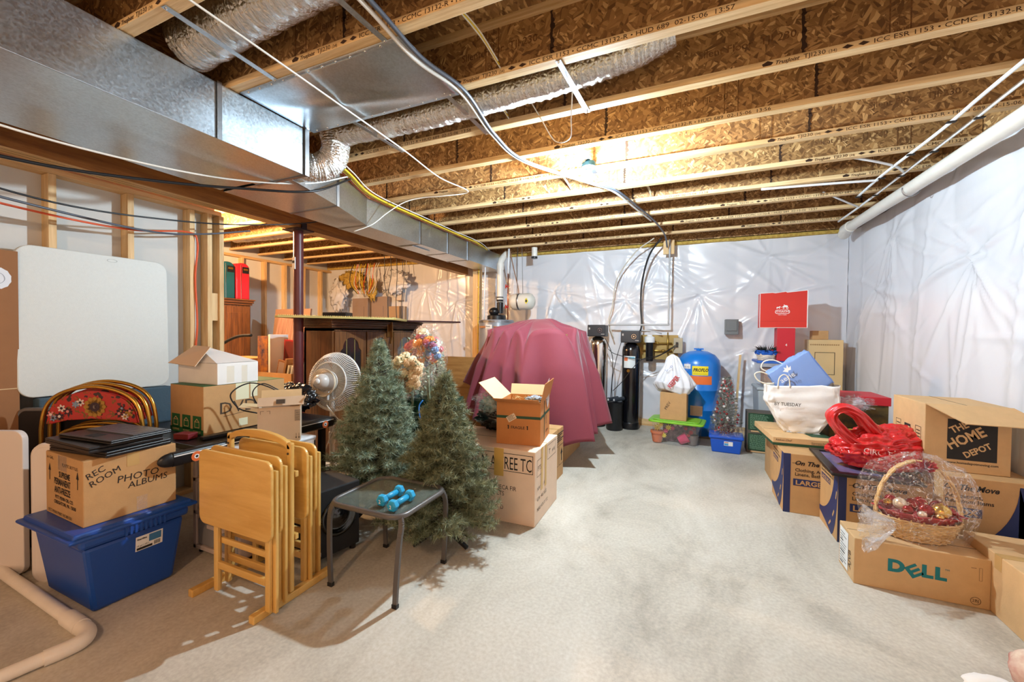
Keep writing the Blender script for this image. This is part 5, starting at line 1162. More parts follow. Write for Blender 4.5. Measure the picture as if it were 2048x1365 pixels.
# --- armoire with cases
t = thing('armoire', 'brown wooden armoire at the far side of the doorway under two hard cases', 'cabinet', (-6.30, 3.30, 0), pi/2)
mb = MB(); mb.box(0, .87, 0, .55, 0, 1.76); mb.build('carcass', OAK, t)
mb = MB(); mb.box(-.02, .89, -.02, .56, 1.76, 1.79); mb.box(-.035, .905, -.035, .57, 1.79, 1.83); mb.box(-.05, .92, -.05, .58, 1.83, 1.85); mb.build('crown_moulding', OAKX, t, bevel=.004)
for x in (.02, .44): 
    mb = MB(); mb.box(x, x+.41, -.02, 0, .1, 1.73); d = mb.build('door', OAK, t, bevel=.003); mb = MB(); mb.box(x+.06, x+.35, -.026, -.019, .2, 1.64); mb.build('door_panel', OAK, d, bevel=.008)
for x, c, lab, h in ((3.75, rgb(18, 72, 84), 'dark teal hard case standing on the armoire', .55), (3.975, rgb(170, 30, 46), 'bright red hard case standing on the armoire', .56)):
    t = thing('hard_case', lab, 'case', (-6.33, x, 1.852), pi/2); m_ = mat('case_'+('teal' if 'teal' in lab else 'red'), c, .35, spec=.6)
    prof = rrect(0, 0, .205, h, .09, 6); prof = [(px_, max(pz, 0)) for px_, pz in prof]
    mb = MB(); mb.prism([(0, 0), (.205, 0)]+[p for p in prof if p[1] > h-.091], 0, .36, Matrix(((1, 0, 0, 0), (0, 0, 1, 0), (0, 1, 0, 0), (0, 0, 0, 1)))); b_ = mb.build('shell', m_, t, bevel=.012)
    mb = MB(); mb.box(.09, .19, -.004, .004, h*.72, h-.06); mb.build('logo_plate', BLACK, t); mb = MB(); mb.box(.11, .175, -.008, -.003, h*.80, h*.85); mb.build('gold_badge', GOLD, t)
    mb = MB(); mb.box(.068, .074, -.004, .365, .0, h-.03); mb.build('seam_strip', CHROME, t)
t = thing('grab_rail', 'curved black metal bar crossing before the armoire', 'rail', (0, 0, 0)); mb = MB(); mb.tube(smooth_path([(-5.6, 3.1, .02), (-5.6, 3.1, .7), (-5.5, 3.1, 1.0), (-5.25, 3.12, 1.19), (-5.05, 3.18, 1.29), (-4.85, 3.22, 1.31)], 8), .018, 10); mb.build('bar', BLACKM, t, smooth=True)
# boxes and pictures leaning in the side room
carton('cardboard_box', 'brown carton with a stamped panel in the side room before the armoire', 'box', (-5.55, 3.28, 0), (.55, .35, 1.02), 0, CARD)
def slab(name, label, cat, P, size, rot, m, grp=None, face_m=None):
    t = thing(name, label, cat, P, 0, grp, rot); mb = MB(); mb.box(0, size[0], 0, size[1], 0, size[2]); mb.build('panel', m, t, bevel=.002)
    if face_m: mb = MB(); mb.box(.02, size[0]-.02, -.002, 0, .02, size[2]-.02); mb.build('front_face', face_m, t)
    return t
BRC = mat('drab_board', rgb(150, 116, 92), .8)
slab('large_panel', 'tall dull brown wrapped panel leaning in the side room', 'panel', (-6.20, 4.38, .55), (.80, .03, 1.18), (-.12, 0, .0), BRC)
slab('large_panel', 'pinkish panel with dark streaks leaning before the brown one', 'panel', (-6.02, 4.22, .5), (.60, .03, 1.12), (-.1, .14, 0), mat('streaked_panel', rgb(186, 146, 128), .7, col2=rgb(120, 84, 70), vscale=2, stretch=(30, 1, 1)))
carton('book_box', 'open brown carton holding the books and framed pictures', 'box', (-4.98, 3.30, 0), (.72, .42, .86), 0, CARD, closed=False)
slab('framed_print', 'tall blue print with two painted orange faces and a white edge', 'picture', (-4.97, 3.38, .60), (.16, .03, .70), (0, 0, .1), mat('navy_print', rgb(28, 36, 78), .6, col2=rgb(190, 120, 40), vscale=9))
slab('white_board', 'narrow white board edge standing beside the blue print', 'board', (-4.80, 3.40, .60), (.035, .25, .72), (0, 0, 0), WHITE)
slab('red_picture', 'dark red picture with a dim portrait patch in the book box', 'picture', (-4.75, 3.55, .60), (.48, .03, .66), (0, .06, .05), mat('deep_red_print', rgb(150, 24, 28), .5), None, mat('dim_red', rgb(120, 26, 26), .5, col2=rgb(84, 40, 32), vscale=5))
slab('picture_frame', 'small wooden picture frame leaning in the book box', 'picture', (-4.74, 3.42, .62), (.22, .03, .40), (0, .22, .1), wood_mat('frame_wood', rgb(110, 70, 36), rgb(150, 100, 60), 0), None, mat('pale_mount', rgb(150, 130, 120), .7))
for i, (c, h, w) in enumerate(((rgb(140, 100, 60), .42, .035), (rgb(206, 206, 186), .34, .03), (rgb(220, 224, 222), .33, .02), (rgb(226, 226, 226), .60, .025), (rgb(34, 24, 34), .66, .06), (rgb(224, 220, 220), .72, .018))):
    slab('book', ['brown edged book leaning in the book box', 'cream book second in the leaning row', 'thin pale book third in the leaning row', 'tall white board leaning right of the books', 'dark patterned tall album leaning beside the column', 'thin white panel leaning closest to the column'][i], 'book', (-4.56+i*.052, 3.38+.01*i, .62), (w, .28, h), (0, .22, 0), mat('book_%d' % i, c, .6, col2=(rgb(150, 70, 60) if i == 4 else None), vscale=14), 'books and boards leaning in the open carton')
mb = MB(); mb.box(-4.30, -4.05, 3.8, 4.0, 0, 1.2); tag(mb.build('tall_cabinet_side', OAK), 'dark wooden cabinet side standing behind the column', 'cabinet')
# electrical panels on the back wall
PN = mat('taupe_panel_paint', rgb(158, 136, 120), .5)
for i, (x0, x1, z0, z1, lab) in enumerate(((-6.33, -5.92, 1.60, 2.05, 'left one of the two taupe electrical panels on the back wall'), (-5.83, -5.42, 1.58, 2.07, 'right one of the two taupe electrical panels on the back wall'))):
    t = thing('electrical_panel', lab, 'electrical panel', (x0, 6.30, z0), 0, 'electrical panels'); w, h = x1-x0, z1-z0
    mb = MB(); mb.box(0, w, 0, .1, 0, h); mb.build('enclosure', PN, t, bevel=.006); mb = MB(); mb.box(.07, w-.10, -.012, 0, -.0+.02, h*.62); mb.build('door', PN, t, bevel=.003)
t = thing('junction_box', 'tan junction box right of the electrical panels', 'box', (-5.36, 6.26, 1.56)); mb = MB(); mb.box(0, .33, 0, .14, 0, .31); mb.build('enclosure', mat('tan_box', rgb(176, 146, 112), .6), t, bevel=.005)
mb = MB(); mb.box(.26, .34, -.002, .01, 0, .31); mb.build('grey_edge', STEEL, t)
t = thing('junction_box', 'small white junction box above the tan one', 'box', (-5.24, 6.28, 1.985)); mb = MB(); mb.box(0, .20, 0, .1, 0, .15); mb.build('enclosure', mat('offwhite_box', rgb(214, 200, 184), .6), t, bevel=.005)
t = thing('network_box', 'small black box lying on the hutch top before the panels', 'box', (-3.76, 3.30, 1.535), .3); mb = MB(); mb.box(0, .28, 0, .15, 0, .045); mb.build('case', BLACK, t, bevel=.005)
# exposed insulation and wires above the panels
blob('torn_insulation', (-6.35, 6.30, 2.42), .3, (1.2, .28, .62), INSUL, 'torn yellow insulation bulging above the electrical panels', 'insulation', 3, .5, 2.5, crease=.4)
blob('torn_insulation', (-5.75, 6.24, 2.20), .22, (.55, .25, .95), INSUL, 'yellow insulation flap hanging between the electrical panels', 'insulation', 6, .5, 2.5, crease=.4)
blob('loose_sheeting', (-6.62, 6.22, 2.10), .3, (.8, .3, 1.1), POLY, 'crumpled white sheeting left of the electrical panels', 'sheeting', 13, .35, 2.2, crease=.5)
blob('loose_sheeting', (-5.15, 6.24, 2.32), .32, (1.0, .25, .75), POLY, 'crumpled white sheeting right of the electrical panels', 'sheeting', 17, .35, 2.2, crease=.5)
R = random.Random(9)
for i in range(14):
    x = -6.12+i*.05; c = R.choice((ORC, WHC, YEC, BLC, WHC, ORC)); nm = 'orange' if c is ORC else 'white' if c is WHC else 'yellow' if c is YEC else 'black'
    cable('panel_cable', nm+' cable dropping to the electrical panels, '+(['leftmost of the fan', 'second from the left', 'third from the left', 'fourth from the left', 'fifth from the left', 'sixth from the left', 'seventh, mid fan', 'eighth, mid fan', 'ninth from the left', 'tenth from the left', 'eleventh from the left', 'third from the right', 'second from the right', 'rightmost of the fan'][i]), 'cable', [(x+R.uniform(-.05, .05), 6.10, 2.70), (x+R.uniform(-.05, .05), 6.06, 2.5), (x+R.uniform(-.03, .03), 6.06, 2.3), (x*.6-6.0*.4+R.uniform(-.05, .05), 6.16, 2.12)], .007, c, 'cables fanning down to the electrical panels')
for i, (x, z1, z2) in enumerate(((-4.55, 2.55, 1.95), (-4.42, 2.5, 1.3), (-4.30, 2.5, 1.1), (-4.15, 2.5, 1.0), (-5.02, 2.6, .9), (-4.93, 2.6, .9))):
    cable('hanging_cable', ['short black cable hanging from the beam end', 'long black cable hanging left of its twin', 'long black cable with a looped middle', 'thin dark cable hanging nearest the water heater', 'grey cable running down the left wall seam', 'white cable beside the grey one on the wall seam'][i], 'cable', [(x, 6.25 if i > 3 else 5.2, z1+.15), (x+.02, 6.25 if i > 3 else 5.2, z1-.2), (x-.05*(i % 2), 6.25 if i > 3 else 5.2, (z1+z2)/2), (x+.06*((i+1) % 2), 6.25 if i > 3 else 5.2, z2)], .006 if i != 3 else .004, BLC if i < 4 else (GREYC if i == 4 else WHC), 'cables hanging before the back wall')

# ================================================================= BACK WALL EQUIPMENT
t = thing('wall_post', 'wooden post carrying the yellow cable beside the narrow duct', 'post', (-3.28, 6.05, 0)); mb = MB(); mb.box(-.065, .065, -.045, .045, 0, 2.68); mb.build('post_body', PINE, t, bevel=.003)
mb = MB()
for z in (1.1, 1.35, 1.62, 1.88, 2.13, 2.38, 2.56): mb.box(.03, .07, -.062, -.044, z, z+.008)
mb.build('cable_staple', STEEL, t)
GREYP = mat('heater_grey_paint', rgb(132, 136, 144), .35, spec=.6)
t = thing('water_heater', 'grey cylindrical water heater behind the burgundy cloth', 'water heater', (-2.82, 5.85, 0))
mb = MB(); mb.lathe([(.27, .05), (.28, .07), (.28, 1.55), (.27, 1.575), (0, 1.58)], 36); mb.build('tank', GREYP, t, smooth=True, auto=40)
mb = MB(); mb.lathe([(.285, 1.53), (.286, 1.56)], 36, cap=False); mb.build('top_band', STEEL, t)
mb = MB(); mb.prism(rect(-.05, -.035, .06, .035), -.0, .006, Matrix.Translation((0, -.28, 1.46)) @ Matrix.Rotation(pi/2, 4, 'X')); lb = mb.build('brand_label', WHITE, t, bevel=.002)
mb = MB(); text(mb, 'Rheem', face('-y', (-.04, -.288, 1.462)), .026, bold=.02); text(mb, 'GUARDIAN', face('-y', (-.04, -.288, 1.436)), .015); mb.build('label_print', INK, lb)
mb = MB(); mb.box(-.16, -.06, -.275, -.262, 1.445, 1.475); mb.box(.08, .16, -.275, -.262, 1.455, 1.47); mb.build('chrome_strip', mat('copper_tint', rgb(200, 150, 110), .3, .8), t)
mb = MB(); mb.lathe([(.15, 1.58), (.15, 1.64), (.12, 1.66)], 24); mb.ball((-.03, -.03, 1.71), .085, 16, 12, (1, 1, .8)); mb.lathe([(.05, 1.68), (.055, 1.85), (.045, 1.86)], 20, (.06, 0, 0)); mb.build('blower', BLACK, t, smooth=True, auto=40)
t = thing('vent_pipe', 'thick white plastic vent pipe rising from the water heater blower', 'pipe', (-2.76, 5.85, 0))
mb = MB(); mb.tube(smooth_path([(0, 0, 1.86), (0, 0, 2.2), (0, 0, 2.46), (.02, .03, 2.56), (.06, .12, 2.66)], 6), .050, 18); mb.build('pipe', PVC, t, smooth=True)
mb = MB(); mb.tube([(0, 0, 2.38), (0, 0, 2.48)], .058, 18); mb.build('coupling', PVC, t, smooth=True, auto=50); mb = MB(); mb.tube([(0, 0, 1.87), (0, 0, 1.90)], .054, 18); mb.tube([(0, 0, 1.93), (0, 0, 1.945)], .054, 18); mb.build('clamp', BLACK, t, smooth=True)
t = thing('expansion_tank', 'cream horizontal expansion tank strapped to the ceiling by the heater', 'tank', (-2.38, 5.85, 1.86))
CRM = mat('cream_tank_paint', rgb(216, 212, 200), .4)
mb = MB(); My = Matrix.Rotation(pi/2, 4, 'Y'); mb.lathe([(0, -.21), (.07, -.20), (.115, -.165), (.13, -.12), (.13, .12), (.115, .165), (.07, .20), (0, .21)], 32, M=My); mb.build('tank', CRM, t, smooth=True)
mb = MB(); mb.lathe([(.1315, -.05), (.134, -.045), (.134, -.03), (.1315, -.025)], 32, M=My, cap=False); mb.bar((-.035, -.12, .05), (-.07, -.03, .85), .003, .02); mb.bar((-.035, .12, .05), (-.02, .03, .85), .003, .02); mb.build('hanging_strap', STEEL, t)
mb = MB(); M = face('-y', (.12, -.128, .0)); mb.use(mat('caution_yellow', rgb(214, 200, 60), .5)); mb.flat([(0, -.05), (.035, 0), (0, .05), (-.035, 0)], M); mb.use(INK); mb.flat([(0, -.028), (.018, 0), (0, .028), (-.018, 0)], face('-y', (.12, -.1288, 0))); mb.build('warning_label', None, t)
cable('hot_water_line', 'white tube rising left of the vent pipe', 'pipe', [(-3.02, 5.80, 1.58), (-3.02, 5.80, 1.9), (-3.0, 5.80, 2.66)], .012, PEXM); 
t = thing('copper_line', 'copper pipe with red handled valves right of the vent pipe', 'pipe', (-2.60, 5.80, 0)); COP = mat('copper', rgb(190, 110, 76), .3, .9); REDH = mat('valve_red', rgb(170, 34, 34), .4)
mb = MB(); mb.tube([(0, 0, 1.5), (0, 0, 2.3)], .010, 10); mb.build('pipe', COP, t, smooth=True); mb = MB(); mb.tube([(0, 0, 2.3), (.01, 0, 2.69)], .016, 10); mb.build('white_tube', PEXM, t, smooth=True)
for z in (1.78, 2.1): mb = MB(); mb.ball((0, -.015, z), .02, 10, 8); mb.box(-.035, -.02, -.03, -.015, z-.03, z+.03); mb.build('valve', REDH, t)
cable('brown_tube', 'brown flexible tube curving down beside the expansion tank straps', 'tube', [(-2.58, 5.82, 2.66), (-2.52, 5.82, 2.4), (-2.44, 5.82, 2.1), (-2.42, 5.82, 1.95)], .009, mat('brown_hose', rgb(150, 116, 96), .5))
t = thing('vent_stub', 'short white pipe stub with black clamp hanging under the last joist', 'pipe', (-2.20, 5.9, 2.56)); mb = MB(); mb.tube([(0, 0, 0), (0, 0, .14)], .045, 16); mb.build('pipe', PVC, t, smooth=True, auto=50); mb = MB(); mb.tube([(0, 0, -.03), (0, 0, 0)], .048, 16); mb.build('clamp', BLACK, t, smooth=True, auto=50)
# --- water softeners
def softener(label, x, y, r, ztop, body, labelled):
    t = thing('water_softener', label, 'water softener', (x, y, 0), 0, None)
    mb = MB(); mb.lathe([(r*.98, .0), (r, .03), (r, .09), (r*.95, .10)], 28); mb.build('base_ring', BLACK, t, smooth=True, auto=40)
    mb = MB(); mb.lathe([(r*.95, .09), (r, .12), (r, ztop-.12), (r*.93, ztop-.06), (r*.6, ztop-.015), (r*.35, ztop)], 32); mb.build('pressure_tank', body, t, smooth=True, auto=60)
    mb = MB(); mb.box(-r*1.05, r*1.05, -.14, .10, ztop, ztop+.17); mb.build('control_head', mat('head_grey', rgb(44, 44, 48), .4), t, bevel=.012)
    mb = MB(); M = face('-y', (.05, -.14, ztop+.09)); mb.use(INK); mb.flat(circ(0, 0, .042), M); mb.use(CHROME); ring(mb, face('-y', (.05, -.141, ztop+.09)), 0, 0, .028, .034); mb.flat(circ(0, 0, .012, 12), face('-y', (.05, -.142, ztop+.09))); mb.build('dial', None, t)
    mb = MB(); mb.flat(rect(-.11, .10, -.09, .13), face('-y', (0, -.14, ztop))); mb.flat(rect(.07, .03, .12, .037), face('-y', (0, -.14, ztop))); mb.build('badge', mat('badge_grey', rgb(180, 176, 170), .4), t)
    if labelled:
        def pf(u, v): a = -pi/2-.75+1.35*u; return ((r+.001)*cos(a), (r+.001)*sin(a), ztop-.36+.17*v)
        mb = MB(); mb.grid(pf, 10, 2); L = mb.build('maker_label', mat('label_sky', rgb(214, 224, 228), .5), t, smooth=True)
        def pf(u, v): a = -pi/2-.7+.45*u; return ((r+.002)*cos(a), (r+.002)*sin(a), ztop-.26+.05*v)
        mb = MB(); mb.grid(pf, 6, 2); mb.build('label_picture', mat('label_orange', rgb(206, 110, 70), .5), L)
        def pf(u, v): a = -pi/2-.1+.6*u; return ((r+.002)*cos(a), (r+.002)*sin(a), ztop-.225+.02*v)
        mb = MB(); mb.grid(pf, 6, 2); mb.build('label_stripe', mat('label_cyan', rgb(90, 180, 210), .5), L)
        mb = MB(); mb.flat(circ(0, 0, .022, 16), face('-y', (-.02, -r-.002, ztop-.40))); mb.build('gold_seal', GOLD, t)
    return t
softener('tall polished steel water softener with black control head beside the cloth', -1.22, 6.02, .125, 1.33, CHROME, False)
softener('tall black water softener with sky blue label', -.745, 6.05, .125, 1.245, mat('gloss_black_tank', rgb(16, 16, 20), .18, spec=.7), True)
t = thing('brine_tank', 'short black brine tank standing between the two softeners', 'tank', (-.94, 5.86, 0)); mb = MB(); mb.lathe([(.105, 0), (.115, .02), (.118, .37), (.122, .375), (.122, .395), (.115, .40), (0, .405)], 28); mb.build('tank_body', BLACK, t, smooth=True, auto=40)
t = thing('plastic_sleeves', 'dark rolled sleeves with two white-lined openings on the brine tank', 'sleeves', (-.96, 5.84, .41)); 
for k, dx in enumerate((-.05, .03)): mb = MB(); mb.tube([(dx, -.09, .03), (dx+.10, .08, .035)], .03, 12); s_ = mb.build('sleeve', mat('slate_plastic', rgb(48, 54, 62), .4), t, smooth=True, auto=50); mb = MB(); mb.tube([(dx-.003, -.093, .03), (dx, -.09, .03)], .016, 12); mb.build('opening', WHITE, s_)
t = thing('salt_tank', 'squat black tank half hidden behind the burgundy cloth', 'tank', (-1.50, 6.0, 0)); mb = MB(); mb.lathe([(.16, 0), (.17, .02), (.17, .42), (.165, .44), (0, .45)], 28); mb.build('tank_body', BLACK, t, smooth=True, auto=40)
mb = MB(); mb.box(-.70, -.12, 6.30, 6.33, 1.0, 1.36); tag(mb.build('plywood_board', mat('pipe_board', rgb(176, 146, 84), .7, var=.08)), 'small plywood board holding brass pipe fittings on the back wall', 'board')
BRASS = mat('brass_fittings', rgb(196, 160, 80), .3, .9)
t = thing('pipe_manifold', 'brass pipes and valves screwed on the plywood board', 'pipes', (-.4, 6.26, 1.1)); mb = MB()
for z in (.03, .14): mb.tube([(-.22, 0, z), (.20, 0, z)], .012, 10)
mb.tube([(.14, 0, -.02), (.14, 0, .30)], .010, 10); mb.build('brass_pipe', BRASS, t, smooth=True)
for x, z in ((-.12, .14), (.0, .14), (.08, .03), (-.1, .03)): mb = MB(); mb.tube([(x-.02, 0, z), (x+.02, 0, z)], .02, 10); mb.build('valve', BRASS, t, smooth=True)
t = thing('water_filter', 'white capped black cartridge water filter beside the black softener', 'filter', (-.50, 6.14, .98)); mb = MB(); mb.lathe([(.045, 0), (.052, .02), (.052, .26), (.056, .27)], 20); mb.build('sump', BLACK, t, smooth=True, auto=40); mb = MB(); mb.lathe([(.068, .27), (.072, .29), (.070, .35), (.04, .36), (.03, .38)], 20); mb.build('cap', WHITE, t, smooth=True, auto=40)
t = thing('outlet_box', 'grey outlet box with two black plugs at the end of the plywood board', 'outlet', (-.18, 6.22, 1.10)); mb = MB(); mb.box(0, .12, 0, .07, 0, .22); mb.build('enclosure', mat('outlet_tan', rgb(178, 166, 140), .6), t, bevel=.005); mb = MB(); mb.box(.03, .06, -.03, 0, .13, .16); mb.box(.03, .06, -.03, 0, .09, .12); mb.build('plug', BLACK, t)
cable('supply_pipe', 'grey pipe dropping from the ceiling and turning left over the softeners', 'pipe', [(-.25, 6.18, 2.72), (-.25, 6.18, 2.2), (-.25, 6.18, 1.56), (-.252, 6.18, 1.515), (-.27, 6.18, 1.505), (-.6, 6.18, 1.505), (-1.10, 6.17, 1.505)], .013, mat('grey_tube', rgb(176, 178, 180), .35), k=4, seg=10)
cable('supply_pipe', 'second grey pipe running just under the first over the black softener', 'pipe', [(-.34, 6.2, 1.38), (-.5, 6.2, 1.42), (-.9, 6.2, 1.42)], .011, MATS['grey_tube'], k=4, seg=10)
mb = MB(); mb.box(-.34, -.19, 6.2, 6.24, 2.52, 2.72); tag(mb.build('hanger_block', PINE), 'wooden block under the last joist holding the dropping pipe', 'block')
cable('cream_hose', 'cream hose arcing down from the ceiling to the softeners', 'hose', [(-.45, 6.0, 2.72), (-.72, 6.1, 2.55), (-.98, 6.2, 2.2), (-1.05, 6.22, 1.8), (-1.1, 6.22, 1.55), (-1.02, 6.2, 1.3)], .009, mat('cream_hose', rgb(208, 200, 184), .4))
cable('black_hose', 'thick black hose curving down from the ceiling to the black softener', 'hose', [(-.35, 6.0, 2.72), (-.52, 6.1, 2.5), (-.62, 6.2, 2.15), (-.64, 6.22, 1.8), (-.62, 6.2, 1.5), (-.66, 6.15, 1.36)], .013, BLC)
for i, pts in enumerate(([(-1.10, 5.95, 1.3), (-1.0, 5.9, 1.1), (-.98, 5.9, .9), (-1.0, 5.88, .43)], [(-.86, 5.92, 1.28), (-.93, 5.88, 1.0), (-.98, 5.88, .7), (-.98, 5.88, .43)], [(-.15, 6.19, 1.22), (-.35, 6.0, 1.08), (-.6, 5.90, 1.0), (-.85, 5.88, .68), (-.97, 5.88, .55)], [(-.15, 6.19, 1.2), (-.4, 5.95, 1.05), (-.65, 5.89, 1.02), (-.95, 5.92, 1.08), (-1.05, 5.92, 1.15)])):
    cable('thin_hose', ['thin black hose from the steel softener to the brine tank', 'thin black hose from the black softener to the brine tank', 'black cord sloping across the front of the black softener', 'black cord from the outlet box to the steel softener'][i], 'hose', pts, .005, BLC, 'thin black lines around the softeners')
t = thing('switch_box', 'grey electrical switch box on the white sheeting right of the pipes', 'electrical box', (.475, 6.28, 1.375)); mb = MB(); mb.box(0, .165, 0, .10, 0, .21); b_ = mb.build('enclosure', mat('switch_grey', rgb(112, 118, 120), .5), t, bevel=.006); mb = MB(); mb.box(.02, .145, -.012, 0, .05, .19); mb.build('cover', MATS['switch_grey'], t, bevel=.004)
# wood uprights by the tanks
mb = MB(); mb.box(-.30, -.16, 6.24, 6.33, 0, 1.0); tag(mb.build('wall_board', wood_mat('old_brown_wood', rgb(110, 80, 52), rgb(150, 112, 76), 2, 1.6, .7, 14)), 'dark brown wooden upright under the pipe board', 'board')
# --- blue pressure tank
TB = mat('tank_blue_paint', rgb(20, 118, 208), .28, spec=.6)
t = thing('pressure_tank', 'big bright blue water pressure tank with yellow and orange labels', 'tank', (.145, 6.03, .03))
mb = MB(); mb.lathe([(.20, 0), (.21, .08), (.262, .10), (.27, .14), (.27, .34), (.274, .345), (.274, .355), (.27, .36), (.27, .60), (.274, .605), (.274, .615), (.27, .62), (.27, .93), (.255, 1.0), (.20, 1.07), (.11, 1.115), (.0, 1.13)], 44); mb.build('tank_shell', TB, t, smooth=True)
mb = MB(); mb.lathe([(.03, 1.12), (.034, 1.145), (.0, 1.16)], 16); mb.bar((-.06, 0, 1.145), (.06, 0, 1.145), .02, .02); mb.build('top_valve', TB, t)
def curve_label(name, a0, a1, z0, z1, m, parent, rr=.2715):
    def pf(u, v): a = -pi/2+a0+(a1-a0)*u; return (rr*cos(a), rr*sin(a), z0+(z1-z0)*v)
    mb = MB(); mb.grid(pf, 12, 2); return mb.build(name, m, parent, smooth=True)
def curve_text(mb, s, a0, z, size, rr, **kw):
    vs, fs, w = text_geo(s, size, **kw)
    mb.add([(rr*cos(-pi/2+a0+x/rr), rr*sin(-pi/2+a0+x/rr), z+y) for x, y in vs], fs)
Ly = curve_label('yellow_label', -.30, .42, .81, .93, mat('label_yellow', rgb(238, 216, 40), .5), t); 
mb = MB(); curve_text(mb, 'PROFLO', -.25, .86, .058, .2735, bold=.03, shear=.2, sx=.85)
for k in range(14): a0 = -.22+k*.04; curve_text(mb, '-', a0, .822, .03, .2735)
mb.build('label_print', INK, Ly)
Lo = curve_label('orange_label', -.42, .60, .69, .80, mat('label_orange2', rgb(238, 116, 50), .55), t); mb = MB()
for i in range(4): curve_text(mb, '—— ——— —— ————', -.25, .715+.018*i, .008, .2735)
mb.build('label_print', mat('orange_print', rgb(206, 90, 40), .6), Lo)
Lp = curve_label('rating_plate', -.36, .18, .28, .41, mat('plate_tan', rgb(214, 186, 166), .5), t, .2745); mb = MB()
for i in range(5): curve_text(mb, '—— — ——— ——', -.32, .29+.022*i, .016, .2765)
mb.build('label_print', INKB, Lp)
Lw = curve_label('white_label', -.72, -.38, .92-.03, .95, mat('plate_white', rgb(220, 224, 228), .5), t); mb = MB(); curve_text(mb, '|||| ▪||', -.69, .905, .03, .2735); mb.build('label_print', INKB, Lw)
mb = MB(); mb.box(-.13, .42, 5.85, 6.22, 0, .029); tag(mb.build('tank_pad', mat('grey_block', rgb(120, 116, 108), .9)), 'thin concrete pad under the blue pressure tank', 'pad')

mb = MB(); mb.bar((.60, 6.20, .02), (.665, 6.27, 1.10), .028, .014); tag(mb.build('wooden_stick', PINE), 'thin wooden stick leaning on the wall right of the blue tank', 'stick')

# ================================================================= BACK RIGHT
LIME = mat('lime_green_lid', rgb(128, 190, 40), .4)
CLR = film_mat('clear_bin_plastic', (.94, .95, .97, 1), .10, .10, .1, 5, .05, .06)
t = thing('flower_tote', 'clear tote with lime green lid full of silk flowers under a small box', 'tote', (-.10, 5.46, 0), -.12)
def shell(b, tp, z0, z1):
    mb = MB(); vs = [(-b[0], -b[1], z0), (b[0], -b[1], z0), (b[0], b[1], z0), (-b[0], b[1], z0), (-tp[0], -tp[1], z1), (tp[0], -tp[1], z1), (tp[0], tp[1], z1), (-tp[0], tp[1], z1)]
    mb.add(vs, [(0, 3, 2, 1), (0, 1, 5, 4), (1, 2, 6, 5), (2, 3, 7, 6), (3, 0, 4, 7)]); return mb
shell((.255, .155), (.275, .175), .002, .275).build('clear_tub', CLR, t, bevel=.02)
mb = MB(); mb.prism(rrect(-.32, -.20, .32, .20, .06, 6), .275, .30); mb.prism(rrect(-.27, -.16, .27, .16, .05, 6), .30, .312); mb.build('lid', LIME, t, bevel=.008)
R = random.Random(21)
pot = thing('flower_pot', 'terracotta pot of yellow silk flowers inside the clear tote', 'pot', (-.33, 5.42, .008)); mb = MB(); mb.lathe([(.055, 0), (.075, .11), (.085, .112), (.085, .14), (.075, .14)], 20); mb.build('pot', mat('terracotta', rgb(206, 110, 64), .7), pot, smooth=True, auto=40)
mb = MB()
PF = [mat('silk_yellow', rgb(240, 214, 60), .6), mat('silk_pink', rgb(222, 96, 130), .6), mat('silk_magenta', rgb(170, 50, 90), .6), mat('silk_cream', rgb(226, 214, 200), .6), mat('silk_red', rgb(190, 50, 60), .6)]
def sflower(label, c, r, m, grp):
    mb = MB(); c = Vector(c)
    for k in range(8):
        a = 2*pi*k/8; mb.add([c, c+Vector((r*.5*cos(a-.35), -.01, r*.5*sin(a-.35))), c+Vector((r*cos(a), .004, r*sin(a))), c+Vector((r*.5*cos(a+.35), -.01, r*.5*sin(a+.35)))], [(0, 1, 2, 3)])
    mb.ball(c+Vector((0, -.01, 0)), r*.2, 8, 6); return tag(mb.build('silk_flower', m), label, 'flower', grp)
sf = [(-.33, 5.35, .19, .055, 0), (-.29, 5.34, .235, .04, 0), (-.20, 5.335, .205, .045, 0), (-.25, 5.33, .10, .04, 0), (-.23, 5.34, .16, .04, 1), (-.15, 5.335, .20, .035, 1), (.0, 5.33, .21, .03, 4), (.06, 5.32, .17, .035, 4), (.09, 5.32, .22, .03, 2), (.03, 5.32, .13, .03, 4), (-.28, 5.34, .26, .03, 2), (-.12, 5.33, .25, .03, 3), (-.06, 5.33, .245, .03, 3)]
posn = ['lowest left', 'upper left', 'left of centre', 'bottom left', 'centre left', 'upper centre', 'right of centre', 'right side', 'upper right', 'lower right', 'top left', 'top centre', 'top, second from centre']
cn = ['yellow', 'pink', 'magenta', 'cream', 'red']
for i, (x, y, z, r, c) in enumerate(sf): sflower('%s silk flower pressed inside the clear tote, %s' % (cn[c], posn[i]), (x, y+.06, z), r, PF[c], 'silk flowers in the clear tote')
pink = thing('pink_bucket', 'small pink metal bucket lying in the clear tote', 'bucket', (-.03, 5.42, .07), 0, None, (0, 1.0, 0)); mb = MB(); mb.lathe([(.05, -.05), (.068, .06), (.072, .062)], 20); mb.build('bucket', mat('pink_tin', rgb(206, 60, 100), .4), pink, smooth=True, auto=40)
mb = MB(); mb.lathe([(.05, 0), (.065, .12)], 16, (.08, 5.44, .008)); tag(mb.build('grey_pot', mat('grey_felt', rgb(112, 102, 98), .9), smooth=True, auto=40), 'grey felt pot at the right end inside the clear tote', 'pot')
mb = MB(); mb.box(-.27, .12, 5.50, 5.57, .01, .22); tag(mb.build('dark_foliage', mat('dark_greens', rgb(34, 44, 38), .8, col2=rgb(150, 120, 130), vscale=14)), 'dense dark silk foliage filling the back of the clear tote', 'foliage', kind='stuff')
t = carton('cardboard_box', 'small brown box with faint handwriting on the lime green lid', 'box', (-.30, 5.33, .3135), (.305, .26, .335), -.07, CARD, tape=False)
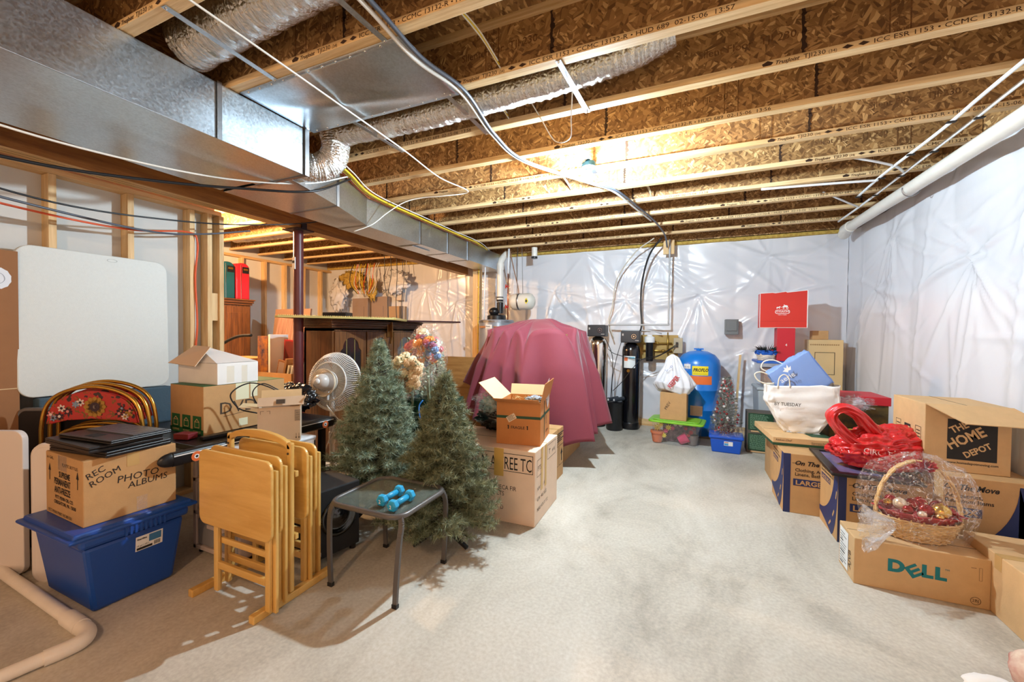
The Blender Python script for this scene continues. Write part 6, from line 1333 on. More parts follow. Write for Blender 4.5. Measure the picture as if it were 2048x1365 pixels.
mb = MB(); text(mb, 'PREV', face('-y', (0, 0, 0)) @ Matrix.Translation((.08, .12, 0)) @ Matrix.Rotation(1.1, 4, 'Z'), .05); mb.build('handwriting', INK, t)
# grocery bag
WPB = mat('white_bag_film', rgb(230, 230, 234), .35, spec=.6)
t = thing('plastic_bag', 'knotted white plastic bag with red lettering on the small brown box', 'bag', (-.14, 5.44, .65))
mb = MB()
def bagf(u, v):
    a = 2*pi*u; prof = [(0, .06), (.08, .19), (.25, .235), (.45, .19), (.65, .12), (.8, .085), (.92, .06), (1, .01)]
    for i in range(len(prof)-1):
        if v <= prof[i+1][0]: k = (v-prof[i][0])/(prof[i+1][0]-prof[i][0]); r = prof[i][1]*(1-k)+prof[i+1][1]*k; break
    fold = .10*sin(a*9+3*v)+.07*sin(a*15-4*v+1)+.10*vn(cos(a)*2, sin(a)*2, v*3)
    r *= 1+fold*(.3+v); return (r*cos(a)+.06*(v-.1)*-.5, r*sin(a)*.7, -.03+.50*v+.03*sin(a*2)*(v < .3))
mb.grid(bagf, 90, 40, wrap=True); b_ = mb.build('bag_film', WPB, t, smooth=True)
mb = MB(); text(mb, 'KEEPER', Matrix.Translation((-.035, -.185, .06)) @ Matrix.Rotation(pi/2-.2, 4, 'X') @ Matrix.Rotation(.95, 4, 'Z'), .075, sx=.7, bold=.03, res=2); mb.build('red_lettering', mat('bag_red', rgb(176, 34, 40), .5), t)
mb = MB(); text(mb, 'Springs', Matrix.Translation((-.09, -.155, .26)) @ Matrix.Rotation(pi/2-.35, 4, 'X') @ Matrix.Rotation(.8, 4, 'Z'), .045, sx=.8); mb.build('blue_lettering', mat('bag_blue', rgb(50, 60, 120), .5), t)
# --- small blue tote with bagged tree
t = thing('small_tote', 'small bright blue tote holding the bagged tabletop tree', 'tote', (.435, 5.36, 0), -.06)
mb = MB(); mb.frus((.145, .115), (.165, .14), 0, .165); mb.frus((.178, .152), (.18, .155), .165, .20); mb.build('tub', mat('bright_blue_plastic', rgb(16, 84, 196), .35), t, bevel=.012)
mb = MB(); mb.prism(rect(0, 0, .09, .05), 0, .001, Matrix.Translation((-.02, -.131, .09)) @ Matrix.Rotation(pi/2+.12, 4, 'X')); L_ = mb.build('paper_label', WHITE, t)
mb = MB(); Ml = Matrix.Translation((-.02, -.1325, .09)) @ Matrix.Rotation(pi/2+.12, 4, 'X'); mb.flat(rect(.004, .004, .045, .028), Ml); mb.build('label_picture', mat('label_cyan2', rgb(70, 160, 214), .5), L_)
mb = MB(); mb.flat(rect(.004, .034, .045, .042), Ml); mb.build('label_stripe', REDH, L_)
t = thing('tabletop_tree', 'small decorated artificial tree wrapped in clear plastic on the blue tote', 'tree', (.435, 5.36, .205))
R = random.Random(31); V = []; F = []
for i in range(110):
    f = (i+.5)/110; z = .60*(1-f)+.05; rr = .035+.14*f*R.uniform(.7, 1.15); a = i*2.4; e = Vector((cos(a)*rr, sin(a)*rr, z+rr*.3)); s = Vector((0, 0, z))
    for j in range(110):
        p = s.lerp(e, R.uniform(.2, 1)); d = ((e-s).normalized()*.5+Vector((R.uniform(-1, 1), R.uniform(-1, 1), R.uniform(-1, 1)))).normalized()*.028; w = d.orthogonal().normalized()*.0022; b = len(V); V += [p-w, p+w, p+d]; F.append((b, b+1, b+2))
mb = MB(); mb.v = [tuple(v) for v in V]; mb.f = F; mb.mi = [0]*len(F); fo = mb.build('foliage', mat('frosty_needles', rgb(60, 78, 62), .6, col2=rgb(150, 156, 150), vscale=40), t); fo['kind'] = 'stuff'
mb = MB(); mb.tube([(0, 0, 0), (0, 0, .62)], .008, 8); mb.build('trunk', NEE2, t)
OR = mat('ornament_red', rgb(150, 24, 34), .2, .4); OW = mat('ornament_white', rgb(230, 226, 222), .3)
for i in range(52):
    f = R.uniform(.05, 1); z = .60*(1-f)+.08; rr = .03+.13*f; a = R.uniform(pi, 2*pi); mb = MB(); mb.ball((rr*cos(a), rr*sin(a), z), R.uniform(.009, .016), 10, 8); mb.build('ornament', OR if i % 4 else OW, t, smooth=True)
mb = MB()
for i in range(200): a = R.uniform(0, 2*pi); q = .10*sqrt(R.random()); p = Vector((q*cos(a), q*sin(a), R.uniform(.02, .13))); d = Vector((R.uniform(-1, 1), R.uniform(-1, 1), R.uniform(-1, 1)))*.025; s = d.orthogonal().normalized()*.008; mb.add([p-s, p+s, p+d+s, p+d-s], [(0, 1, 2, 3)])
mb.build('tinsel_base', mat('red_tinsel', rgb(120, 20, 40), .3, .5), t)
mb = MB()
def wrapf(u, v): a = 2*pi*u; q = (.165+.03*exp(-v*8))*(1-.62*v**1.6)*(1+.06*sin(7*a)+.05*sin(12*a+5*v)); return (q*cos(a), q*sin(a), .0+.66*v)
mb.grid(wrapf, 50, 26, wrap=True); mb.build('clear_wrap', FILM, t, smooth=True)
# --- green cartons
GC = mat('dark_green_carton', rgb(22, 66, 44), .5); 
def gcarton(label, z, rz):
    t = thing('green_carton', label, 'box', (.655, 5.40, z), rz, 'dark green lettered cartons'); mb = MB(); mb.box(0, .27, 0, .22, 0, .235); mb.build('box_body', mat('grey_brown_card', rgb(92, 84, 74), .7), t, bevel=.003)
    mb = MB(); mb.box(.012, .262, -.001, .0, .03, .225); fp = mb.build('printed_panel', GC, t); mb = MB(); R = random.Random(int(z*100)); M = face('-y', (0, -.001, 0))
    for k in range(15):
        x = .03
        while x < .22: w = R.uniform(.008, .03); mb.flat(rect(x, .045+k*.0115, min(x+w, .235), .051+k*.0115), M); x += w+.005
        if R.random() < .3: break
    for k in range(15): 
        x = .03
        while x < .20+R.uniform(-.05, .03): w = R.uniform(.008, .03); mb.flat(rect(x, .045+k*.0115, x+w, .050+k*.0115), M); x += w+.005
    mb.build('small_print', mat('pale_green_print', rgb(120, 160, 130), .6), fp)
    mb = MB(); mb.box(.04, .24, -.0008, 0, .008, .024); mb.build('tan_strip', CARDL, t)
gcarton('lower one of two dark green lettered cartons on the floor by the blue tote', 0, -.02); gcarton('upper one of two dark green lettered cartons beside the white bag', .2365, -.03)
# --- stack by the back right corner
t = thing('storage_bin', 'pale grey bin at the bottom of the stack under the clear bin', 'bin', (.80, 5.70, 0)); mb = MB(); mb.frus((.24, .20), (.27, .23), 0, .70, .27, .23); mb.build('tub', mat('pale_grey_bin', rgb(176, 184, 190), .4), t, bevel=.015); mb = MB(); mb.frus((.285, .245), (.28, .24), .70, .735, .27, .23); mb.build('lid', MATS['pale_grey_bin'], t, bevel=.01)
t = thing('storage_bin', 'clear bin with blue lid carrying the small basket and the red box', 'bin', (.80, 5.72, .737)); mb = shell((.24, .20), (.26, .22), .0, .29);
mb.v = [(x+.27, y+.22, z) for x, y, z in mb.v]; mb.build('clear_tub', CLR, t, bevel=.01); mb = MB(); mb.prism(rrect(-.015, -.02, .555, .46, .03, 4), .29, .32); mb.build('lid', mat('lid_blue', rgb(44, 100, 190), .4), t, bevel=.006)
mb = MB(); mb.box(.88, 1.26, 5.82, 6.08, .75, .96); tag(mb.build('red_parcel', mat('dull_red_parcel', rgb(150, 62, 66), .6, col2=rgb(190, 176, 150), vscale=7)), 'dull red and cream parcels packed inside the blue lidded clear bin', 'parcel')
# basket with greenery
WICK = wood_mat('whitewashed_wicker', rgb(214, 200, 178), rgb(240, 232, 216), 0, 8, .6, 6)
t = thing('gift_basket', 'small white wicker basket with blue liner and dark greenery', 'basket', (.90, 5.83, 1.058), 0); mb = MB()
for k in range(7):
    z = .006+k*.012; q = .075+.003*k; mb.tube([((q+.004*(-1)**(j+k))*cos(2*pi*j/28)*1.1, (q+.004*(-1)**(j+k))*sin(2*pi*j/28)*.8, z) for j in range(28)], .006, 6, closed=True)
mb.build('woven_side', WICK, t, smooth=True); mb = MB(); mb.lathe([(.0, .004), (.072, .006), (.085, .07)], 20, cap=False); mb.build('basket_floor', WICK, t, smooth=True)
mb = MB(); mb.grid(lambda u, v: ((.098+.008*sin(2*pi*u*9))*(1+.12*sin(pi*v))*cos(2*pi*u)*1.08, (.098+.008*sin(2*pi*u*9))*(1+.12*sin(pi*v))*sin(2*pi*u)*.82, .07+.055*v), 60, 8, wrap=True); mb.build('cloth_liner', mat('liner_blue', rgb(20, 90, 190), .7), t, smooth=True)
mb = MB(); R = random.Random(12)
for i in range(150): a = R.uniform(0, 2*pi); e = R.uniform(.0, 1.2); d = Vector((cos(a)*cos(e), sin(a)*cos(e), sin(e)*.8))*R.uniform(.07, .16); p = Vector((cos(a)*.03, sin(a)*.03, .10)); s = d.orthogonal().normalized()*.006; mb.add([p, p+d*.5+s, p+d, p+d*.5-s], [(0, 1, 2, 3)])
mb.build('greenery', mat('dark_spiky_green', rgb(24, 44, 40), .5), t)
mb = MB(); mb.ball((.05, -.06, .125), .014, 10, 8); mb.build('berry', REDH, t, smooth=True)
# red box and shopping bag
RB = mat('poppy_red_card', rgb(196, 34, 48), .5)
t = thing('red_box', 'tall narrow red gift box standing under the red shopping bag', 'box', (1.00, 5.78, 1.059)); mb = MB(); mb.box(0, .185, 0, .18, 0, .40); mb.build('box_body', RB, t, bevel=.003); mb = MB(); text(mb, '4', face('-y', (.085, 0, .18)), .045); mb.build('white_mark', WHITE, t)
CR = mat('shopping_bag_red', rgb(206, 46, 34), .45)
t = thing('shopping_bag', 'red paper shopping bag with white carriage emblem balanced on the red box', 'bag', (.815, 5.79, 1.461), -.02)
mb = MB(); W_, H_, D_ = .485, .43, .15
top = [(0, H_*.985), (.13, H_*1.0), (.16, H_*.985), (.27, H_*1.02), (.28, H_*.995), (.485, H_*1.04)]
mb.prism([(0, .0), (W_, 0)]+top[::-1], 0, .002, Matrix(((1, 0, 0, 0), (0, 0, 1, 0), (0, 1, 0, 0), (0, 0, 0, 1)))); mb.prism([(0, .0), (W_, 0)]+top[::-1], D_-.002, D_, Matrix(((1, 0, 0, 0), (0, 0, 1, 0), (0, 1, 0, 0), (0, 0, 0, 1))))
mb.box(0, W_, 0, D_, 0, .002); mb.box(0, .002, .002, D_-.002, .002, H_*.98); mb.box(W_-.002, W_, .002, D_-.002, .002, H_); mb.build('bag_body', CR, t)
mb = MB(); mb.box(-.001, .004, -.003, .003, 0, H_*.985); mb.box(W_-.004, W_+.004, -.003, .003, 0, H_*1.04); mb.box(0, W_, -.003, -.0005, 0, .004)
for i in range(5): a, b = top[i], top[i+1]; mb.bar((a[0], -.001, a[1]), (b[0], -.001, b[1]), .004, .006)
mb.build('white_edge', WHITE, t); mb = MB(); mb.box(.004, W_-.004, -.0012, -.0004, .078, .080); mb.build('crease', mat('dark_red_fold', rgb(160, 30, 26), .5), t)
mb = MB(); M = face('-y', (.235, -.001, .17)); P = rrect(-.075, 0, .075, .048, .022, 6); P2 = rrect(-.070, .005, .070, .043, .018, 6); n = len(P)
vs = [M @ Vector((x, y, 0)) for x, y in P+P2]; mb.add(vs, [(i, (i+1) % n, n+(i+1) % n, n+i) for i in range(n)]); text(mb, 'COACH', M @ Matrix.Translation((0, .018, 0)), .026, align='CENTER', bold=.02, sx=1.35); text(mb, 'EST. 1941', M @ Matrix.Translation((0, .008, 0)), .008, align='CENTER'); text(mb, 'NEW YORK', M @ Matrix.Translation((0, -.018, 0)), .014, align='CENTER', sx=1.2)
# horse and carriage emblem
mb.flat([(-.06, .062), (-.052, .062), (-.050, .072), (-.036, .072), (-.034, .062), (-.027, .062), (-.03, .078), (-.024, .084), (-.02, .092), (-.032, .09), (-.038, .084), (-.055, .084), (-.062, .076)], M)
ring(mb, M, .012, .068, .005, .009, 16); ring(mb, M, .048, .070, .007, .012, 16); mb.flat([(.005, .078), (.055, .082), (.052, .098), (.03, .104), (.012, .096), (.0, .088)], M); mb.flat([(.012, .104), (.022, .10), (.02, .112), (.014, .112)], M); mb.flat([(-.025, .078), (.01, .080), (.01, .083), (-.025, .081)], M)
mb.build('emblem_print', WHITE, t)
# tan box behind
t = thing('patterned_box', 'cream patterned box standing behind the blue paper bag', 'box', (1.36, 5.95, .0)); mb = MB(); mb.box(0, .34, 0, .2, 0, 1.32); mb.build('box_body', mat('cream_card', rgb(216, 186, 134), .6), t, bevel=.003); mb = MB(); M = face('-y', (0, 0, 0)); 
for i in range(14): petals(mb, M, .02+i*.021, 1.26, .010, 5, mat('scroll_brown', rgb(150, 110, 66), .7), MATS['scroll_brown'])
mb.build('scroll_border', None, t); mb = MB(); frame2d(mb, M, .06, .9, .26, 1.17, .006); mb.build('inner_frame', INKB, t)
mb = MB(); mb.box(1.40, 1.56, 5.98, 6.10, 1.322, 1.43); tag(mb.build('small_carton', CARD, bevel=.003), 'little brown carton on top of the cream patterned box', 'box')

# ================================================================= RIGHT
NAVY2 = mat('navy_box_ink', rgb(30, 42, 92), .6)
def moving_box(label, loc, size, rz=0, road=True):
    t = carton('moving_box', label, 'box', loc, size, rz, CARD, 'printed moving boxes', tape=False); sx, sy, sz = size
    mb = MB(); M = face('-y', (0, 0, 0)); k = sz/.457
    def art_(M, w, lx, front):
        s = .045 if front else .034
        if front:
            text(mb2, 'On The Move', M @ Matrix.Translation((lx, .375*k, 0)), .046, shear=.3, bold=.03, sx=1.05); mb2.flat(rect(lx-.02, .386*k, lx+.05, .389*k), M)
            text(mb2, 'Clothing, Accessories,', M @ Matrix.Translation((lx, .325*k, 0)), .034, bold=.015, sx=1.0); text(mb2, 'Linens, Bathroom Items', M @ Matrix.Translation((lx, .292*k, 0)), .034, bold=.015)
            mb.flat(rect(lx-.012, .215*k, lx+.33, .268*k), M); text(mb3, 'LARGE BOX', M @ Matrix.Translation((lx+.005, .224*k, .0008)), .048, bold=.03, sx=1.15)
        else:
            text(mb2, 'Clothing, Accessories,', M @ Matrix.Translation((.03, .405*k, 0)), .026, bold=.02, sx=.95); text(mb2, 'Linens, Bathroom Items, Etc.', M @ Matrix.Translation((.03, .38*k, 0)), .026, bold=.02, sx=.9)
            mb.flat(rect(.03, .325*k, .23, .365*k), M); text(mb3, 'LARGE BOX', M @ Matrix.Translation((.037, .332*k, .0008)), .036, bold=.03)
    mb2 = MB(); mb3 = MB()
    art_(M, sx, .075, True)
    # navy road sweeping over the left face and the corner
    ML = face('-x', (0, sy, 0))
    def road(M, w, pts_out, pts_in):
        for i in range(len(pts_out)-1): mb.flat([pts_out[i], pts_out[i+1], pts_in[i+1], pts_in[i]], M)
    n = 16; out = []; inn = []
    for i in range(n+1):
        a = pi/2*i/n; inn.append((sy-.14-.30*(1-sin(a)) if False else (sy-.075)*sin(a)**.8*1.0, sz-(sz*.72)*cos(a)**1.0*1.0 if False else .10+ (sz-.10)*(1-cos(a)))); 
    inn = [((sy-.075)*sin(pi/2*i/n), .11+(sz-.11)*(1-cos(pi/2*i/n))) for i in range(n+1)]
    out = [(sy*min(1, i/n*1.35), .085-.085*min(1, i/n*1.2)+0*(i/n)) for i in range(n+1)]
    out = [((sy)*sin(pi/2*i/n) if i < n else sy, max(0.0, .075-.075*i/(n*.5)) if i < n*.5 else sz*((i-n*.5)/(n*.5))**1.6) for i in range(n+1)]
    road(ML, sy, out, inn)
    mb.flat(rect(0, 0, .045, sz), M)
    art_(ML, sy, .03, False)
    for k_, (x, z, r_) in enumerate(((sy*.62, .07, .75), (sy*.80, .16, 1.0), (sy*.93, .30, 1.3))):
        c, s = cos(r_), sin(r_); mb3.flat([(x+c*a-s*b, z+s*a+c*b) for a, b in ((-.028, -.008), (.028, -.008), (.028, .008), (-.028, .008))], face('-x', (0, sy, 0), .0025))
    mb.build('navy_print', NAVY2, t); mb2.build('printed_lettering', INK, t); mb3.build('knockout_print', CARD, t)
    return t
moving_box('large moving box at the left end of the row, under the flat green-striped carton', (.70, 3.69, 0), (.60, .43, .457), .0)
moving_box('large moving box in the middle of the row, under the black picture frame', (.93, 3.29, 0), (.47, .385, .457), .0)
t = carton('moving_box', 'large moving box at the right wall under the open logo box', 'box', (1.405, 3.20, 0), (.43, .62, .545), 0, CARD, 'printed moving boxes', tape=False)
mb = MB(); mb2 = MB(); mb3 = MB(); M = face('-y', (0, 0, 0)); text(mb2, 'On The Move', M @ Matrix.Translation((-.085+.09, .47, 0)), .046, shear=.3, bold=.03, sx=.9); text(mb2, 'Accessories,', M @ Matrix.Translation((.01, .425, 0)), .032, bold=.02); text(mb2, 'Bathroom Items', M @ Matrix.Translation((.01, .395, 0)), .032, bold=.02)
mb.flat(rect(-.0+.0, .315, .17, .368), M); text(mb3, 'BOX', M @ Matrix.Translation((.155, .325, .0008)), .050, bold=.03, sx=1.15, align='RIGHT')
n = 14; inn = [(.32*sin(pi/2*i/n)-.0, .12+.40*(1-cos(pi/2*i/n))) for i in range(n+1)]; outp = [(.43*i/n, .0+0*i) for i in range(n+1)]
for i in range(n): mb.flat([(outp[i][0], max(0, .08*(1-i/n*2))), (outp[i+1][0], max(0, .08*(1-(i+1)/n*2))), inn[i+1], inn[i]], M)
mb.flat([(inn[-1][0], .0), (.43, 0), (.43, .52), (inn[-1][0], .52)], M); mb3.flat([(.22, .10), (.31, .115), (.33, .15), (.24, .135)], face('-y', (0, 0, 0), .0025)); mb3.flat([(.34, .22), (.43, .225), (.43, .245), (.36, .24)], face('-y', (0, 0, 0), .0025))
mb.build('navy_print', NAVY2, t); mb2.build('printed_lettering', INK, t); mb3.build('knockout_print', CARD, t)
# --- flat carton with green stripe
t = carton('flat_carton', 'long shallow carton with dark green stripe under the white paper bag', 'box', (.665, 3.92, .459), (.44, .66, .066), .07, CARDL, tape=False)
mb = MB(); mb.flat(rect(0, 0, .44, .022), face('-y', (0, 0, 0))); mb.flat(rect(0, 0, .66, .022), face('-x', (0, .66, 0))); mb.flat([(.30, .1), (.44, .1), (.44, .6), (.2, .6)], face('+z', (0, 0, .066))); mb.build('green_stripe', DG, t)
mb = MB(); text(mb, 'Ribbon Chef', face('-y', (.02, 0, .038)), .022, shear=.2); text(mb, 'Presentation Basket', face('-y', (.27, 0, .035)), .014); text(mb, 'Make it complete', face('-y', (.27, 0, .025)), .012); mb.build('printed_lettering', INKB, t)
# support box behind the row
mb = MB(); mb.box(.74, 1.36, 4.14, 4.75, 0, .455); tag(mb.build('cardboard_box', CARD, bevel=.004), 'plain brown box hidden behind the left moving box', 'box')
# --- white paper bag
WPAP = mat('white_kraft_paper', rgb(236, 234, 230), .6, var=.02, bump=.5, bscale=9)
t = thing('paper_bag', 'large crumpled white paper bag with a blue bag stuffed in its mouth', 'bag', (.92, 4.24, .528), .04)
def wb(u, v):
    P = rrect(-.5, -.5, .5, .5, .12, 4); n = len(P); q = u*n; i = int(q) % n; f = q-int(q); a = P[i]; b = P[(i+1) % n]; x = a[0]*(1-f)+b[0]*f; y = a[1]*(1-f)+b[1]*f
    wx = .24+(.52-.24)*min(1, v*1.6)**.9; wy = .17+.03*v; h = .41*v
    cr = .018*noise.noise(Vector((x*5, y*5, v*5)))+.012*abs(noise.noise(Vector((x*11+3, y*11, v*9))))
    bend = .0
    return (x*wx+(-.01-.0*v)+cr, y*wy*1.1-.02*sin(pi*v)*(y < 0)+cr, h+(.02*x if v > .9 else 0)+cr*.5)
mb = MB(); mb.grid(wb, 96, 30, wrap=True); mb.build('bag_body', WPAP, t, smooth=True, solid=.002)
mb = MB(); mb.prism(rect(-.12, -.09, .12, .09), 0, .003); mb.build('bag_bottom', WPAP, t)
mb = MB(); text(mb, 'RUBY TUESDAY', Matrix.Translation((-.30, -.128, .255)) @ Matrix.Rotation(pi/2, 4, 'X'), .040, sx=.85, bold=.01); 
mb = MB(); text(mb, 'BY TUESDAY', Matrix.Translation((-.225, -.137, .235)) @ Matrix.Rotation(pi/2+.05, 4, 'X'), .040, sx=.85, bold=.01); mb.build('printed_lettering', INKB, t)
mb = MB(); mb.tube(smooth_path([(-.20, -.115, .38), (-.19, -.12, .47), (-.155, -.12, .50), (-.12, -.12, .47), (-.11, -.115, .39)], 6), .005, 6); mb.build('handle', mat('cream_cord', rgb(232, 222, 200), .6), t, smooth=True)
# --- blue paper bag
BPAP = mat('periwinkle_paper', rgb(126, 156, 212), .5, bump=.4, bscale=8)
t = thing('paper_bag', 'periwinkle blue paper bag lying tilted in the white bag', 'bag', (.836, 4.15, .765), 0, None, (0, -.62, 0))
def bb(u, v):
    P = rrect(-.5, -.5, .5, .5, .06, 3); n = len(P); q = u*n; i = int(q) % n; f = q-int(q); a = P[i]; b = P[(i+1) % n]; x = a[0]*(1-f)+b[0]*f; y = a[1]*(1-f)+b[1]*f
    cr = .012*noise.noise(Vector((x*4, y*4, v*4)))+.014*abs(noise.noise(Vector((x*8+3, y*8, v*8))))
    return (v*.36+cr*.6, y*.13*(1-.2*v)+.06, (x+.5)*.32+cr)
mb = MB(); mb.grid(bb, 80, 30, wrap=True)
mb.build('bag_body', BPAP, t, smooth=True, solid=.002)
mb = MB(); mb.prism([(0, .0), (.315, -.0), (.315, .11), (0, .11)], 0, .002, Matrix(((0, 0, 1, .36), (0, 1, 0, 0), (1, 0, 0, 0), (0, 0, 0, 1)))); mb.build('bag_bottom', BPAP, t)
mb = MB(); M = Matrix.Translation((.045, -.034, .20)) @ Matrix.Rotation(pi/2, 4, 'X') @ Matrix.Rotation(.02, 4, 'Z'); text(mb, 'aerie', M, .062, sx=1.0)
B = lambda pts: [(.015+x*.85, -.035+y*.85) for x, y in pts]
mb.flat(B([(.07, .12), (.09, .10), (.10, .115), (.125, .11), (.145, .145), (.12, .135), (.125, .175), (.10, .145), (.085, .165), (.08, .14), (.055, .135)]), M); mb.build('white_print', WHITE, t)
mb = MB(); mb.tube(smooth_path([(.01, .01, .30), (-.03, .0, .36), (-.08, .0, .37), (-.09, .0, .31), (-.05, .0, .25), (.01, .0, .22)], 6), .006, 6); mb.tube(smooth_path([(.03, .10, .31), (.0, .10, .37), (.05, .10, .41), (.12, .10, .38), (.16, .10, .31)], 6), .006, 6); mb.build('handle', MATS['cream_cord'], t, smooth=True)
# --- red and dark boxes behind the red bag
t = thing('red_box', 'flat bright red storage box behind the red plastic bag', 'box', (1.14, 4.30, .457)); mb = MB(); mb.box(0, .40, 0, .38, 0, .33); mb.build('box_body', mat('dark_product_box', rgb(30, 34, 30), .5, col2=rgb(110, 90, 40), vscale=9), t, bevel=.003); mb = MB(); mb.box(-.012, .412, -.012, .392, .33, .40); mb.build('lid', RB, t, bevel=.004)
blob('clear_wrap', (1.27, 4.24, .80), .13, (1.25, .55, .5), FILM, 'crinkled clear plastic over the front of the flat red box', 'plastic wrap', 14, .5, 2.6, crease=.6)
blob('pink_parcel', (1.27, 4.245, .795), .10, (1.25, .5, .5), mat('pink_silver_wrap', rgb(196, 90, 104), .4, col2=rgb(210, 214, 218), vscale=14), 'pink and silver wrapped parcel under the crinkled clear plastic', 'parcel', 15, .3, 2.6, crease=.4)
t = thing('candy_tin', 'red tin tray with yellow rim and white emblem between the bags', 'tin', (1.13, 3.98, .527), .05); mb = MB(); mb.frus((.10, .06), (.125, .075), 0, .07, .12, .08); mb.build('tray', mat('tin_red', rgb(160, 30, 36), .4), t, bevel=.004); mb = MB(); mb.tube([(x+.12, y+.08, .072) for x, y in rrect(-.127, -.078, .127, .078, .02, 4)], .004, 6, closed=True); mb.build('rim', mat('rim_yellow', rgb(216, 190, 60), .4), t)
mb = MB(); M = Matrix.Translation((.16, .008, .035)) @ Matrix.Rotation(pi/2+.2, 4, 'X'); mb.flat(circ(0, 0, .022, 18), M); e_ = mb.build('emblem', WHITE, t); mb = MB(); text(mb, 'M', M @ Matrix.Translation((0, -.012, .001)), .032, align='CENTER', bold=.04); mb.build('letter', RB, e_)
# --- logo box, open toward the camera
t = thing('logo_box', 'large open brown box with black home store logo on the right moving box', 'box', (1.36, 3.31, .5465), .0)
HB = (.385, .42, .405); mb = MB(); mb.box(0, HB[0], 0, HB[1], 0, HB[2]); mb.build('box_body', CARDL, t, bevel=.004)
mb = MB(); mb.add([(-.002, -.004, HB[2]+.0), (HB[0]+.002, -.004, HB[2]), (HB[0]+.085, -.17, HB[2]-.085), (.11, -.17, HB[2]-.085)], [(0, 1, 2, 3)]); mb.build('front_flap', CARDL, t, solid=.005)
mb = MB(); mb.box(HB[0]/2-.002, HB[0]/2+.002, 0, HB[1], HB[2], HB[2]+.001); mb.build('lid_seam', INKB, t)
mb = MB(); M = face('-y', (0, 0, 0)); 
mb.flat(rect(.105, .075, .325, .32), M); blk = mb.build('black_logo', INK, t)
mb = MB()
for s, x, y, sz_ in (('THE', .128, .232, .056), ('HOME', .122, .135, .082), ('DEPOT', .192, .090, .050)): text(mb, s, face('-y', (x, 0, y), .0025, .56), sz_, bold=.03, sx=.82 if s == 'HOME' else .85)
mb.build('logo_letters', CARDL, blk)
mb = MB(); text(mb, 'www.homedepotmoving.com', face('-y', (.105, 0, .05)), .019, bold=.02, sx=1.0); ML = face('-x', (0, HB[1], 0)); mb.flat(rect(.17, .16, .25, .24), ML)
for x in (.05, .31): 
    frame2d(mb, ML, x, .12, x+.07, .25, .003)
    for k in range(5): mb.flat(rect(x+.012, .14+k*.02, x+.058, .146+k*.02), ML)
mb.build('printed_lettering', INK, t)
mb = MB(); M2 = face('-x', (0, HB[1], 0), .0025)
for k in range(3): mb.flat([(.18+k*.02, .17), (.195+k*.02, .17), (.215+k*.015, .225), (.20+k*.015, .225)], M2)
mb.build('logo_mark', CARDL, t)
# --- black picture frame
t = thing('picture_frame', 'black framed picture lying flat on the middle moving box', 'frame', (.87, 3.20, .4605), -.04)
mb = MB(); W_, H_ = .46, .66
for a in ((0, W_, 0, .055), (0, W_, H_-.055, H_), (0, .055, .055, H_-.055), (W_-.055, W_, .055, H_-.055)): mb.box(a[0], a[1], a[2], a[3], 0, .022)
mb.build('frame_rail', BLACK, t, bevel=.006)
mb = MB(); mb.box(.05, W_-.05, .05, H_-.05, .004, .010); mb.build('glass_picture', mat('picture_glass', rgb(60, 74, 108), .05, spec=.9, col2=rgb(150, 130, 170), vscale=3), t)
# --- red plastic bag
RPB = mat('red_bag_film', rgb(206, 42, 44), .25, spec=.7, bump=.4, bscale=22)
def crumple(p, s, amp, fr): 
    n = amp*noise.noise(p*fr+Vector((s, 0, 0)))+amp*.8*(.5-abs(noise.noise(p*fr*2.1+Vector((0, s, 0))))*2)+amp*.35*(.5-abs(noise.noise(p*fr*5+Vector((0, 0, s))))*2)
    return n
t = thing('plastic_bag', 'glossy red plastic bag tied with a loop lying on the black picture frame', 'bag', (1.16, 3.47, .485))
mb = MB(); mb.ball((0, 0, 0), 1, 120, 80); vs = []
for v in mb.v:
    p = Vector(v); n = 1+crumple(p, 3, .17, 2.0); q = Vector((p.x*.27, p.y*.18, p.z*.15))*n; q.x += .03; q.z += .12+.05*p.x*(p.z > 0)
    if q.z < 0: q.z *= .05
    vs.append(q)
mb.v = vs; mb.build('bag_film', RPB, t, smooth=True)
mb = MB(); path = smooth_path([(-.02, -.03, .16), (-.12, -.05, .18), (-.20, -.05, .25), (-.24, -.05, .33), (-.19, -.05, .385), (-.11, -.05, .36), (-.04, -.04, .28), (.02, -.03, .22)], 14)

def loop(u, v):
    i = min(len(path)-2, int(v*(len(path)-1))); p = Vector(path[i]).lerp(Vector(path[i+1]), v*(len(path)-1)-i); d = (Vector(path[i+1])-Vector(path[i])).normalized()
    n_ = Vector((-d.z, 0, d.x)).normalized(); a = 2*pi*u; w = .062+.02*abs(v-.5)*2; h = .026+.016*abs(v-.5)*2
    k = 1+.14*sin(6*a+9*v)+.10*sin(11*a-14*v)+.12*noise.noise(Vector((cos(a)*2, sin(a)*2, v*9)))
    return p+Vector((0, 1, 0))*(cos(a)*w*k)+n_*(sin(a)*h*k)
mb.grid(loop, 60, 90, wrap=False); mb.build('handle_loop', RPB, t, smooth=True)
mb = MB(); text(mb, 'CIRCLE', Matrix.Translation((-.10, -.175, .125)) @ Matrix.Rotation(pi/2-.25, 4, 'X') @ Matrix.Rotation(-.1, 4, 'Z'), .045, bold=.01); text(mb, 'SC', Matrix.Translation((.0, -.15, .19)) @ Matrix.Rotation(pi/2-.6, 4, 'X') @ Matrix.Rotation(-1.2, 4, 'Z'), .06); mb.build('white_print', mat('pink_white_print', rgb(236, 190, 186), .4), t)
